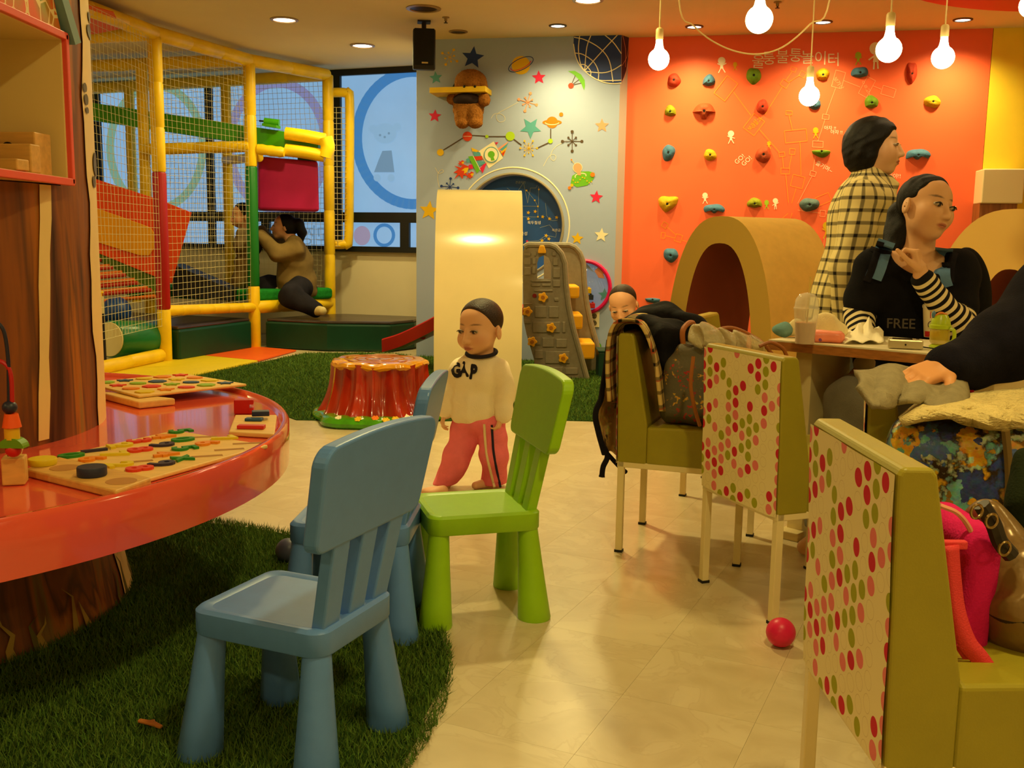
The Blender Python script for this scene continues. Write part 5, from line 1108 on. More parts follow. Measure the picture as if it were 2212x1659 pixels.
# ================================================================== CHILDREN'S CHAIRS
def kid_chair(label, m, loc, rz):
    t = thing('kids_chair', label, 'chair', loc, rz, group="moulded plastic children's chairs")
    a, b, sh_, tt = .135, .155, .30, .053
    def rr(hx_, hy_, r_, n=6):
        o = []
        for cx, cy, a0 in ((hx_-r_, hy_-r_, 0), (-hx_+r_, hy_-r_, PI/2), (-hx_+r_, -hy_+r_, PI), (hx_-r_, -hy_+r_, 3*PI/2)):
            o += [(cx+r_*math.cos(a0+k*PI/2/n), cy+r_*math.sin(a0+k*PI/2/n)) for k in range(n+1)]
        return o
    o = rr(b, a, .035); i_ = rr(b-.007, a-.007, .03); d_ = rr(b-.025, a-.025, .03)
    rows = [[(x*.985, y*.985, sh_-tt) for x, y in o], [(x, y, sh_-tt+.004) for x, y in o], [(x, y, sh_-.007) for x, y in o], [(x, y, sh_) for x, y in i_], [(x, y, sh_) for x, y in rr(b-.014, a-.014, .03)], [(x, y, sh_-.004) for x, y in d_]]
    rows = [r_+[r_[0]] for r_ in rows]; mb = MB(); mb.grid(rows); mb.poly([(x, y, sh_-.004) for x, y in d_]); mb.poly([(x*.985, y*.985, sh_-tt) for x, y in o][::-1]); mb.build('seat', m, t)
    for sx in (-1, 1):
        for sy in (-1, 1):
            mb = MB(); n = 22; tx, ty, fx, fy = sx*(b-.032), sy*(a-.032), sx*.138, sy*.132; rows = []
            for q, r_ in ((0, .044), (.015, .0455), (.25, .0405), (.6, .0335), (1, .027)): rows.append([(fx+(tx-fx)*q+r_*math.cos(2*PI*k/n), fy+(ty-fy)*q+r_*math.sin(2*PI*k/n), (sh_-tt+.006)*q) for k in range(n+1)])
            mb.grid(rows); mb.poly([p for p in rows[0][:-1]][::-1]); mb.build('leg', m, t)
    lean = lambda z: -.132-(z-.3)*.20
    for y in (-.088, 0, .088):
        pts = [(-.014, -.026), (.014, -.026), (.014, .026), (-.014, .026)]; mb = MB()
        rows = [[(lean(z)+px, y*(1+.15*(z-.3)/.2)+py, z) for px, py in pts+pts[:1]] for z in (.292, .40, .50)]; mb.grid(rows, smooth=False); mb.build('slat', m, t, bevel=.004)
    # back panel, rounded with an arched top
    pr_ = []
    hw, r_ = .20, .036; zl, zh = .462, .664
    for cx, cz, a0 in ((hw-r_, zh-r_, 0), (-hw+r_, zh-r_, PI/2), (-hw+r_*.8+.012, zl+r_*.8, PI), (hw-r_*.8-.012, zl+r_*.8, 3*PI/2)):
        rq = r_ if cz > .55 else r_*.8
        arc_ = [(cx+rq*math.cos(a0+k*PI/12), cz+rq*math.sin(a0+k*PI/12)) for k in range(7)]; pr_ += arc_
        if a0 == 0: pr_ += [(x, zh+.009*(1-(x/(hw-r_))**2)) for x in np.linspace(hw-r_-.02, -hw+r_+.02, 12)]
    mb = MB(); mb.prism([(lean(z)-.016, y, z) for y, z in pr_], (.032, 0, 0)); mb.build('backrest', m, t, bevel=.006, bseg=3, angle=.9)
    return t
m_kb = mat('plastic_blue', (86, 132, 204), .38, .4, var=.03, vscale=30, bump=.04, bscale=500); m_kg = mat('plastic_lime', (146, 196, 14), .38, .4, var=.03, vscale=30, bump=.04, bscale=500)
kid_chair('blue plastic child chair in the foreground on the round turf', m_kb, (-.4306, 1.9213, 0.004), 2.7328)
kid_chair('lime green plastic child chair in front of the toddler', m_kg, (-.0985, 2.7025, 0), 3.4204)
kid_chair('blue plastic child chair half hidden behind the foreground one', m_kb, (-.405, 2.575, 0.003), PI-.05)
p = az(623, 1218, 0); t = thing('play_ball', 'grey blue play ball on the turf behind the foreground chair', 'ball', (p[0], p[1], .043)); MB().ball((0, 0, 0), .040, 24, 16).build('ball_body', mat('ball_slate', (74, 78, 108), .45), t)
p = az(1685, 1396, 0); t = thing('play_ball', 'bright pink play ball on the cream floor beside a chair leg', 'ball', (p[0], p[1], .0375)); MB().ball((0, 0, 0), .0375, 28, 18).build('ball_body', mat('ball_pink', (226, 30, 84), .38), t)
p = az(325, 1574, .01); o = MB().prism([(p[0]+a, p[1]+b, .018) for a, b in ((-.03, .008), (-.028, .018), (-.005, .012), (.004, .016), (.007, .008), (.03, -.010), (.026, -.018), (.0, -.004))], (0, 0, .006)).build('toy_piece', mat('piece_tan', (206, 128, 60), .5), world=True, loc=p, bevel=.002); tag(o, 'tan wooden puzzle piece dropped on the round turf', 'puzzle piece')
# ================================================================== DINING CHAIRS AND TABLE
def polka_mat():
    m = mat('polka_fabric', (236, 218, 164), .75, .2, bump=.08, bscale=500); nt = m.node_tree; L = nt.links.new; b = nt.nodes['Principled BSDF']
    tc = nt.nodes.new('ShaderNodeTexCoord'); sp_ = nt.nodes.new('ShaderNodeSeparateXYZ'); L(tc.outputs['Object'], sp_.inputs[0])
    def mth(op, a, b_=None):
        n = nt.nodes.new('ShaderNodeMath'); n.operation = op
        for i, v in enumerate((a, b_)):
            if v is None: continue
            if isinstance(v, (int, float)): n.inputs[i].default_value = v
            else: L(v, n.inputs[i])
        return n.outputs[0]
    S_ = .0345; u = mth('DIVIDE', sp_.outputs[1], S_); row = mth('FLOOR', u); half = mth('MULTIPLY', mth('FRACT', mth('MULTIPLY', row, .5)), 1.0)
    v = mth('ADD', mth('DIVIDE', sp_.outputs[2], S_*1.02), half)
    fu = mth('SUBTRACT', mth('FRACT', u), .5); fv = mth('SUBTRACT', mth('FRACT', v), .5); d = mth('SQRT', mth('ADD', mth('MULTIPLY', fu, fu), mth('MULTIPLY', fv, fv)))
    cv = nt.nodes.new('ShaderNodeCombineXYZ'); L(row, cv.inputs[0]); L(mth('FLOOR', v), cv.inputs[1]); wn = nt.nodes.new('ShaderNodeTexWhiteNoise'); wn.noise_dimensions = '2D'; L(cv.outputs[0], wn.inputs['Vector'])
    cr = nt.nodes.new('ShaderNodeValToRGB'); cr.color_ramp.interpolation = 'CONSTANT'; L(wn.outputs['Value'], cr.inputs[0]); e = cr.color_ramp.elements
    bg = lin((238, 220, 168))+(1,); e[0].position = 0; e[0].color = lin((206, 34, 58))+(1,); e[1].position = .18; e[1].color = lin((232, 122, 122))+(1,)
    for p_, c in ((.39, (164, 164, 30)),): x = e.new(p_); x.color = lin(c)+(1,)
    x = e.new(.60); x.color = bg
    inside = mth('LESS_THAN', d, .41); ringm = mth('MULTIPLY', mth('LESS_THAN', mth('ABSOLUTE', mth('SUBTRACT', d, .40)), .014), mth('GREATER_THAN', wn.outputs['Value'], .72))
    m1 = nt.nodes.new('ShaderNodeMix'); m1.data_type = 'RGBA'; L(inside, m1.inputs[0]); m1.inputs[6].default_value = bg; L(cr.outputs[0], m1.inputs[7])
    m2 = nt.nodes.new('ShaderNodeMix'); m2.data_type = 'RGBA'; L(ringm, m2.inputs[0]); L(m1.outputs[2], m2.inputs[6]); m2.inputs[7].default_value = lin((216, 192, 140))+(1,); L(m2.outputs[2], b.inputs['Base Color']); return m
m_polka = polka_mat(); m_oliv = mat('olive_vinyl', (152, 140, 34), .42, .4, var=.04, vscale=14, bump=.06, bscale=300); m_leg = mat('chair_leg_cream', (232, 212, 158), .4, .4); m_foot = mat('chair_foot_black', (20, 18, 16), .6)
def dining_chair(label):
    t = thing('dining_chair', label, 'chair', (0, 0, 0), 0, group='olive dining chairs with polka dot backs')
    hw = .19
    side = [(0, .305), (-.010, .722), (-.004, .732), (.036, .732), (.043, .722), (.096, .437)]
    MB().prism([(x, -hw, z) for x, z in side]+[(.096, -hw, .305)], (0, 2*hw, 0)).build('backrest', m_oliv, t, bevel=.006, bseg=3)
    MB().prism([(x, -hw, z) for x, z in ((.095, .305), (.095, .430), (.40, .438), (.42, .426), (.42, .305))], (0, 2*hw, 0)).build('seat', m_oliv, t, bevel=.008, bseg=3)
    rows = []
    for q in np.linspace(0, 1, 14):
        z = .302+(.722-.302)*q; x = -.0015-.010*q; row = []
        for s_ in np.linspace(-1, 1, 11): row.append((x-.0022-.0012*math.sin(6*s_+9*q), s_*(hw-.002), z-.004*(abs(s_) < .9)*(q < .01)))
        rows.append(row)
    MB().grid(rows).build('fabric_back', m_polka, t)
    for x in (.012, .40):
        for y in (-hw+.012, hw-.012):
            lg = MB().box((x, y, .158), (.011, .011, .152)).build('leg', m_leg, t, bevel=.002); MB().box((x, y, .004), (.013, .013, .004)).build('foot_cap', m_foot, lg)
    for y in (-hw+.012, hw-.012): MB().box((.206, y, .300), (.206, .011, .010)).build('rail', m_leg, t, bevel=.002)
    for x in (.012, .40): MB().box((x, 0, .300), (.011, hw-.02, .010)).build('rail', m_leg, t)
    return t
CH = dining_chair('nearest polka dot dining chair, at the bottom right corner'); ca = .565, 1.585
def place(o, loc, rz): m = M4(loc, rz); o.matrix_world = m; WM[o.name] = m; return o
dD = az(1884, 850, .725); dD = (dD[0]+.19*.34, dD[1]+.19*.94)
chairB = dup(CH, (.646, 2.755, 0), math.radians(20.7), 'polka dot dining chair in the middle with its printed back to the camera')
chairC = dup(CH, (.415, 3.39, 0), math.radians(-19.9), 'olive dining chair seen from its side, holding handbags and a draped coat')
chairD = dup(CH, (dD[0], dD[1], 0), math.radians(-19), 'olive dining chair behind the nearest one, piled with clothes')
chairE = dup(CH, (.77, 4.14, 0), math.radians(-25), 'olive dining chair behind the draped coat, mostly hidden')
chairF = dup(CH, (1.84, 4.42, 0), math.radians(-118), 'olive dining chair under the seated woman')
place(CH, (.522, 1.475, 0), math.radians(0))
tl, trr = np.array([.882, 3.42]), np.array([1.45, 2.88]); td_ = (trr-tl)/np.linalg.norm(trr-tl); tn = np.array([-td_[1], td_[0]])
if tn[1] < 0: tn = -tn
dt = thing('dining_table', 'white topped dining table with a wood edge, covered in snacks', 'table', (*(tl+trr)/2, 0))
pts = [tl, trr, trr+tn*.46, tl+tn*.46]; TT = .70
MB().prism([(p[0], p[1], TT-.035) for p in pts], (0, 0, .030)).build('wood_edge', mat('table_oak', (176, 112, 52), .45, var=.25, vscale=4, stretch=(6, 6, 40)), dt, world=True)
MB().prism([(p[0], p[1], TT-.006) for p in pts], (0, 0, .006)).build('table_top', mat('table_white', (238, 226, 190), .35, .4), dt, world=True)
for q in (.12, .88):
    c = tl+td_*np.linalg.norm(trr-tl)*q+tn*.23; MB().quadbox(c-tn*.15, c+tn*.15, .03, .02, TT-.035).quadbox(c-tn*.2, c+tn*.2, .04, 0, .03).build('panel_leg', mat('table_leg_cream', (226, 206, 150), .5), dt, world=True, bevel=.003)
# ================================================================== PEOPLE
def _dist(s, P):
    P = np.asarray(P, np.float32); D = np.full(P.shape[:-1], 1e3, np.float32)
    for fn, a, b, k, op in s.p:
        d = fn(P)
        if op == 'u': h = np.maximum(k-np.abs(D-d), 0)/max(k, 1e-6); D = np.minimum(D, d)-h*h*k*.25
        else: h = np.maximum(k-np.abs(D+d), 0)/max(k, 1e-6); D = np.maximum(D, -d)+h*h*k*.25
    return D
SDF.dist = _dist
def hit(S, x, y, Y0, Y1):
    """point on the front of form S in direction of picture point x,y"""
    d = ray(x, y); t = Y0/d[1]
    for _ in range(60):
        p = CAM+d*t; q = float(S.dist(p[None])[0])
        if q < .0006: return p
        t += max(q*.8, .0005)
        if d[1]*t > Y1: break
    return CAM+d*((Y0+Y1)/2/d[1])
def mixc(base, other, w): return base*(1-w[:, None])+np.array(other)[None]*w[:, None]
def sm(x, a, b): t = np.clip((x-a)/(b-a), 0, 1); return t*t*(3-2*t)
SKIN = np.array(lin((222, 170, 126)))
m_skin = vmat('skin', .5, .35, sss=.0)
m_eyew = mat('eye_white', (176, 158, 136), .35); m_iris = mat('eye_dark', (26, 16, 12), .15, .6); m_hair = mat('black_hair', (11, 8, 7), .55, .22, var=.3, vscale=40, stretch=(3, 3, .5), bump=.35, bscale=160)
class Head:
    """face looks along local -y, +x is the person's left"""
    def __init__(h, c, s, R, baby=False): h.c = np.array(c, float); h.s = s; h.R = R; h.b = baby
    def w(h, p): return h.c+h.R@(np.array(p)*h.s)
    def add(h, S, k=1.):
        s, R, b = h.s, h.R, h.b; W_ = h.w
        def E(c, r, kk=.05, op='u', R2=None): S.ell(W_(c), np.array(r)*s, R if R2 is None else R@R2, kk*s, op)
        if b:
            E((0, .06, .12), (.375, .43, .385)); E((0, -.10, -.14), (.335, .34, .30), .10); E((0, -.24, -.36), (.12, .10, .09), .12)
            for q in (-1, 1): E((q*.18, -.23, -.21), (.145, .13, .14), .10)
            ez = -.02
        else:
            E((0, .05, .13), (.36, .43, .37)); E((0, -.10, -.17), (.305, .33, .30), .12); E((0, -.25, -.40), (.13, .11, .10), .12)
            for q in (-1, 1): E((q*.17, -.24, -.10), (.13, .14, .14), .12)
            ez = .03
        h.ez = ez
        for q in (-1, 1):
            E((q*.155, -.43, ez), (.085, .055, .045), .05, 's')
            E((q*(.385 if b else .362), .05, ez-.08), (.045, .10, .13), .03, 'u', Rz(q*.35))
            E((q*(.40 if b else .377), .03, ez-.08), (.02, .05, .075), .02, 's', Rz(q*.35))
        S.cone(W_((0, -.40, ez+.01)), W_((0, -.47 if b else -.482, ez-.165)), .034*s, .050*s, .05*s)
        for q in (-1, 1): E((q*.05, -.44, ez-.18), (.038, .045, .034), .03)
        mz = ez-.30 if not b else ez-.30
        h.mz = mz
        E((0, -.405, mz+.018), (.10, .045, .024), .03); E((0, -.395, mz-.028), (.085, .048, .028), .03); E((0, -.47, mz-.005), (.11, .045, .008), .012, 's')
        return S
    def color(h, base=SKIN, lip=(170, 78, 62), brow=(60, 38, 26), blush=.12):
        lc = np.array(lin(lip)); bc = np.array(lin(brow))
        def f(V):
            q = ((V-h.c)@h.R)/h.s; C_ = np.tile(base, (len(V), 1)); fr_ = q[:, 1] < -.2
            for sx in (-1, 1):
                d = np.linalg.norm((q-np.array([sx*.22, -.3, h.ez-.17]))/np.array([.16, .3, .13]), axis=1); C_ = mixc(C_, np.array(lin((200, 110, 84))), blush*(1-sm(d, .3, 1.2)))
                bx = (q[:, 0]*sx-.155); bz = q[:, 2]-(h.ez+.105+.02*np.cos(bx*12)); C_ = mixc(C_, bc, .75*(1-sm(np.sqrt((bx/.10)**2+(bz/.016)**2), .5, 1.25))*fr_)
            ml = np.sqrt((q[:, 0]/.105)**2+((q[:, 2]-h.mz+.005)/.046)**2); C_ = mixc(C_, lc, .85*(1-sm(ml, .7, 1.1))*fr_)
            ln = np.sqrt((q[:, 0]/.10)**2+((q[:, 2]-h.mz+.004)/.008)**2); C_ = mixc(C_, lc*.35, .8*(1-sm(ln, .5, 1.2))*fr_)
            return C_
        return f
    def eyes(h, root, look=(0, 0), openz=.032, par=None):
        for q in (-1, 1):
            mb = MB(); c = np.array((q*.155, -.362, h.ez)); R = h.R
            mb.ball(h.w(c), (.070*h.s, .052*h.s, openz*h.s), 16, 10, R); mb.m = 1
            mb.ball(h.w(c+np.array([look[0]*.022, -.030, look[1]*.015])), (.042*h.s, .024*h.s, min(.036, openz)*h.s), 12, 8, R)
            mb.tube([h.w((q*.155+t*.078, -.392-.028*math.cos(t*1.4), h.ez+openz*.95*math.cos(t*1.45)-.004)) for t in np.linspace(-1, 1, 9)], .0085*h.s, 5)
            mb.build('eye', [m_eyew, m_iris], root, world=True)
def hand(S, wr, d, back, L, side, curl=(.25, .3, .3, .35), joint=(1., 1.1, .7), thumb=(.7, .25), spread=.06, k=.006):
    F = frame(d, back); x, y, z = F[:, 0], F[:, 1]*side, F[:, 2]; wr = np.array(wr, float)
    S.cone(wr-x*.15*L, wr+x*.12*L, .135*L, .15*L, k*2); S.box(wr+x*.30*L, (.22*L, .20*L, .075*L), F, .06*L, k*2)
    for i, (o_, ln) in enumerate(((.155, .40), (.052, .45), (-.052, .42), (-.155, .33))):
        p = wr+x*.47*L+y*o_*L; a = 0; sd = (1.5-i)*spread
        for j, q in enumerate((.45, .30, .25)):
            a += curl[i]*joint[j]; dd = (x*math.cos(a)-z*math.sin(a)); dd = dd+y*sd*(1 if j == 0 else .4); dd /= np.linalg.norm(dd)
            n_ = p+dd*ln*q*L; S.cone(p, n_, (.053-.005*j)*L, (.048-.005*j)*L, k*.6); p = n_
    p = wr+x*.10*L+y*.15*L; a = thumb[0]
    for j, q in enumerate((.24, .20, .16)):
        dd = x*math.cos(a)+y*math.sin(a)-z*thumb[1]; dd /= np.linalg.norm(dd); n_ = p+dd*q*L; S.cone(p, n_, (.072-.010*j)*L, (.060-.008*j)*L, k); p = n_; a *= .55
def limb_u(*chains):
    """length along the nearest limb, for stripes that run round a sleeve"""
    def f(V):
        best = np.full(len(V), 1e9); u = np.zeros(len(V))
        for ch_ in chains:
            acc = 0.
            for a, b in zip(ch_[:-1], ch_[1:]):
                a, b = np.array(a), np.array(b); ba = b-a; L = np.linalg.norm(ba); t = np.clip((V-a)@ba/(L*L), 0, 1); d = np.linalg.norm(V-a-t[:, None]*ba, axis=1); m_ = d < best; best[m_] = d[m_]; u[m_] = acc+t[m_]*L; acc += L
        return u
    return f
def round_u(*a):
    """distance round the nearest limb or trunk axis, for cloth whose checks wrap the body"""
    def f(V):
        best = np.full(len(V), 1e9); u = np.zeros(len(V))
        for ch_, r in zip(a[::2], a[1::2]):
            for p, q in zip(ch_[:-1], ch_[1:]):
                p, q = np.array(p), np.array(q); d = q-p; L = np.linalg.norm(d); t = np.clip((V-p)@d/(L*L), 0, 1); w = V-p-t[:, None]*d; n = np.linalg.norm(w, axis=1)/r; m_ = n < best; best[m_] = n[m_]; u[m_] = (np.arctan2(w[:, 1], w[:, 0])*r)[m_]
        return u
    return f
def stripe_mat(name, c1, c2, period, duty=.5, attr='u'):
    m = mat(name, c1, .85, .15, bump=.1, bscale=400); nt = m.node_tree; L = nt.links.new; a = nt.nodes.new('ShaderNodeAttribute'); a.attribute_name = attr
    d = nt.nodes.new('ShaderNodeMath'); d.operation = 'DIVIDE'; d.inputs[1].default_value = period; L(a.outputs['Fac'], d.inputs[0]); f = nt.nodes.new('ShaderNodeMath'); f.operation = 'FRACT'; L(d.outputs[0], f.inputs[0]); g = nt.nodes.new('ShaderNodeMath'); g.operation = 'LESS_THAN'; g.inputs[1].default_value = duty; L(f.outputs[0], g.inputs[0])
    x = nt.nodes.new('ShaderNodeMix'); x.data_type = 'RGBA'; x.inputs[6].default_value = lin(c1)+(1,); x.inputs[7].default_value = lin(c2)+(1,); L(g.outputs[0], x.inputs[0]); L(x.outputs[2], nt.nodes['Principled BSDF'].inputs['Base Color']); return m
def plaid_mat(name, base, dark, per, w1=.30, tan=None, per2=None, rot=(0, 0, 0), loc=(0, 0, 0), strength=.72, attr=None):
    """woven check from object coordinates"""
    m = mat(name, base, .9, .12, bump=.08, bscale=300); nt = m.node_tree; L = nt.links.new; tc = nt.nodes.new('ShaderNodeTexCoord'); mp = nt.nodes.new('ShaderNodeMapping'); L(tc.outputs['Object'], mp.inputs[0]); mp.inputs['Rotation'].default_value = rot; mp.inputs['Location'].default_value = loc
    sp_ = nt.nodes.new('ShaderNodeSeparateXYZ'); L(mp.outputs[0], sp_.inputs[0])
    def N(op, a, b_=None, c_=None):
        n = nt.nodes.new('ShaderNodeMath'); n.operation = op
        for i, v in enumerate((a, b_, c_)):
            if v is None: continue
            if isinstance(v, (int, float)): n.inputs[i].default_value = v
            else: L(v, n.inputs[i])
        return n.outputs[0]
    def band(src, p, wd, ph=0.):
        d = N('ABSOLUTE', N('SUBTRACT', N('FRACT', N('ADD', N('DIVIDE', src, p), ph)), .5)); n = nt.nodes.new('ShaderNodeMapRange'); n.interpolation_type = 'SMOOTHSTEP'; L(d, n.inputs[0]); n.inputs[1].default_value = wd*.5*.7; n.inputs[2].default_value = wd*.5*1.3; n.inputs[3].default_value = 1; n.inputs[4].default_value = 0; return n.outputs[0]
    hsum = N('ADD', sp_.outputs[0], N('MULTIPLY', sp_.outputs[1], .45))
    if attr:
        an = nt.nodes.new('ShaderNodeAttribute'); an.attribute_name = attr; hsum = an.outputs['Fac']
    f = N('ADD', N('MULTIPLY', band(hsum, per, w1), .5), N('MULTIPLY', band(sp_.outputs[2], per, w1), .5))
    x = nt.nodes.new('ShaderNodeMix'); x.data_type = 'RGBA'; x.inputs[6].default_value = lin(base)+(1,); x.inputs[7].default_value = lin(dark)+(1,); L(N('POWER', N('MULTIPLY', f, 1.0), .55), x.inputs[0])
    out = x.outputs[2]
    if tan:
        y = nt.nodes.new('ShaderNodeMix'); y.data_type = 'RGBA'; L(N('MULTIPLY', N('MAXIMUM', band(hsum, per2 or per, .05, .33), band(sp_.outputs[2], per2 or per, .05, .33)), .8), y.inputs[0]); L(out, y.inputs[6]); y.inputs[7].default_value = lin(tan)+(1,); out = y.outputs[2]
    L(out, nt.nodes['Principled BSDF'].inputs['Base Color']); return m
def print_on(S, name, txt, px, py, size, m, root, Y0, Y1, rot=0, sx=1., lift=.0025, bold=0.):
    """lettering laid on the front of a garment"""
    V, F = text2d(txt, .03 if bold > .02 else 0.); ca, sa = math.cos(rot), math.sin(rot); mb = MB(); done = []
    for ox, oy in ([(0, 0)] if not bold else [(-bold, 0), (bold, 0), (0, bold), (0, -bold)]):
        P = []
        for a, b in V:
            a = (a+ox)*sx; b = b+oy; q = hit(S, px+size*(a*ca+b*sa), py+size*(a*sa-b*ca), Y0, Y1); P.append(q-ray(px, py)*lift)
        mb._add(P, F)
    return mb.build(name, m, root, world=True)
def fabric(name, rgb, var=.08, vscale=25): return mat(name, rgb, .92, .1, var=var, vscale=vscale, bump=.25, bscale=260)
def folds(amp, fx, seed=0):
    """gentle cloth folds"""
    r = np.random.RandomState(seed); D_ = r.normal(0, 1, (4, 3)); D_ /= np.linalg.norm(D_, axis=1)[:, None]; ph = r.uniform(0, 6, 4); A_ = r.normal(0, 1, (4, 3)); A_ /= np.linalg.norm(A_, axis=1)[:, None]
    def f(V):
        o = V.copy()
        for i in range(4): o += A_[i]*(amp*np.sin(V@D_[i]*fx*(1+.4*i)+ph[i]))[:, None]
        return o
    return f
# ------------------------------------------------------------------ the toddler
YT = 4.05
def T(x, y, dy=0.): return ay(x, y, YT+dy)
td = thing('person', 'toddler in a cream jumper and pink trousers walking across the floor', 'person', (T(1020, 900)[0], YT, 0))
hd = Head(T(1037, 707, .0), .221, Rz(-.62)@Rx(.10)@Ry(-.03), True)
S = SDF(); hd.add(S)
S.cone(T(1044, 745, .01), T(1044, 775, .015), .040, .046, .02)
S.ell(T(1040, 825), (.072, .062, .085)).ell(T(1032, 885), (.072, .07, .07))
SL = [T(1080, 802, -.02), T(1092, 850, -.035), T(1086, 893, -.055)]; SR = [T(994, 798, .045), T(970, 848, .035), T(963, 884, .015)]
for ch_, hd_dir, bk, sd_ in ((SL, T(1070, 940, -.075)-T(1086, 893, -.055), (1, -.3, .1), 1), (SR, T(952, 925, -.005)-T(963, 884, .015), (-1, -.2, .3), -1)):
    S.chain(ch_, (.028, .025, .020), .02); hand(S, ch_[-1]+(hd_dir)*.18, hd_dir, bk, .092, sd_, (.5, .55, .6, .7), (1., 1., .7), (.6, .3), .05, .004)
LR = [T(1058, 915, -.005), T(1068, 985, -.03), T(1064, 1048, .03)]; LL = [T(1008, 915, .03), T(990, 985, -.0), T(958, 1047, .0)]
S.chain(LR, (.05, .04, .03), .02).chain(LL, (.05, .04, .03), .02)
fl = az(957, 1060, .018); S.cone(fl, az(917, 1062, .012), .022, .014, .01); S.ell(fl+np.array([-.045, -.01, -.002]), (.03, .022, .014), Rz(.2))
f2 = np.array([LR[2][0], LR[2][1], .022]); S.cone(LR[2], f2, .03, .024, .02).cone(f2, f2+np.array([-.07, -.05, -.006]), .023, .016, .01)
soft('body', S, .0032, m_skin, td, col=hd.color(np.array(lin((228, 178, 136))), (176, 92, 76), (90, 60, 40), .25)); hd.eyes(td, (-.2, -.1), .034)
H = SDF(); H.ell(hd.w((0, .065, .135)), np.array((.385, .442, .395))*hd.s, hd.R, .01); H.half(hd.w((0, -.25, .33)), hd.R@np.array([0, -1., -.52]), .015).half(hd.w((0, .1, -.20)), hd.R@np.array([0, -.35, -1.]), .01)
for q in (-1, 1): H.ell(hd.w((q*.42, -.16, -.16)), np.array((.12, .20, .22))*hd.s, hd.R, .01, 's')
soft('hair', H, .003, mat('toddler_hair', (44, 27, 17), .5, .35, var=.25, vscale=60, bump=.3, bscale=220), td)
SH = SDF(); SH.ell(T(1031, 820, .005), (.100, .084, .085), None, .03).ell(T(1025, 868, .005), (.100, .09, .078), None, .03).ell(T(1025, 895, .005), (.094, .086, .055), None, .03)
SH.ell(T(1002, 806, .0), (.052, .062, .06), None, .04).cone(T(998, 796, .035), T(1074, 798, -.01), .042, .040, .03).cone(T(1040, 778, .012), T(1040, 805, .005), .062, .078, .03)
SH.chain(SL, (.044, .041, .034), .02).chain(SR, (.042, .040, .034), .02)
SH.cone(SL[-1]-(SL[-1]-SL[-2])*.18, SL[-1]+(SL[-1]-SL[-2])*.05, .039, .038, .006).cone(SR[-1]-(SR[-1]-SR[-2])*.18, SR[-1]+(SR[-1]-SR[-2])*.05, .038, .037, .006)
SH.half(T(1030, 917), (0, 0, -1), .008).ell(T(1040, 756, .0), (.058, .054, .026), None, .006, 's')
m_jump = fabric('cream_jersey', (244, 232, 200), .04, 12); soft('jumper', SH, .004, m_jump, td, wob=folds(.0028, 42, 4))
PT = SDF(); PT.ell(T(1033, 905, .005), (.084, .08, .065), None, .03); PT.chain(LR, (.068, .056, .050), .025).chain(LL, (.066, .054, .048), .025); PT.cone(LR[2], LR[2]+np.array([0, 0, -.02]), .05, .052, .02); PT.half(LL[2]+np.array([0, 0, -.03]), (-.15, 0, -1), .006).half(np.array([0, 0, .014]), (0, 0, -1), .004)
soft('trousers', PT, .004, fabric('pink_velour', (240, 122, 138), .08, 18), td, wob=folds(.003, 38, 9))
for pts, m, r_ in (([(1046, 916), (1048, 950), (1052, 985), (1060, 1020), (1068, 1052)], mat('stripe_cream', (232, 212, 168), .9), .0055), ([(1062, 918), (1064, 945), (1066, 975), (1072, 1010), (1081, 1052)], mat('stripe_navy', (34, 30, 52), .9), .005)):
    P = [hit(PT, x, y, 3.7, 4.3)-ray(x, y)*.001 for x, y in [(a[0], a[1]) for a in smooth_path([q+(0,) for q in pts], 4)]]; MB().tube(P, r_, 6).build('side_stripe', m, td, world=True)
nk = T(1040, 762, .0); MB().tube([nk+Rz(-.5)@Rx(.22)@np.array([.062*math.cos(a), .056*math.sin(a), 0]) for a in np.linspace(0, 2*PI, 33)], .0085, 8).build('collar', mat('navy_rib', (28, 26, 44), .9), td, world=True)
m_navyp = mat('navy_print', (22, 20, 34), .85)
for ch_, x, y, r_ in (('G', 985, 801, -.06), ('A', 1002, 799, .02), ('P', 1022, 805, .14)): print_on(SH, 'lettering', ch_, x, y, 42, m_navyp, td, 3.8, 4.2, r_, .66, .0035, .03)
# ------------------------------------------------------------------ standing woman in the checked shirt
YS = 4.4
def T(x, y, dy=0.): return ay(x, y, YS+dy)
sw = thing('person', 'standing woman with a black bob and a cream and black checked shirt', 'person', (T(1840, 900)[0], YS, 0))
hd = Head(T(1891, 318), .232, Rz(1.08)@Rx(.02))
S = SDF(); hd.add(S)
S.cone(T(1888, 350), T(1868, 400), .05, .06, .03); S.ell(T(1862, 490), (.085, .12, .15)).ell(T(1835, 620), (.09, .13, .18)).ell(T(1820, 730), (.11, .15, .10))
AR = [T(1862, 440, -.17), T(1832, 580, -.2), T(1830, 700, -.22)]; AL = [T(1880, 440, .17), T(1870, 570, .2), T(1880, 690, .18)]
S.chain(AR, (.045, .04, .03), .03).chain(AL, (.045, .04, .03), .03); hand(S, AR[2], (0.02, -.05, -1), (-.3, -1, 0), .17, 1); hand(S, AL[2], (0.02, 0, -1), (-.3, 1, 0), .17, -1)
G1 = [T(1818, 740, -.09), np.array([T(1800, 880)[0], YS-.1, .45]), np.array([T(1775, 1000)[0]+.02, YS-.1, .08])]; G2 = [T(1822, 740, .09), np.array([T(1830, 880)[0], YS+.09, .46]), np.array([T(1835, 1000)[0], YS+.1, .08])]
S.chain(G1, (.08, .06, .045), .03).chain(G2, (.08, .06, .045), .03)
for g in (G1, G2): f_ = np.array([g[2][0], g[2][1], .035]); S.cone(g[2], f_, .045, .035).cone(f_, f_+np.array([.15, -.03, -.008]), .034, .024, .02)
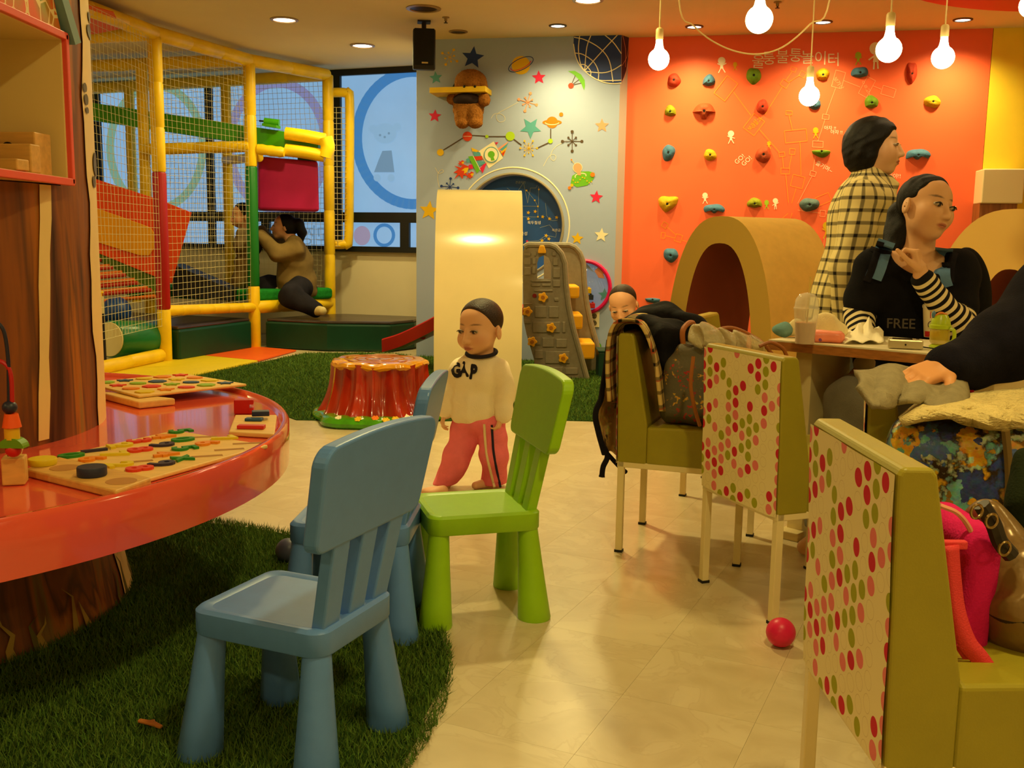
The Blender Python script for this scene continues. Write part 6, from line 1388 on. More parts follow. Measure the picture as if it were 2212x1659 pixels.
soft('body', S, .0045, m_skin, sw, col=hd.color(np.array(lin((224, 176, 132))))); hd.eyes(sw, (.2, 0), .028)
H = SDF(); H.ell(hd.w((0, .08, .14)), np.array((.42, .50, .43))*hd.s, hd.R, .02).ell(hd.w((0, .16, -.14)), np.array((.44, .40, .40))*hd.s, hd.R, .05)
H.half(hd.w((0, .1, -.50)), hd.R@np.array([0, -.35, -1.]), .03); H.ell(hd.w((0, -.42, -.22)), np.array((.42, .40, .50))*hd.s, hd.R, .04, 's'); H.ell(hd.w((.0, -.50, -.02)), np.array((.30, .26, .27))*hd.s, hd.R, .03, 's')
soft('hair', H, .0045, m_hair, sw, wob=folds(.002, 90, 2))
SH = SDF(); SH.ell(T(1868, 440), (.12, .20, .11), None, .06).cone(T(1862, 425, -.14), T(1870, 425, .14), .085, .085, .05).ell(T(1858, 500), (.135, .17, .18), None, .06).ell(T(1836, 610), (.135, .18, .22), None, .06).cone(T(1825, 650), T(1812, 725), .145, .15, .05)
SH.chain(AR, (.075, .072, .052), .04).chain(AL, (.075, .070, .052), .04); SH.half(T(1815, 745), (0, 0, -1), .01)
SH.cone(T(1878, 385), T(1888, 405), .070, .088, .02); SH.ell(T(1893, 372), (.058, .058, .05), None, .01, 's'); SH.box(T(1912, 392, -.05), (.05, .02, .022), Ry(.5)@Rz(-.2), .01, .02)
soft('checked_shirt', SH, .005, plaid_mat('check_shirt', (222, 204, 142), (40, 34, 32), .052, .27, attr='round'), sw, attrs={'round': round_u([T(1868, 420), T(1858, 500), T(1836, 610), T(1812, 730)], .15, AR, .07, AL, .07)}, wob=folds(.004, 24, 5))
PT = SDF(); PT.ell(T(1820, 735), (.14, .18, .12), None, .04).chain(G1, (.105, .08, .075), .04).chain(G2, (.105, .08, .075), .04).half((0, 0, .06), (0, 0, -1), .005)
soft('jeans', PT, .006, fabric('grey_blue_denim', (104, 110, 116), .12, 20), sw, wob=folds(.004, 26, 3))
# ------------------------------------------------------------------ seated woman
YW = 3.72
def T(x, y, dy=0.): return ay(x, y, YW+dy)
se = thing('person', 'seated woman in a black FREE T-shirt over stripes, hand to her chin', 'person', (T(1960, 800)[0], YW+.1, 0))
hd = Head(T(2000, 449), .232, Rz(.42)@Ry(.20)@Rx(.04))
S = SDF(); hd.add(S)
S.cone(T(1990, 500, .03), T(1978, 562, .04), .054, .062, .03); S.ell(T(1975, 610, .03), (.15, .10, .12)).ell(T(1965, 720, .04), (.14, .11, .16)).ell(T(1965, 830, .08), (.16, .13, .12))
A1 = [T(1885, 580, .02), T(1858, 680, .02), T(1868, 790, -.18)]; A2 = [T(2072, 585, .04), T(2068, 705, -.12), T(1990, 598, -.17)]
S.cone(T(1895, 572, .03), T(2065, 578, .03), .055, .055, .03); S.chain(A1, (.048, .04, .028), .02).chain(A2, (.048, .04, .028), .02)
# curled hand at the chin, other hand on the knee
hand(S, T(1990, 590, -.175), T(1978, 545, -.165)-T(1990, 590, -.175), (.75, -.55, .2), .165, 1, (1.0, 1.05, 1.1, 1.15), (1., 1.2, .6), (.45, .5), .03, .006)
hand(S, T(1868, 795, -.19), (-.45, -.35, -.75), (-.3, -.6, .7), .165, -1, (.35, .35, .4, .45), (1, 1, .6), (.5, .3), .06, .006)
K1 = [T(1930, 860, .06), T(1845, 870, -.42), np.array([T(1800, 1000, -.45)[0], YW-.42, .09])]; K2 = [T(1995, 860, .06), T(1960, 880, -.30), np.array([T(1960, 1000, -.3)[0], YW-.25, .09])]
S.chain(K1, (.08, .06, .045), .03).chain(K2, (.08, .06, .045), .03)
for g in (K1, K2): f_ = np.array([g[2][0], g[2][1], .04]); S.cone(g[2], f_, .045, .036).cone(f_, f_+np.array([-.10, -.10, -.01]), .036, .026, .02)
soft('body', S, .0038, m_skin, se, col=hd.color(np.array(lin((222, 170, 124))), (168, 84, 62), (40, 26, 20), .10)); hd.eyes(se, (.5, -.1), .036)
H = SDF(); H.ell(hd.w((0, .075, .145)), np.array((.385, .445, .385))*hd.s, hd.R, .01); H.half(hd.w((0, -.17, .27)), hd.R@np.array([0, -1., -.40]), .02).half(hd.w((0, .1, -.20)), hd.R@np.array([0, .1, -1.]), .02)
for q in (-1, 1): H.ell(hd.w((q*.38, -.06, -.12)), np.array((.12, .14, .20))*hd.s, hd.R, .01, 's')
H.ell(hd.w((0, .48, -.10)), np.array((.13, .13, .13))*hd.s, hd.R, .02); tl_ = [hd.w((-.05, .50, -.12)), T(1942, 505, .08), T(1930, 535, .05)]; H.chain(tl_, (.04, .05, .038), .03)
soft('hair', H, .0038, m_hair, se, wob=folds(.0015, 90, 6))
TS_ = SDF(); TS_.cone(T(1898, 575, .03), T(2062, 580, .03), .068, .068, .05).ell(T(1975, 620, .03), (.185, .115, .12), None, .05).ell(T(1965, 720, .045), (.165, .125, .17), None, .05).ell(T(1965, 820, .08), (.18, .15, .10), None, .05)
TS_.chain([A1[0], A1[0]*.25+A1[1]*.75], (.072, .072), .03).chain([A2[0], A2[0]*.35+A2[1]*.65], (.075, .072), .03); TS_.half(A1[0]*.2+A1[1]*.8, A1[1]-A1[0], .004) if False else None
TS_.ell(T(1988, 545, -.03), (.098, .15, .085), Ry(.1), .012, 's')
m_blk = fabric('black_cotton', (20, 19, 23), .15, 20); soft('tshirt', TS_, .005, m_blk, se, wob=folds(.0035, 30, 12))
m_str = stripe_mat('breton_stripe', (24, 22, 26), (228, 212, 168), .027, .5)
u = limb_u(A1, A2)
SV = SDF().chain([A1[0]*.3+A1[1]*.7, A1[1], A1[2]], (.060, .056, .040), .02); soft('striped_sleeve', SV, .0045, m_str, se, attrs={'u': u}, wob=folds(.0025, 40, 1))
SV = SDF().chain([A2[0]*.4+A2[1]*.6, A2[1], A2[2]*.94+A2[1]*.06], (.062, .058, .040), .02); soft('striped_sleeve', SV, .0045, m_str, se, attrs={'u': u}, wob=folds(.0025, 40, 2))
PT = SDF(); PT.ell(T(1965, 850, .08), (.19, .17, .12), None, .04).chain(K1, (.105, .085, .075), .04).chain(K2, (.105, .085, .075), .04).half((0, 0, .06), (0, 0, -1), .005); soft('trousers', PT, .006, fabric('grey_cotton', (120, 114, 100), .10, 16), se, wob=folds(.004, 28, 8))
print_on(TS_, 'lettering', 'FREE', 1946, 700, 30, mat('grey_print', (92, 84, 74), .8), se, 3.3, 3.9, .03, 1.02, .003, .012)
# baby carrier / backpack straps
bk = thing('backpack', 'black backpack with teal straps worn by the seated woman', 'backpack', T(2070, 760, .22))
m_teal = fabric('teal_strap', (96, 132, 176), .06); m_bks = fabric('black_strap', (28, 26, 32), .1)
def ribbon(S, pts, w, m, name, root, Y0, Y1, lift=.006, thick=.006):
    P = [hit(S, x, y, Y0, Y1) for x, y in [(a[0], a[1]) for a in smooth_path([tuple(q)+(0,) for q in pts], 5)]]; mb = MB(); rows = []
    for i, p in enumerate(P):
        d = P[min(i+1, len(P)-1)]-P[max(i-1, 0)]; v = CAM-p; v /= np.linalg.norm(v); s_ = np.cross(d, v); s_ /= np.linalg.norm(s_)+1e-9; q = p+v*lift; rows.append([q-s_*w-v*thick, q-s_*w, q-s_*w*.5+v*.003, q+s_*w*.5+v*.003, q+s_*w, q+s_*w-v*thick])
    return mb.grid(rows).build(name, m, root, world=True)
ribbon(TS_, [(1916, 520), (1906, 545), (1895, 580), (1886, 602)], .030, m_teal, 'strap', bk, 3.2, 4.0); ribbon(TS_, [(1903, 522), (1893, 550), (1882, 585), (1872, 608)], .013, m_bks, 'webbing', bk, 3.2, 4.0, .010); ribbon(TS_, [(1880, 536), (1900, 543), (1925, 549)], .009, m_bks, 'buckle_strap', bk, 3.2, 4.0, .014)
ribbon(TS_, [(2040, 536), (2034, 570), (2034, 600), (2040, 622)], .030, m_teal, 'strap', bk, 3.2, 4.0); ribbon(TS_, [(2062, 545), (2054, 575), (2052, 610)], .014, m_bks, 'webbing', bk, 3.2, 4.0, .010); ribbon(TS_, [(2018, 570), (2040, 572), (2060, 568)], .009, m_bks, 'buckle_strap', bk, 3.2, 4.0, .014)
S = SDF().ell(T(2090, 640, .16), (.085, .09, .19), Ry(-.12), .03).ell(T(2085, 720, .18), (.10, .09, .15), None, .03); soft('bag_body', S, .007, fabric('backpack_black', (22, 20, 20), .1), bk)
# ------------------------------------------------------------------ woman kneeling on the play frame
YK = 9.72
def T(x, y, dy=0.): return ay(x, y, YK+dy)
kw = thing('person', 'woman in a taupe top kneeling on the green platform of the play frame', 'person', (T(640, 640)[0], YK, .53))
hd = Head(T(612, 490), .235, Rz(-1.25)@Rx(-.05))
S = SDF(); hd.add(S, 1); S.cone(T(622, 505), T(636, 530), .055, .065, .03); S.ell(T(638, 570), (.14, .17, .2)).ell(T(640, 615), (.17, .2, .15))
A1 = [T(640, 540, -.17), T(598, 548, -.22), T(563, 508, -.2)]; A2 = [T(628, 538, .16), T(590, 530, .18), T(566, 500, .1)]
S.chain(A1, (.05, .042, .032), .03).chain(A2, (.05, .042, .032), .03); hand(S, A1[2], (-1, 0, .3), (0, -.3, 1), .17, 1, (.5, .5, .5, .5)); hand(S, A2[2], (-1, 0, .2), (0, .3, 1), .17, -1, (.5, .5, .5, .5))
K1 = [T(645, 620, -.12), T(628, 640, -.36), T(680, 668, -.40)]; K2 = [T(630, 622, .08), T(575, 618, .0), T(602, 628, .0)]
S.chain(K1, (.09, .075, .05), .03).chain(K2, (.09, .075, .05), .03)
soft('body', S, .007, m_skin, kw, col=hd.color(np.array(lin((206, 150, 112))))); hd.eyes(kw, (0, 0), .03)
H = SDF(); H.ell(hd.w((0, .09, .12)), np.array((.42, .48, .42))*hd.s, hd.R, .02).ell(hd.w((0, .2, -.08)), np.array((.36, .34, .34))*hd.s, hd.R, .03); H.half(hd.w((0, -.14, .2)), hd.R@np.array([0, -1., -.35]), .03); H.chain([hd.w((0, .35, .0)), hd.w((0, .52, .0)), T(645, 484, .0), T(652, 502, .0), T(651, 522, .0)], (.06, .045, .05, .045, .02), .02)
soft('hair', H, .006, m_hair, kw)
SH = SDF(); SH.cone(T(636, 528, -.14), T(632, 528, .14), .075, .075, .05).ell(T(638, 570), (.175, .20, .21), None, .06).ell(T(640, 612), (.195, .22, .16), None, .06).cone(T(655, 620), T(662, 632), .13, .10, .04).chain(A1, (.085, .07, .055), .04).chain(A2, (.085, .07, .055), .04).half(T(650, 648), (.25, 0, -1), .01)
soft('top', SH, .008, fabric('taupe_jersey', (124, 102, 62), .14, 10), kw, wob=folds(.008, 20, 21))
PT = SDF(); PT.ell(T(645, 622), (.17, .2, .12), None, .05).chain(K1, (.12, .105, .08), .04).chain(K2, (.12, .10, .085), .04); soft('jeans', PT, .008, fabric('dark_denim', (36, 34, 42), .3, 8), kw, wob=folds(.006, 20, 5))
for p, d in ((T(684, 671, -.42), T(696, 672, -.48)), (T(604, 630, -.08), T(618, 634, -.14))): S = SDF().cone(p, d, .05, .042, .02); soft('sock', S, .007, fabric('cream_sock', (206, 188, 132)), kw)
# child she is holding
YC = 9.55
def T(x, y, dy=0.): return ay(x, y, YC+dy)
kc = thing('person', 'small child in khaki trousers standing behind the netting by the green post', 'person', (T(520, 630)[0], YC, .53))
hd = Head(T(522, 466), .225, Rz(-1.0)@Rx(.1), True)
S = SDF(); hd.add(S); S.cone(T(526, 485), T(530, 500), .045, .05, .03); S.ell(T(535, 530), (.11, .1, .14)); L1 = [T(528, 570, -.04), T(516, 605, -.04), T(505, 632, -.04)]; L2 = [T(540, 570, .05), T(540, 605, .05), T(535, 630, .05)]
S.chain(L1, (.06, .05, .035), .03).chain(L2, (.06, .05, .035), .03).cone(T(505, 632, -.04), T(496, 636, -.1), .035, .025); AA = [T(525, 505, -.1), T(520, 530, -.12), T(545, 522, -.14)]; S.chain(AA, (.035, .03, .025), .02)
soft('body', S, .0065, m_skin, kc, col=hd.color(np.array(lin((210, 154, 114))))); hd.eyes(kc, (0, 0), .028)
H = SDF(); H.ell(hd.w((0, .08, .14)), np.array((.41, .46, .41))*hd.s, hd.R, .02).half(hd.w((0, -.14, .2)), hd.R@np.array([0, -1., -.4]), .02).half(hd.w((0, .1, -.2)), hd.R@np.array([0, 0, -1.]), .02); soft('hair', H, .006, m_hair, kc)
SH = SDF(); SH.ell(T(534, 530), (.13, .12, .15), None, .04).cone(T(522, 505, -.09), T(545, 505, .09), .05, .05, .03).chain(AA, (.055, .05, .04), .03); soft('top', SH, .007, fabric('grey_top', (130, 112, 84)), kc)
SH = SDF(); SH.ell(T(546, 525, -.02), (.09, .125, .13), None, .03).half(T(537, 525), (-1, 0, 0), .01); soft('vest', SH, .007, fabric('black_vest', (30, 28, 34)), kc)
PT = SDF(); PT.ell(T(533, 566), (.12, .12, .08), None, .04).chain(L1, (.08, .065, .05), .03).chain(L2, (.08, .065, .05), .03); soft('trousers', PT, .007, fabric('khaki_cotton', (126, 104, 66)), kc)
# ------------------------------------------------------------------ peeking toddler behind the coat
YP = 5.9
def T(x, y, dy=0.): return ay(x, y, YP+dy)
pk = thing('person', 'small child with cropped hair peering down behind the draped coat', 'person', (T(1372, 850)[0], YP, 0))
hd = Head(T(1346, 657, -.2), .205, Rz(-.35)@Rx(.45)@Ry(-.15), True)
S = SDF(); hd.add(S); S.cone(T(1356, 685, .02), T(1368, 710, .03), .045, .05, .03); S.ell(T(1375, 760, .03), (.10, .08, .13)); L1 = [T(1365, 800, .02), T(1362, 850, -.02), np.array([T(1362, 850)[0], YP, .05])]; L2 = [T(1395, 800, .05), T(1395, 850, .0), np.array([T(1395, 850)[0], YP+.05, .05])]
S.chain(L1, (.05, .04, .03)).chain(L2, (.05, .04, .03)); soft('body', S, .0045, m_skin, pk, col=hd.color(np.array(lin((222, 166, 124))))); hd.eyes(pk, (0, -.5), .024)
H = SDF(); H.ell(hd.w((0, .075, .14)), np.array((.385, .442, .39))*hd.s, hd.R, .01).half(hd.w((0, -.10, .28)), hd.R@np.array([0, -1., -.42]), .02).half(hd.w((0, .1, -.15)), hd.R@np.array([0, -.2, -1.]), .01); soft('hair', H, .0045, mat('toddler_hair', (44, 27, 17)), pk)
SH = SDF(); SH.ell(T(1375, 755, .03), (.12, .10, .14), None, .03).cone(T(1355, 722, .03), T(1398, 724, .04), .05, .05, .03); soft('jumper', SH, .006, fabric('blue_jumper', (60, 90, 110)), pk)
PT = SDF().ell(T(1380, 800, .03), (.11, .1, .08), None, .03).chain(L1, (.07, .06, .05), .03).chain(L2, (.07, .06, .05), .03); soft('trousers', PT, .007, fabric('dark_denim', (36, 34, 42)), pk)
# ------------------------------------------------------------------ person at the right edge reaching over a chair
YE = 2.2
def T(x, y, dy=0.): return ay(x, y, YE+dy)
re = thing('person', 'person in a navy sweatshirt reaching in from the right edge', 'person', (T(2480, 900)[0], YE+.2, 0))
AA = [T(2340, 560, .02), T(2180, 740, -.12), T(2090, 782, -.18), T(2050, 788, -.21)]
S = SDF(); hd = Head(T(2480, 330, .15), .23, Rz(-.9)); hd.add(S); S.cone(T(2470, 420, .15), T(2450, 500, .16), .055, .06, .03); S.ell(T(2440, 640, .16), (.17, .13, .2)).ell(T(2450, 850, .18), (.17, .14, .2)).cone(T(2350, 540, .14), T(2540, 540, .2), .06, .06, .03); S.chain(AA, (.05, .045, .035, .03), .02)
hand(S, T(2052, 789, -.215), T(1985, 813, -.235)-T(2052, 789, -.215), (.05, -.35, .9), .155, 1, (.22, .18, .18, .25), (1, .6, .4), (.75, .35), .05, .006)
B2 = [T(2540, 560, .2), T(2570, 720, .1), T(2500, 860, 0)]; S.chain(B2, (.05, .04, .03))
L1 = [T(2400, 980, .15), np.array([T(2380, 980)[0], YE-.1, .46]), np.array([T(2380, 980)[0], YE-.12, .09])]; L2 = [T(2520, 980, .2), np.array([T(2540, 980)[0], YE-.05, .46]), np.array([T(2540, 980)[0], YE-.1, .09])]; S.chain(L1, (.08, .06, .045)).chain(L2, (.08, .06, .045))
for g in (L1, L2): f_ = np.array([g[2][0], g[2][1], .042]); S.cone(g[2], f_, .045, .038).cone(f_, f_+np.array([-.12, -.09, -.012]), .038, .028, .02)
soft('body', S, .0042, m_skin, re, col=hd.color(np.array(lin((224, 158, 104))))); hd.eyes(re)
H = SDF(); H.ell(hd.w((0, .075, .14)), np.array((.40, .46, .40))*hd.s, hd.R, .01).half(hd.w((0, -.14, .24)), hd.R@np.array([0, -1., -.4]), .02).half(hd.w((0, .1, -.2)), hd.R@np.array([0, 0, -1.]), .02); soft('hair', H, .006, m_hair, re)
SH = SDF(); SH.ell(T(2440, 640, .16), (.19, .15, .2), None, .05).ell(T(2450, 850, .18), (.19, .16, .2), None, .05).cone(T(2345, 555, .14), T(2540, 545, .2), .08, .08, .05).chain(AA[:3], (.085, .074, .052), .04).chain(AA[2:], (.052, .044), .02).chain(B2, (.075, .065, .05), .03)
SH.cone(AA[2]*.6+AA[3]*.4, AA[3], .052, .046, .008); soft('sweatshirt', SH, .006, fabric('navy_fleece', (22, 20, 30), .25, 30), re, wob=folds(.005, 24, 31))
PT = SDF().ell(T(2450, 980, .18), (.19, .17, .12), None, .04).chain(L1, (.105, .085, .07), .04).chain(L2, (.105, .085, .07), .04).half((0, 0, .06), (0, 0, -1), .005); soft('trousers', PT, .008, fabric('dark_denim', (36, 34, 42)), re)
# ================================================================== COATS, BAGS AND THINGS ON THE TABLE
def blotch_mat(name, base, cols, scale, thr=.5, rough=.7, seed=0., petals=True, bump=.15):
    """printed flowers: coloured cells with broken edges on a ground colour"""
    m = mat(name, base, rough, .25, bump=bump, bscale=120); nt = m.node_tree; L = nt.links.new; b = nt.nodes['Principled BSDF']
    tc = nt.nodes.new('ShaderNodeTexCoord'); mp = nt.nodes.new('ShaderNodeMapping'); L(tc.outputs['Object'], mp.inputs[0]); mp.inputs['Location'].default_value = (seed, seed*1.7, seed*.6)
    nz = nt.nodes.new('ShaderNodeTexNoise'); nz.inputs['Scale'].default_value = scale*1.6; nz.inputs['Detail'].default_value = 4; L(mp.outputs[0], nz.inputs[0])
    ad = nt.nodes.new('ShaderNodeMix'); ad.data_type = 'VECTOR'; ad.inputs[0].default_value = .12 if petals else .05; L(mp.outputs[0], ad.inputs[4]); L(nz.outputs['Color'], ad.inputs[5])
    v = nt.nodes.new('ShaderNodeTexVoronoi'); v.inputs['Scale'].default_value = scale; L(ad.outputs[1], v.inputs[0])
    wn = nt.nodes.new('ShaderNodeSeparateColor'); L(v.outputs['Color'], wn.inputs[0]); cr = nt.nodes.new('ShaderNodeValToRGB'); cr.color_ramp.interpolation = 'CONSTANT'; L(wn.outputs[0], cr.inputs[0]); e = cr.color_ramp.elements
    n = len(cols); e[0].position = 0; e[0].color = lin(cols[0])+(1,); e[1].position = 1/n; e[1].color = lin(cols[1])+(1,)
    for i in range(2, n): x = e.new(i/n); x.color = lin(cols[i])+(1,)
    lt = nt.nodes.new('ShaderNodeMapRange'); L(v.outputs['Distance'], lt.inputs[0]); lt.inputs[1].default_value = thr*.75; lt.inputs[2].default_value = thr; lt.inputs[3].default_value = 1; lt.inputs[4].default_value = 0
    n2 = nt.nodes.new('ShaderNodeTexNoise'); n2.inputs['Scale'].default_value = scale*5; L(mp.outputs[0], n2.inputs[0]); vr = nt.nodes.new('ShaderNodeMix'); vr.data_type = 'RGBA'; vr.blend_type = 'OVERLAY'; vr.inputs[0].default_value = .7; L(cr.outputs[0], vr.inputs[6]); L(n2.outputs['Color'], vr.inputs[7])
    x = nt.nodes.new('ShaderNodeMix'); x.data_type = 'RGBA'; L(lt.outputs[0], x.inputs[0]); x.inputs[6].default_value = lin(base)+(1,); L(vr.outputs[2], x.inputs[7]); L(x.outputs[2], b.inputs['Base Color']); return m
def loc_of(ch, p): return np.array(WM[ch.name] @ Vector(p))
def sheet(name, rows, th, mats, root, amp=.0):
    """thin cloth: grid of world points with thickness"""
    mb = MB(); mb.grid(rows); o = mb.build(name, mats, root, world=True); s_ = o.modifiers.new('cloth', 'SOLIDIFY'); s_.thickness = th; s_.offset = 1; return o
# ------------------------------------------------------------------ coat on chair C
co = thing('winter_coat', 'black coat with beige checked lining draped over the side-on chair', 'coat', loc_of(chairC, (0, 0, .3)))
m_burb = plaid_mat('beige_check', (206, 176, 110), (30, 24, 22), .045, .24, (170, 60, 40), .09)
path = [(-.035, .50), (-.045, .60), (-.04, .70), (-.02, .752), (.02, .765), (.055, .755), (.085, .70), (.105, .62), (.118, .54), (.128, .48)]
rows = [[loc_of(chairC, (x+.010*math.sin(9*y+6*z), y, z+.010*math.sin(20*y))) for y in np.linspace(-.205, .05, 14)] for x, z in [(a[0], a[1]) for a in smooth_path([(p[0], p[1], 0) for p in path], 4)]]
sheet('lining', rows, .010, m_burb, co)
def C3(x, y, Y): return ay(x, y, Y)
S = SDF(); S.chain([C3(1368, 708, 3.45), C3(1396, 690, 3.5), C3(1432, 692, 3.5), C3(1490, 712, 3.45), C3(1525, 735, 3.4)], (.034, .048, .055, .05, .04), .03); S.chain([C3(1400, 705, 3.38), C3(1450, 735, 3.32), C3(1500, 750, 3.3)], (.05, .06, .04), .03); S.chain([C3(1425, 720, 3.3), C3(1450, 780, 3.28), C3(1470, 800, 3.27)], (.04, .035, .03), .03)
soft('shell', S, .006, mat('coat_nylon', (14, 12, 16), .8, .15, var=.2, vscale=20, bump=.3, bscale=40), co, wob=folds(.009, 34, 3))
tail = [(1318, 735), (1338, 745), (1337, 985), (1322, 978), (1300, 962), (1293, 925), (1284, 882), (1302, 838), (1312, 790)]
rows = []
for i in range(13):
    q = i/12; xl = np.interp(q, [0, .25, .5, .62, .8, 1], [1316, 1308, 1298, 1284, 1293, 1306]); xr = np.interp(q, [0, 1], [1338, 1337]); y = 735+245*q; rows.append([C3(xl+(xr-xl)*u, y+6*math.sin(u*5+q*3), 3.28+.14*u+.014*math.sin(u*9+q*7)) for u in np.linspace(0, 1, 10)])
sheet('hanging_lining', rows, .008, blotch_mat('tan_camouflage', (150, 118, 62), [(96, 72, 40), (176, 146, 84), (60, 46, 30), (132, 104, 56)], 16, .6), co)
MB().tube(smooth_path([r_[0] for r_ in rows], 2), .010, 8).build('dark_binding', m_bks, co, world=True)
MB().tube(smooth_path([C3(1300, 955, 3.3), C3(1312, 985, 3.3), C3(1303, 1008, 3.3), C3(1300, 1030, 3.3)], 5), [.010]*15+[.012], 6).build('strap', m_bks, co, world=True); MB().tube(smooth_path([C3(1312, 980, 3.3), C3(1335, 1005, 3.32), C3(1352, 1020, 3.34)], 5), .008, 6).build('strap', m_bks, co, world=True)
# ------------------------------------------------------------------ bags on chair C
t = thing('handbag', 'grey flowered fabric handbag on the side-on chair', 'handbag', loc_of(chairC, (.22, 0, .44)))
Rc = Rz(math.radians(-19.9)); S = SDF().box(loc_of(chairC, (.205, -.03, .545)), (.085, .12, .11), Rc@Ry(.12), .05, .02).box(loc_of(chairC, (.215, -.03, .64)), (.05, .10, .06), Rc@Ry(.12), .03, .03)
soft('bag_body', S, .006, blotch_mat('grey_floral', (98, 90, 70), [(168, 52, 44), (200, 150, 60), (120, 104, 80), (150, 60, 60), (98, 90, 70)], 26, .34), t, wob=folds(.005, 30, 7))
MB().tube(smooth_path([loc_of(chairC, p) for p in ((.19, -.09, .66), (.18, -.08, .74), (.20, -.01, .76), (.21, .04, .68))], 6), .009, 8).build('handle', mat('tan_leather', (160, 92, 34), .5), t, world=True)
t = thing('tote_bag', 'dark brown tote bag with tan leather handles behind the middle chair', 'handbag', loc_of(chairC, (.34, -.02, .44)))
S = SDF().box(loc_of(chairC, (.335, -.03, .56)), (.05, .15, .125), Rc, .03, .02); soft('bag_body', S, .006, mat('brown_canvas', (64, 46, 26), .6, .3, var=.35, vscale=40), t, wob=folds(.004, 26, 2))
m_tan = mat('tan_leather', (160, 92, 34), .5)
MB().tube(smooth_path([C3(1498, 770, 3.05), C3(1492, 830, 3.04), C3(1500, 880, 3.05), C3(1512, 920, 3.06)], 5), .006, 8).build('strap', m_tan, t, world=True); MB().tube(smooth_path([C3(1530, 720, 3.2), C3(1580, 708, 3.2), C3(1640, 735, 3.2), C3(1668, 765, 3.2)], 6), .006, 8).build('handle', m_tan, t, world=True); MB().tube(smooth_path([C3(1640, 748, 3.15), C3(1665, 740, 3.15), C3(1690, 752, 3.15), C3(1700, 770, 3.15)], 6), .006, 8).build('handle', m_tan, t, world=True)
pbg = thing('plastic_bag', 'crumpled clear plastic bag on top of the brown tote', 'plastic bag', C3(1560, 740, 3.2))
S = SDF().ell(C3(1560, 735, 3.2), (.11, .06, .035), Ry(.08), .03).ell(C3(1518, 722, 3.2), (.04, .04, .035), None, .03).ell(C3(1610, 745, 3.2), (.06, .05, .025), None, .03)
soft('bag_film', S, .006, mat('clear_film', (226, 212, 170), .18, .6, alpha=.55, bump=1.0, bscale=45), pbg, wob=folds(.010, 60, 14))
# ------------------------------------------------------------------ clothes and bags on chairs D and A
gs = thing('grey_sweater', 'light grey sweater draped over the chair under the reaching hand', 'sweater', loc_of(chairD, (0, 0, .7)))
m_gs = fabric('grey_marl', (150, 138, 108), .10, 60)
rows = []
for i in range(19):
    q = i/18; row = []
    for u in np.linspace(0, 1, 26):
        x = 1846+u*230; top = 812+6*math.sin(u*5)-22*math.exp(-((u-.35)/.2)**2)+30*max(0, u-.6); bot = np.interp(u, [0, .15, .35, .6, .8, 1], [838, 885, 878, 868, 905, 900]); row.append(ay(x+8*math.sin(q*3), top+(bot-top)*q, 2.02-.14*math.sin(q*1.4)-.012*math.sin(u*21+q*4)-.02*math.sin(u*9)))
    rows.append(row)
sheet('cloth', rows, .012, m_gs, gs)
S = SDF().chain([ay(2015, 858, 2.02), ay(2045, 842, 2.03), ay(2060, 832, 2.04)], (.035, .034, .022), .02); soft('sleeve', S, .005, m_gs, gs, wob=folds(.004, 50, 5))
MB().tube(smooth_path([ay(x, y, 1.99) for x, y in ((2052, 812), (2066, 822), (2070, 838), (2063, 850))], 5), .006, 6).build('red_cuff', fabric('red_rib', (180, 30, 44)), gs, world=True); MB().tube(smooth_path([ay(x, y, 2.0) for x, y in ((2062, 846), (2085, 840), (2100, 848))], 5), .006, 6).build('red_cuff', fabric('red_rib', (180, 30, 44)), gs, world=True)
kn = thing('knitted_scarf', 'cream knitted scarf lying over the big flowered bag', 'scarf', ay(2080, 905, 1.9))
rows = []
for i in range(15):
    q = i/14; row = []
    for u in np.linspace(0, 1, 30):
        x = 1950+u*330; top = np.interp(u, [0, .12, .3, .6, 1], [912, 880, 868, 858, 845]); bot = np.interp(u, [0, .12, .3, .45, .6, 1], [922, 912, 905, 908, 918, 922]); row.append(ay(x, top+(bot-top)*q, 1.98-.16*math.sin(q*1.6)+.010*math.sin(u*26+q*3)+.006*math.sin(q*16+u*6)))
    rows.append(row)
sheet('knit', rows, .014, mat('cream_knit', (226, 204, 140), .95, .1, var=.1, vscale=40, bump=.9, bscale=90, stretch=(1, 1, 3)), kn)
fb = thing('flowered_bag', 'large glossy bag printed with blue and yellow flowers on the piled chair', 'bag', loc_of(chairD, (.2, 0, .44)))
S = SDF().box(ay(2085, 1042, 1.90), (.14, .075, .11), Rz(-.25)@Ry(.03), .045, .02).box(ay(2085, 962, 1.90), (.135, .055, .045), Rz(-.25)@Ry(.03), .03, .03)
soft('bag_body', S, .0055, blotch_mat('big_floral', (58, 46, 30), [(112, 170, 170), (84, 112, 180), (222, 166, 44), (170, 190, 160), (60, 74, 130), (150, 112, 50), (190, 204, 176)], 21, .72, .28, 3.1), fb, wob=folds(.004, 26, 3))
MB().tube(smooth_path([ay(x, y, 1.80) for x, y in ((2172, 930), (2178, 990), (2180, 1050), (2176, 1100))], 4), .008, 6).build('handle', mat('handle_floral', (110, 86, 40), .4), fb, world=True)
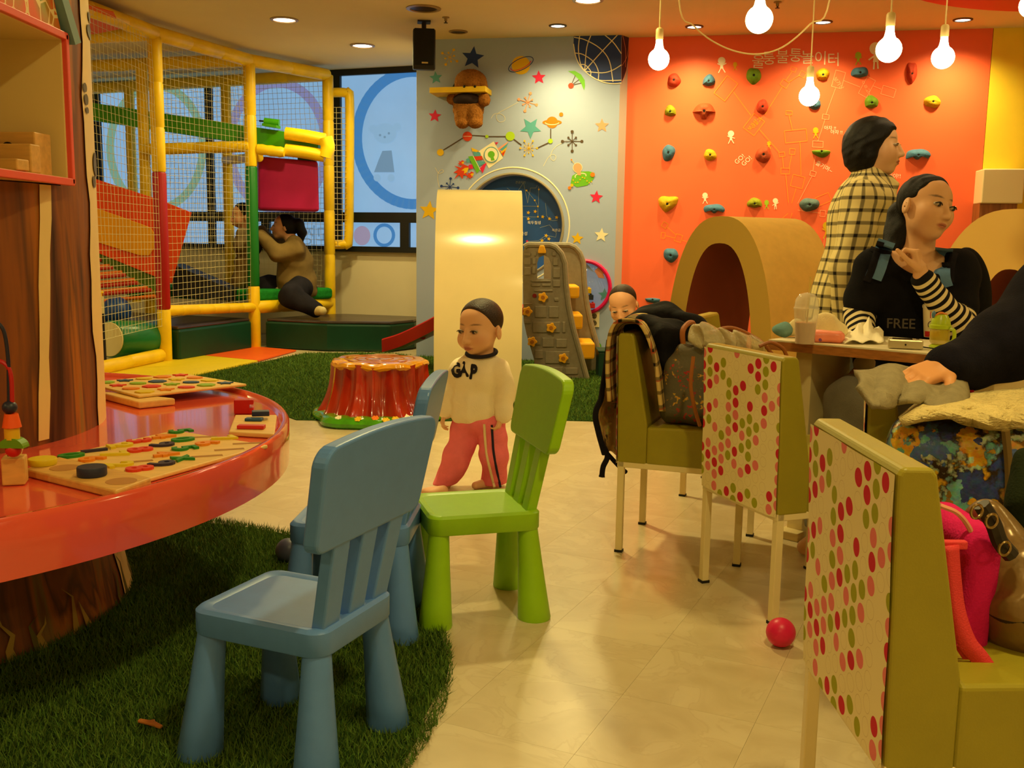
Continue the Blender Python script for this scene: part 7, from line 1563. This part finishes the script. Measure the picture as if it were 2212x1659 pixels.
dj = thing('dark_jacket', 'dark green jacket hanging beside the flowered bag at the photo edge', 'jacket', ay(2225, 1100, 1.62)); S = SDF().chain([ay(2215, 985, 1.62), ay(2212, 1080, 1.6), ay(2214, 1180, 1.60), ay(2222, 1330, 1.62), ay(2228, 1400, 1.62)], (.020, .028, .026, .030, .034), .02).ell(ay(2250, 1090, 1.64), (.04, .05, .10), None, .03).cone(ay(2250, 1090, 1.64), ay(2250, 1395, 1.64), .045, .05, .03); soft('cloth', S, .006, fabric('dark_green_cloth', (36, 44, 26)), dj, wob=folds(.004, 40, 2))
pb_ = thing('pink_backpack', 'hot pink backpack with coral straps on the nearest chair', 'backpack', ay(2075, 1430, 1.5))
m_hp = fabric('pink_nylon', (214, 34, 104), .06)
S = SDF().box(ay(2062, 1275, 1.50), (.032, .09, .125), Ry(.03), .03, .02); soft('bag_body', S, .005, m_hp, pb_, wob=folds(.003, 30, 4))
MB().tube(smooth_path([ay(x, y, 1.43) for x, y in ((2030, 1092), (2070, 1110), (2098, 1150), (2104, 1200), (2100, 1330), (2092, 1400))], 5), .004, 6).build('piping', mat('pink_piping', (236, 160, 130), .5), pb_, world=True)
def strap3(pts, w, m, name, root, Y):
    P = [ay(x, y, Y) for x, y in [(a[0], a[1]) for a in smooth_path([q+(0,) for q in pts], 5)]]; rows = []
    for i, p in enumerate(P):
        d = P[min(i+1, len(P)-1)]-P[max(i-1, 0)]; s_ = np.cross(d, [0, 1, .15]); s_ /= np.linalg.norm(s_); rows.append([p-s_*w, p+s_*w])
    o = MB().grid(rows).build(name, m, root, world=True); sd = o.modifiers.new('web', 'SOLIDIFY'); sd.thickness = .004; return o
m_cs = mat('coral_webbing', (226, 60, 66), .6, bump=.2, bscale=400)
strap3([(2052, 1180), (2056, 1240), (2066, 1320), (2088, 1385), (2115, 1420), (2132, 1445)], .013, m_cs, 'strap', pb_, 1.36); strap3([(2132, 1447), (2118, 1440), (2098, 1420), (2078, 1390)], .011, m_cs, 'strap', pb_, 1.37); MB().box(ay(2054, 1176, 1.37), (.022, .006, .006)).build('strap_bar', m_cs, pb_, world=True, bevel=.002)
lb = thing('leather_bag', 'bronze leather shoulder bag with chain rings on the nearest chair', 'handbag', ay(2180, 1440, 1.48))
m_lb = mat('bronze_leather', (128, 100, 58), .32, .5, metal=.25, var=.2, vscale=14, bump=.5, bscale=22); m_br = mat('brown_trim', (40, 30, 18), .45); m_gold = mat('brass_ring', (160, 136, 90), .25, metal=1.)
S = SDF().ell(ay(2190, 1265, 1.46), (.055, .085, .075), None, .03).ell(ay(2195, 1330, 1.46), (.055, .085, .07), None, .03).ell(ay(2150, 1150, 1.52), (.035, .05, .06), Ry(-.3), .03); soft('bag_body', S, .0045, m_lb, lb, wob=folds(.004, 46, 9)); SB = S
S = SDF().ell(ay(2205, 1395, 1.5), (.075, .10, .06), None, .02).half(ay(2205, 1352, 1.5), (0, 0, 1), .01); soft('bag_base', S, .005, mat('bag_base_tan', (110, 84, 50), .5, var=.1), lb)
MB().tube(smooth_path([hit(SB, x, y, 1.2, 1.6) for x, y in ((2117, 1215), (2112, 1250), (2116, 1290), (2134, 1318), (2160, 1334), (2190, 1342), (2225, 1342))], 5), .007, 8).build('trim_band', m_br, lb, world=True)
MB().tube(smooth_path([ay(x, y, 1.40) for x, y in ((2120, 1090), (2145, 1130), (2160, 1170), (2185, 1200))], 5), .012, 8).build('strap', m_br, lb, world=True)
for x, y in ((2110, 1105), (2142, 1125), (2170, 1185)): MB().tube([ay(x, y, 1.38)+np.array([.010*math.cos(a), .004*math.cos(a), .010*math.sin(a)]) for a in np.linspace(0, 2*PI, 19)], .0022, 6).build('ring', m_gold, lb, world=True)
# ------------------------------------------------------------------ things on the dining table
def TP(x, y): return az(x, y, TT+.001)
p = TP(1738, 742); s0 = p[1]/FPX; cup = thing('iced_coffee', 'clear cup of iced coffee with a domed lid and straw', 'drink cup', p)
m_clr = mat('clear_plastic', (244, 238, 222), .05, .8, alpha=.38); h_ = 74*s0
MB().lathe([(.031, 0), (.035, h_*.5), (.040, h_)], n=26).build('cup_wall', m_clr, cup)
MB().lathe([(.029, .001), (.034, h_*.62), (.001, h_*.62)], n=24).build('coffee', mat('milky_coffee', (206, 150, 84), .3, var=.08, vscale=40), cup)
MB().lathe([(.0415, h_), (.042, h_*1.04), (.039, h_*1.07), (.0385, h_*1.14), (.036, h_*1.30), (.025, h_*1.44), (.006, h_*1.49)], n=26).build('dome_lid', m_clr, cup)
MB().tube([(.004, 0, h_*.5), (.007, 0, h_*1.95)], .0028, 8).build('straw', mat('straw_yellow', (226, 190, 90), .4), cup)
def sblob(name, label, cat, prims, m, res=.004, wob=None, extra=None):
    p0 = prims[0][0]; t = thing(name, label, cat, (p0[0], p0[1], TT)); S = SDF()
    for c, r_, R in prims: S.ell(c, r_, R, .02)
    S.half((0, 0, TT+.0005), (0, 0, -1), .003); soft('body', S, res, m, t, wob=wob); return t, S
def q(x, y, Y): return ay(x, y, Y)
sblob('baby_clothes', 'cream and blue bundle of baby clothes behind the iced coffee', 'clothes', [(q(1770, 715, 3.52), (.055, .05, .042), None), (q(1800, 718, 3.5), (.045, .05, .045), None), (q(1720, 712, 3.52), (.035, .04, .035), None), (q(1780, 695, 3.5), (.045, .04, .03), None)], fabric('cream_towelling', (236, 218, 168), .06), wob=folds(.006, 50, 3))
sblob('blue_cloth', 'light blue folded cloth at the table corner', 'cloth', [(q(1692, 712, 3.52), (.03, .04, .028), None)], fabric('sky_cotton', (110, 150, 150), .06), wob=folds(.004, 60, 1))
w0 = TP(1770, 738); t = thing('wipes_pack', 'coral pink pack of wet wipes at the front of the table', 'wipes pack', w0, math.atan2(td_[1], td_[0])+.45)
S = SDF().box((w0[0], w0[1], TT+.020), (.078, .035, .019), Rz(math.atan2(td_[1], td_[0])+.45), .014, .01); soft('pack', S, .004, mat('pink_film_pack', (240, 138, 110), .35, .4, var=.06, vscale=20), t, wob=folds(.002, 60, 3))
for i, x in enumerate((1745, 1758, 1772)):
    pz_ = hit(S, x, 733+i*.6, 2.9, 3.6); MB().ball(pz_, (.006, .002, .006), 10, 6).build('printed_mark', mat('print_violet', (130, 70, 130), .5), t, world=True)
tg = thing('tissue', 'crumpled white tissues beside the seated woman', 'tissue', TP(1868, 728)); rows = []
for i in range(12):
    row = []
    for j in range(16):
        u, v_ = j/15, i/11; c = TP(1824+u*84, 744-v_*20); row.append((c[0], c[1], TT+.004+.012*abs(math.sin(u*7+v_*5))+.045*math.exp(-((u-.55)**2+(v_-.8)**2)*9)*(1+.4*math.sin(u*23))))
    rows.append(row)
sheet('paper', rows, .0015, mat('tissue_white', (244, 234, 204), .9), tg)
c0 = TP(1955, 752); t = thing('compact_camera', 'small silver compact camera lying on the table', 'camera', c0, -.35)
MB().box((0, 0, .015), (.052, .034, .0145)).build('camera_body', mat('camera_silver', (206, 190, 150), .3, metal=.4), t, bevel=.004); MB().box((-.010, .0, .0299), (.030, .022, .0008)).build('screen', mat('camera_screen', (60, 50, 40), .15), t); MB().lathe([(.005, 0), (.005, .002), (.001, .002)], (.036, .01, .029), n=12).build('button', m_hole, t)
MB().tube(smooth_path([(.04, .02, .006), (.06, .03, .003), (.075, .01, .003), (.09, -.01, .003)], 5), .002, 5).build('wrist_strap', m_bks, t)
MB().lathe([(.003, 0), (.003, .002), (.001, .002)], (-.0, -.0345, .014), n=10, R=Rx(PI/2)).build('socket', m_hole, t)
# sippy cup
s_p = TP(2028, 752); k_s = s_p[1]/FPX; t = thing('sippy_cup', 'lime green lidded toddler beaker with a handle', 'sippy cup', s_p)
m_lime = mat('lime_plastic', (176, 196, 30), .3, .5); m_amb = mat('amber_clear', (216, 190, 50), .1, .5, alpha=.6)
MB().lathe([(.030, 0), (.031, .006), (.024, .012)], n=26).build('foot', m_lime, t); MB().lathe([(.024, .012), (.030, .022), (.031, .05), (.029, .062)], n=26).build('beaker', m_amb, t); MB().lathe([(.030, .062), (.034, .064), (.034, .074), (.030, .077), (.028, .092), (.019, .108), (.004, .112)], n=26).build('lid', m_lime, t)
MB().tube(smooth_path([(.018, -.028, .066), (.030, -.034, .058), (.030, -.034, .03), (.018, -.028, .018)], 6), .006, 8).build('handle', m_lime, t); MB().tube(smooth_path([(-.022, 0, .10), (-.008, -.012, .114), (.014, -.006, .108)], 5), .004, 8).build('spout_cover', mat('lid_orange', (226, 130, 40), .4), t); MB().ball((-.024, 0, .108), (.007, .006, .012), 10, 8).build('hinge_knob', mat('knob_blue', (90, 130, 160), .4), t)
# paper cup
s_p = TP(2012, 728); t = thing('paper_cup', 'white paper drink cup with red print and straw behind the beaker', 'drink cup', s_p)
MB().lathe([(.026, 0), (.036, .105), (.037, .107)], n=28).build('cup_wall', mat('paper_white', (238, 224, 188), .6), t); MB().lathe([(.038, .105), (.039, .112), (.036, .118), (.034, .118), (.001, .117)], n=28).build('lid', mat('lid_white', (236, 226, 200), .35), t); MB().tube([(-.008, 0, .112), (-.012, 0, .150)], .0028, 8).build('straw', mat('straw_brown', (110, 70, 40), .4), t)
def cupdecal(name, f, m, z0, z1, a0, a1):
    rows = [[((.0265+.0097*z/.105+.0006)*math.cos(a), (.0265+.0097*z/.105+.0006)*math.sin(a), z) for a in np.linspace(a0, a1, 8)] for z in np.linspace(z0, z1, 5)]; MB().grid(rows).build(name, m, t)
m_rp = mat('print_red', (200, 36, 26), .6); cupdecal('red_print', 0, m_rp, .002, .022, -2.9, -.3)
for a_ in (-2.25, -2.05, -1.85): cupdecal('red_print', 0, m_rp, .070, .094, a_, a_+.08)
rr_ = .0335; MB().tube([(rr_*math.cos(-2.1+.30*math.cos(a)), rr_*math.sin(-2.1+.30*math.cos(a)), .047+.012*math.sin(a)) for a in np.linspace(0, 2*PI, 25)], .0012, 5).build('round_print', mat('print_black', (40, 34, 30), .6), t)
p = TP(2092, 742); t = thing('pink_toy', 'small pink toy lying beside the lime beaker', 'toy', p); MB().ball((0, 0, .014), (.022, .014, .0135), 14, 10).ball((-.018, 0, .010), (.010, .010, .0095), 12, 8).build('toy_body', mat('toy_pink', (216, 50, 84), .4), t); MB().ball((.018, 0, .012), (.008, .008, .008), 10, 8).build('toy_tip', mat('toy_cream', (232, 200, 150), .4), t)
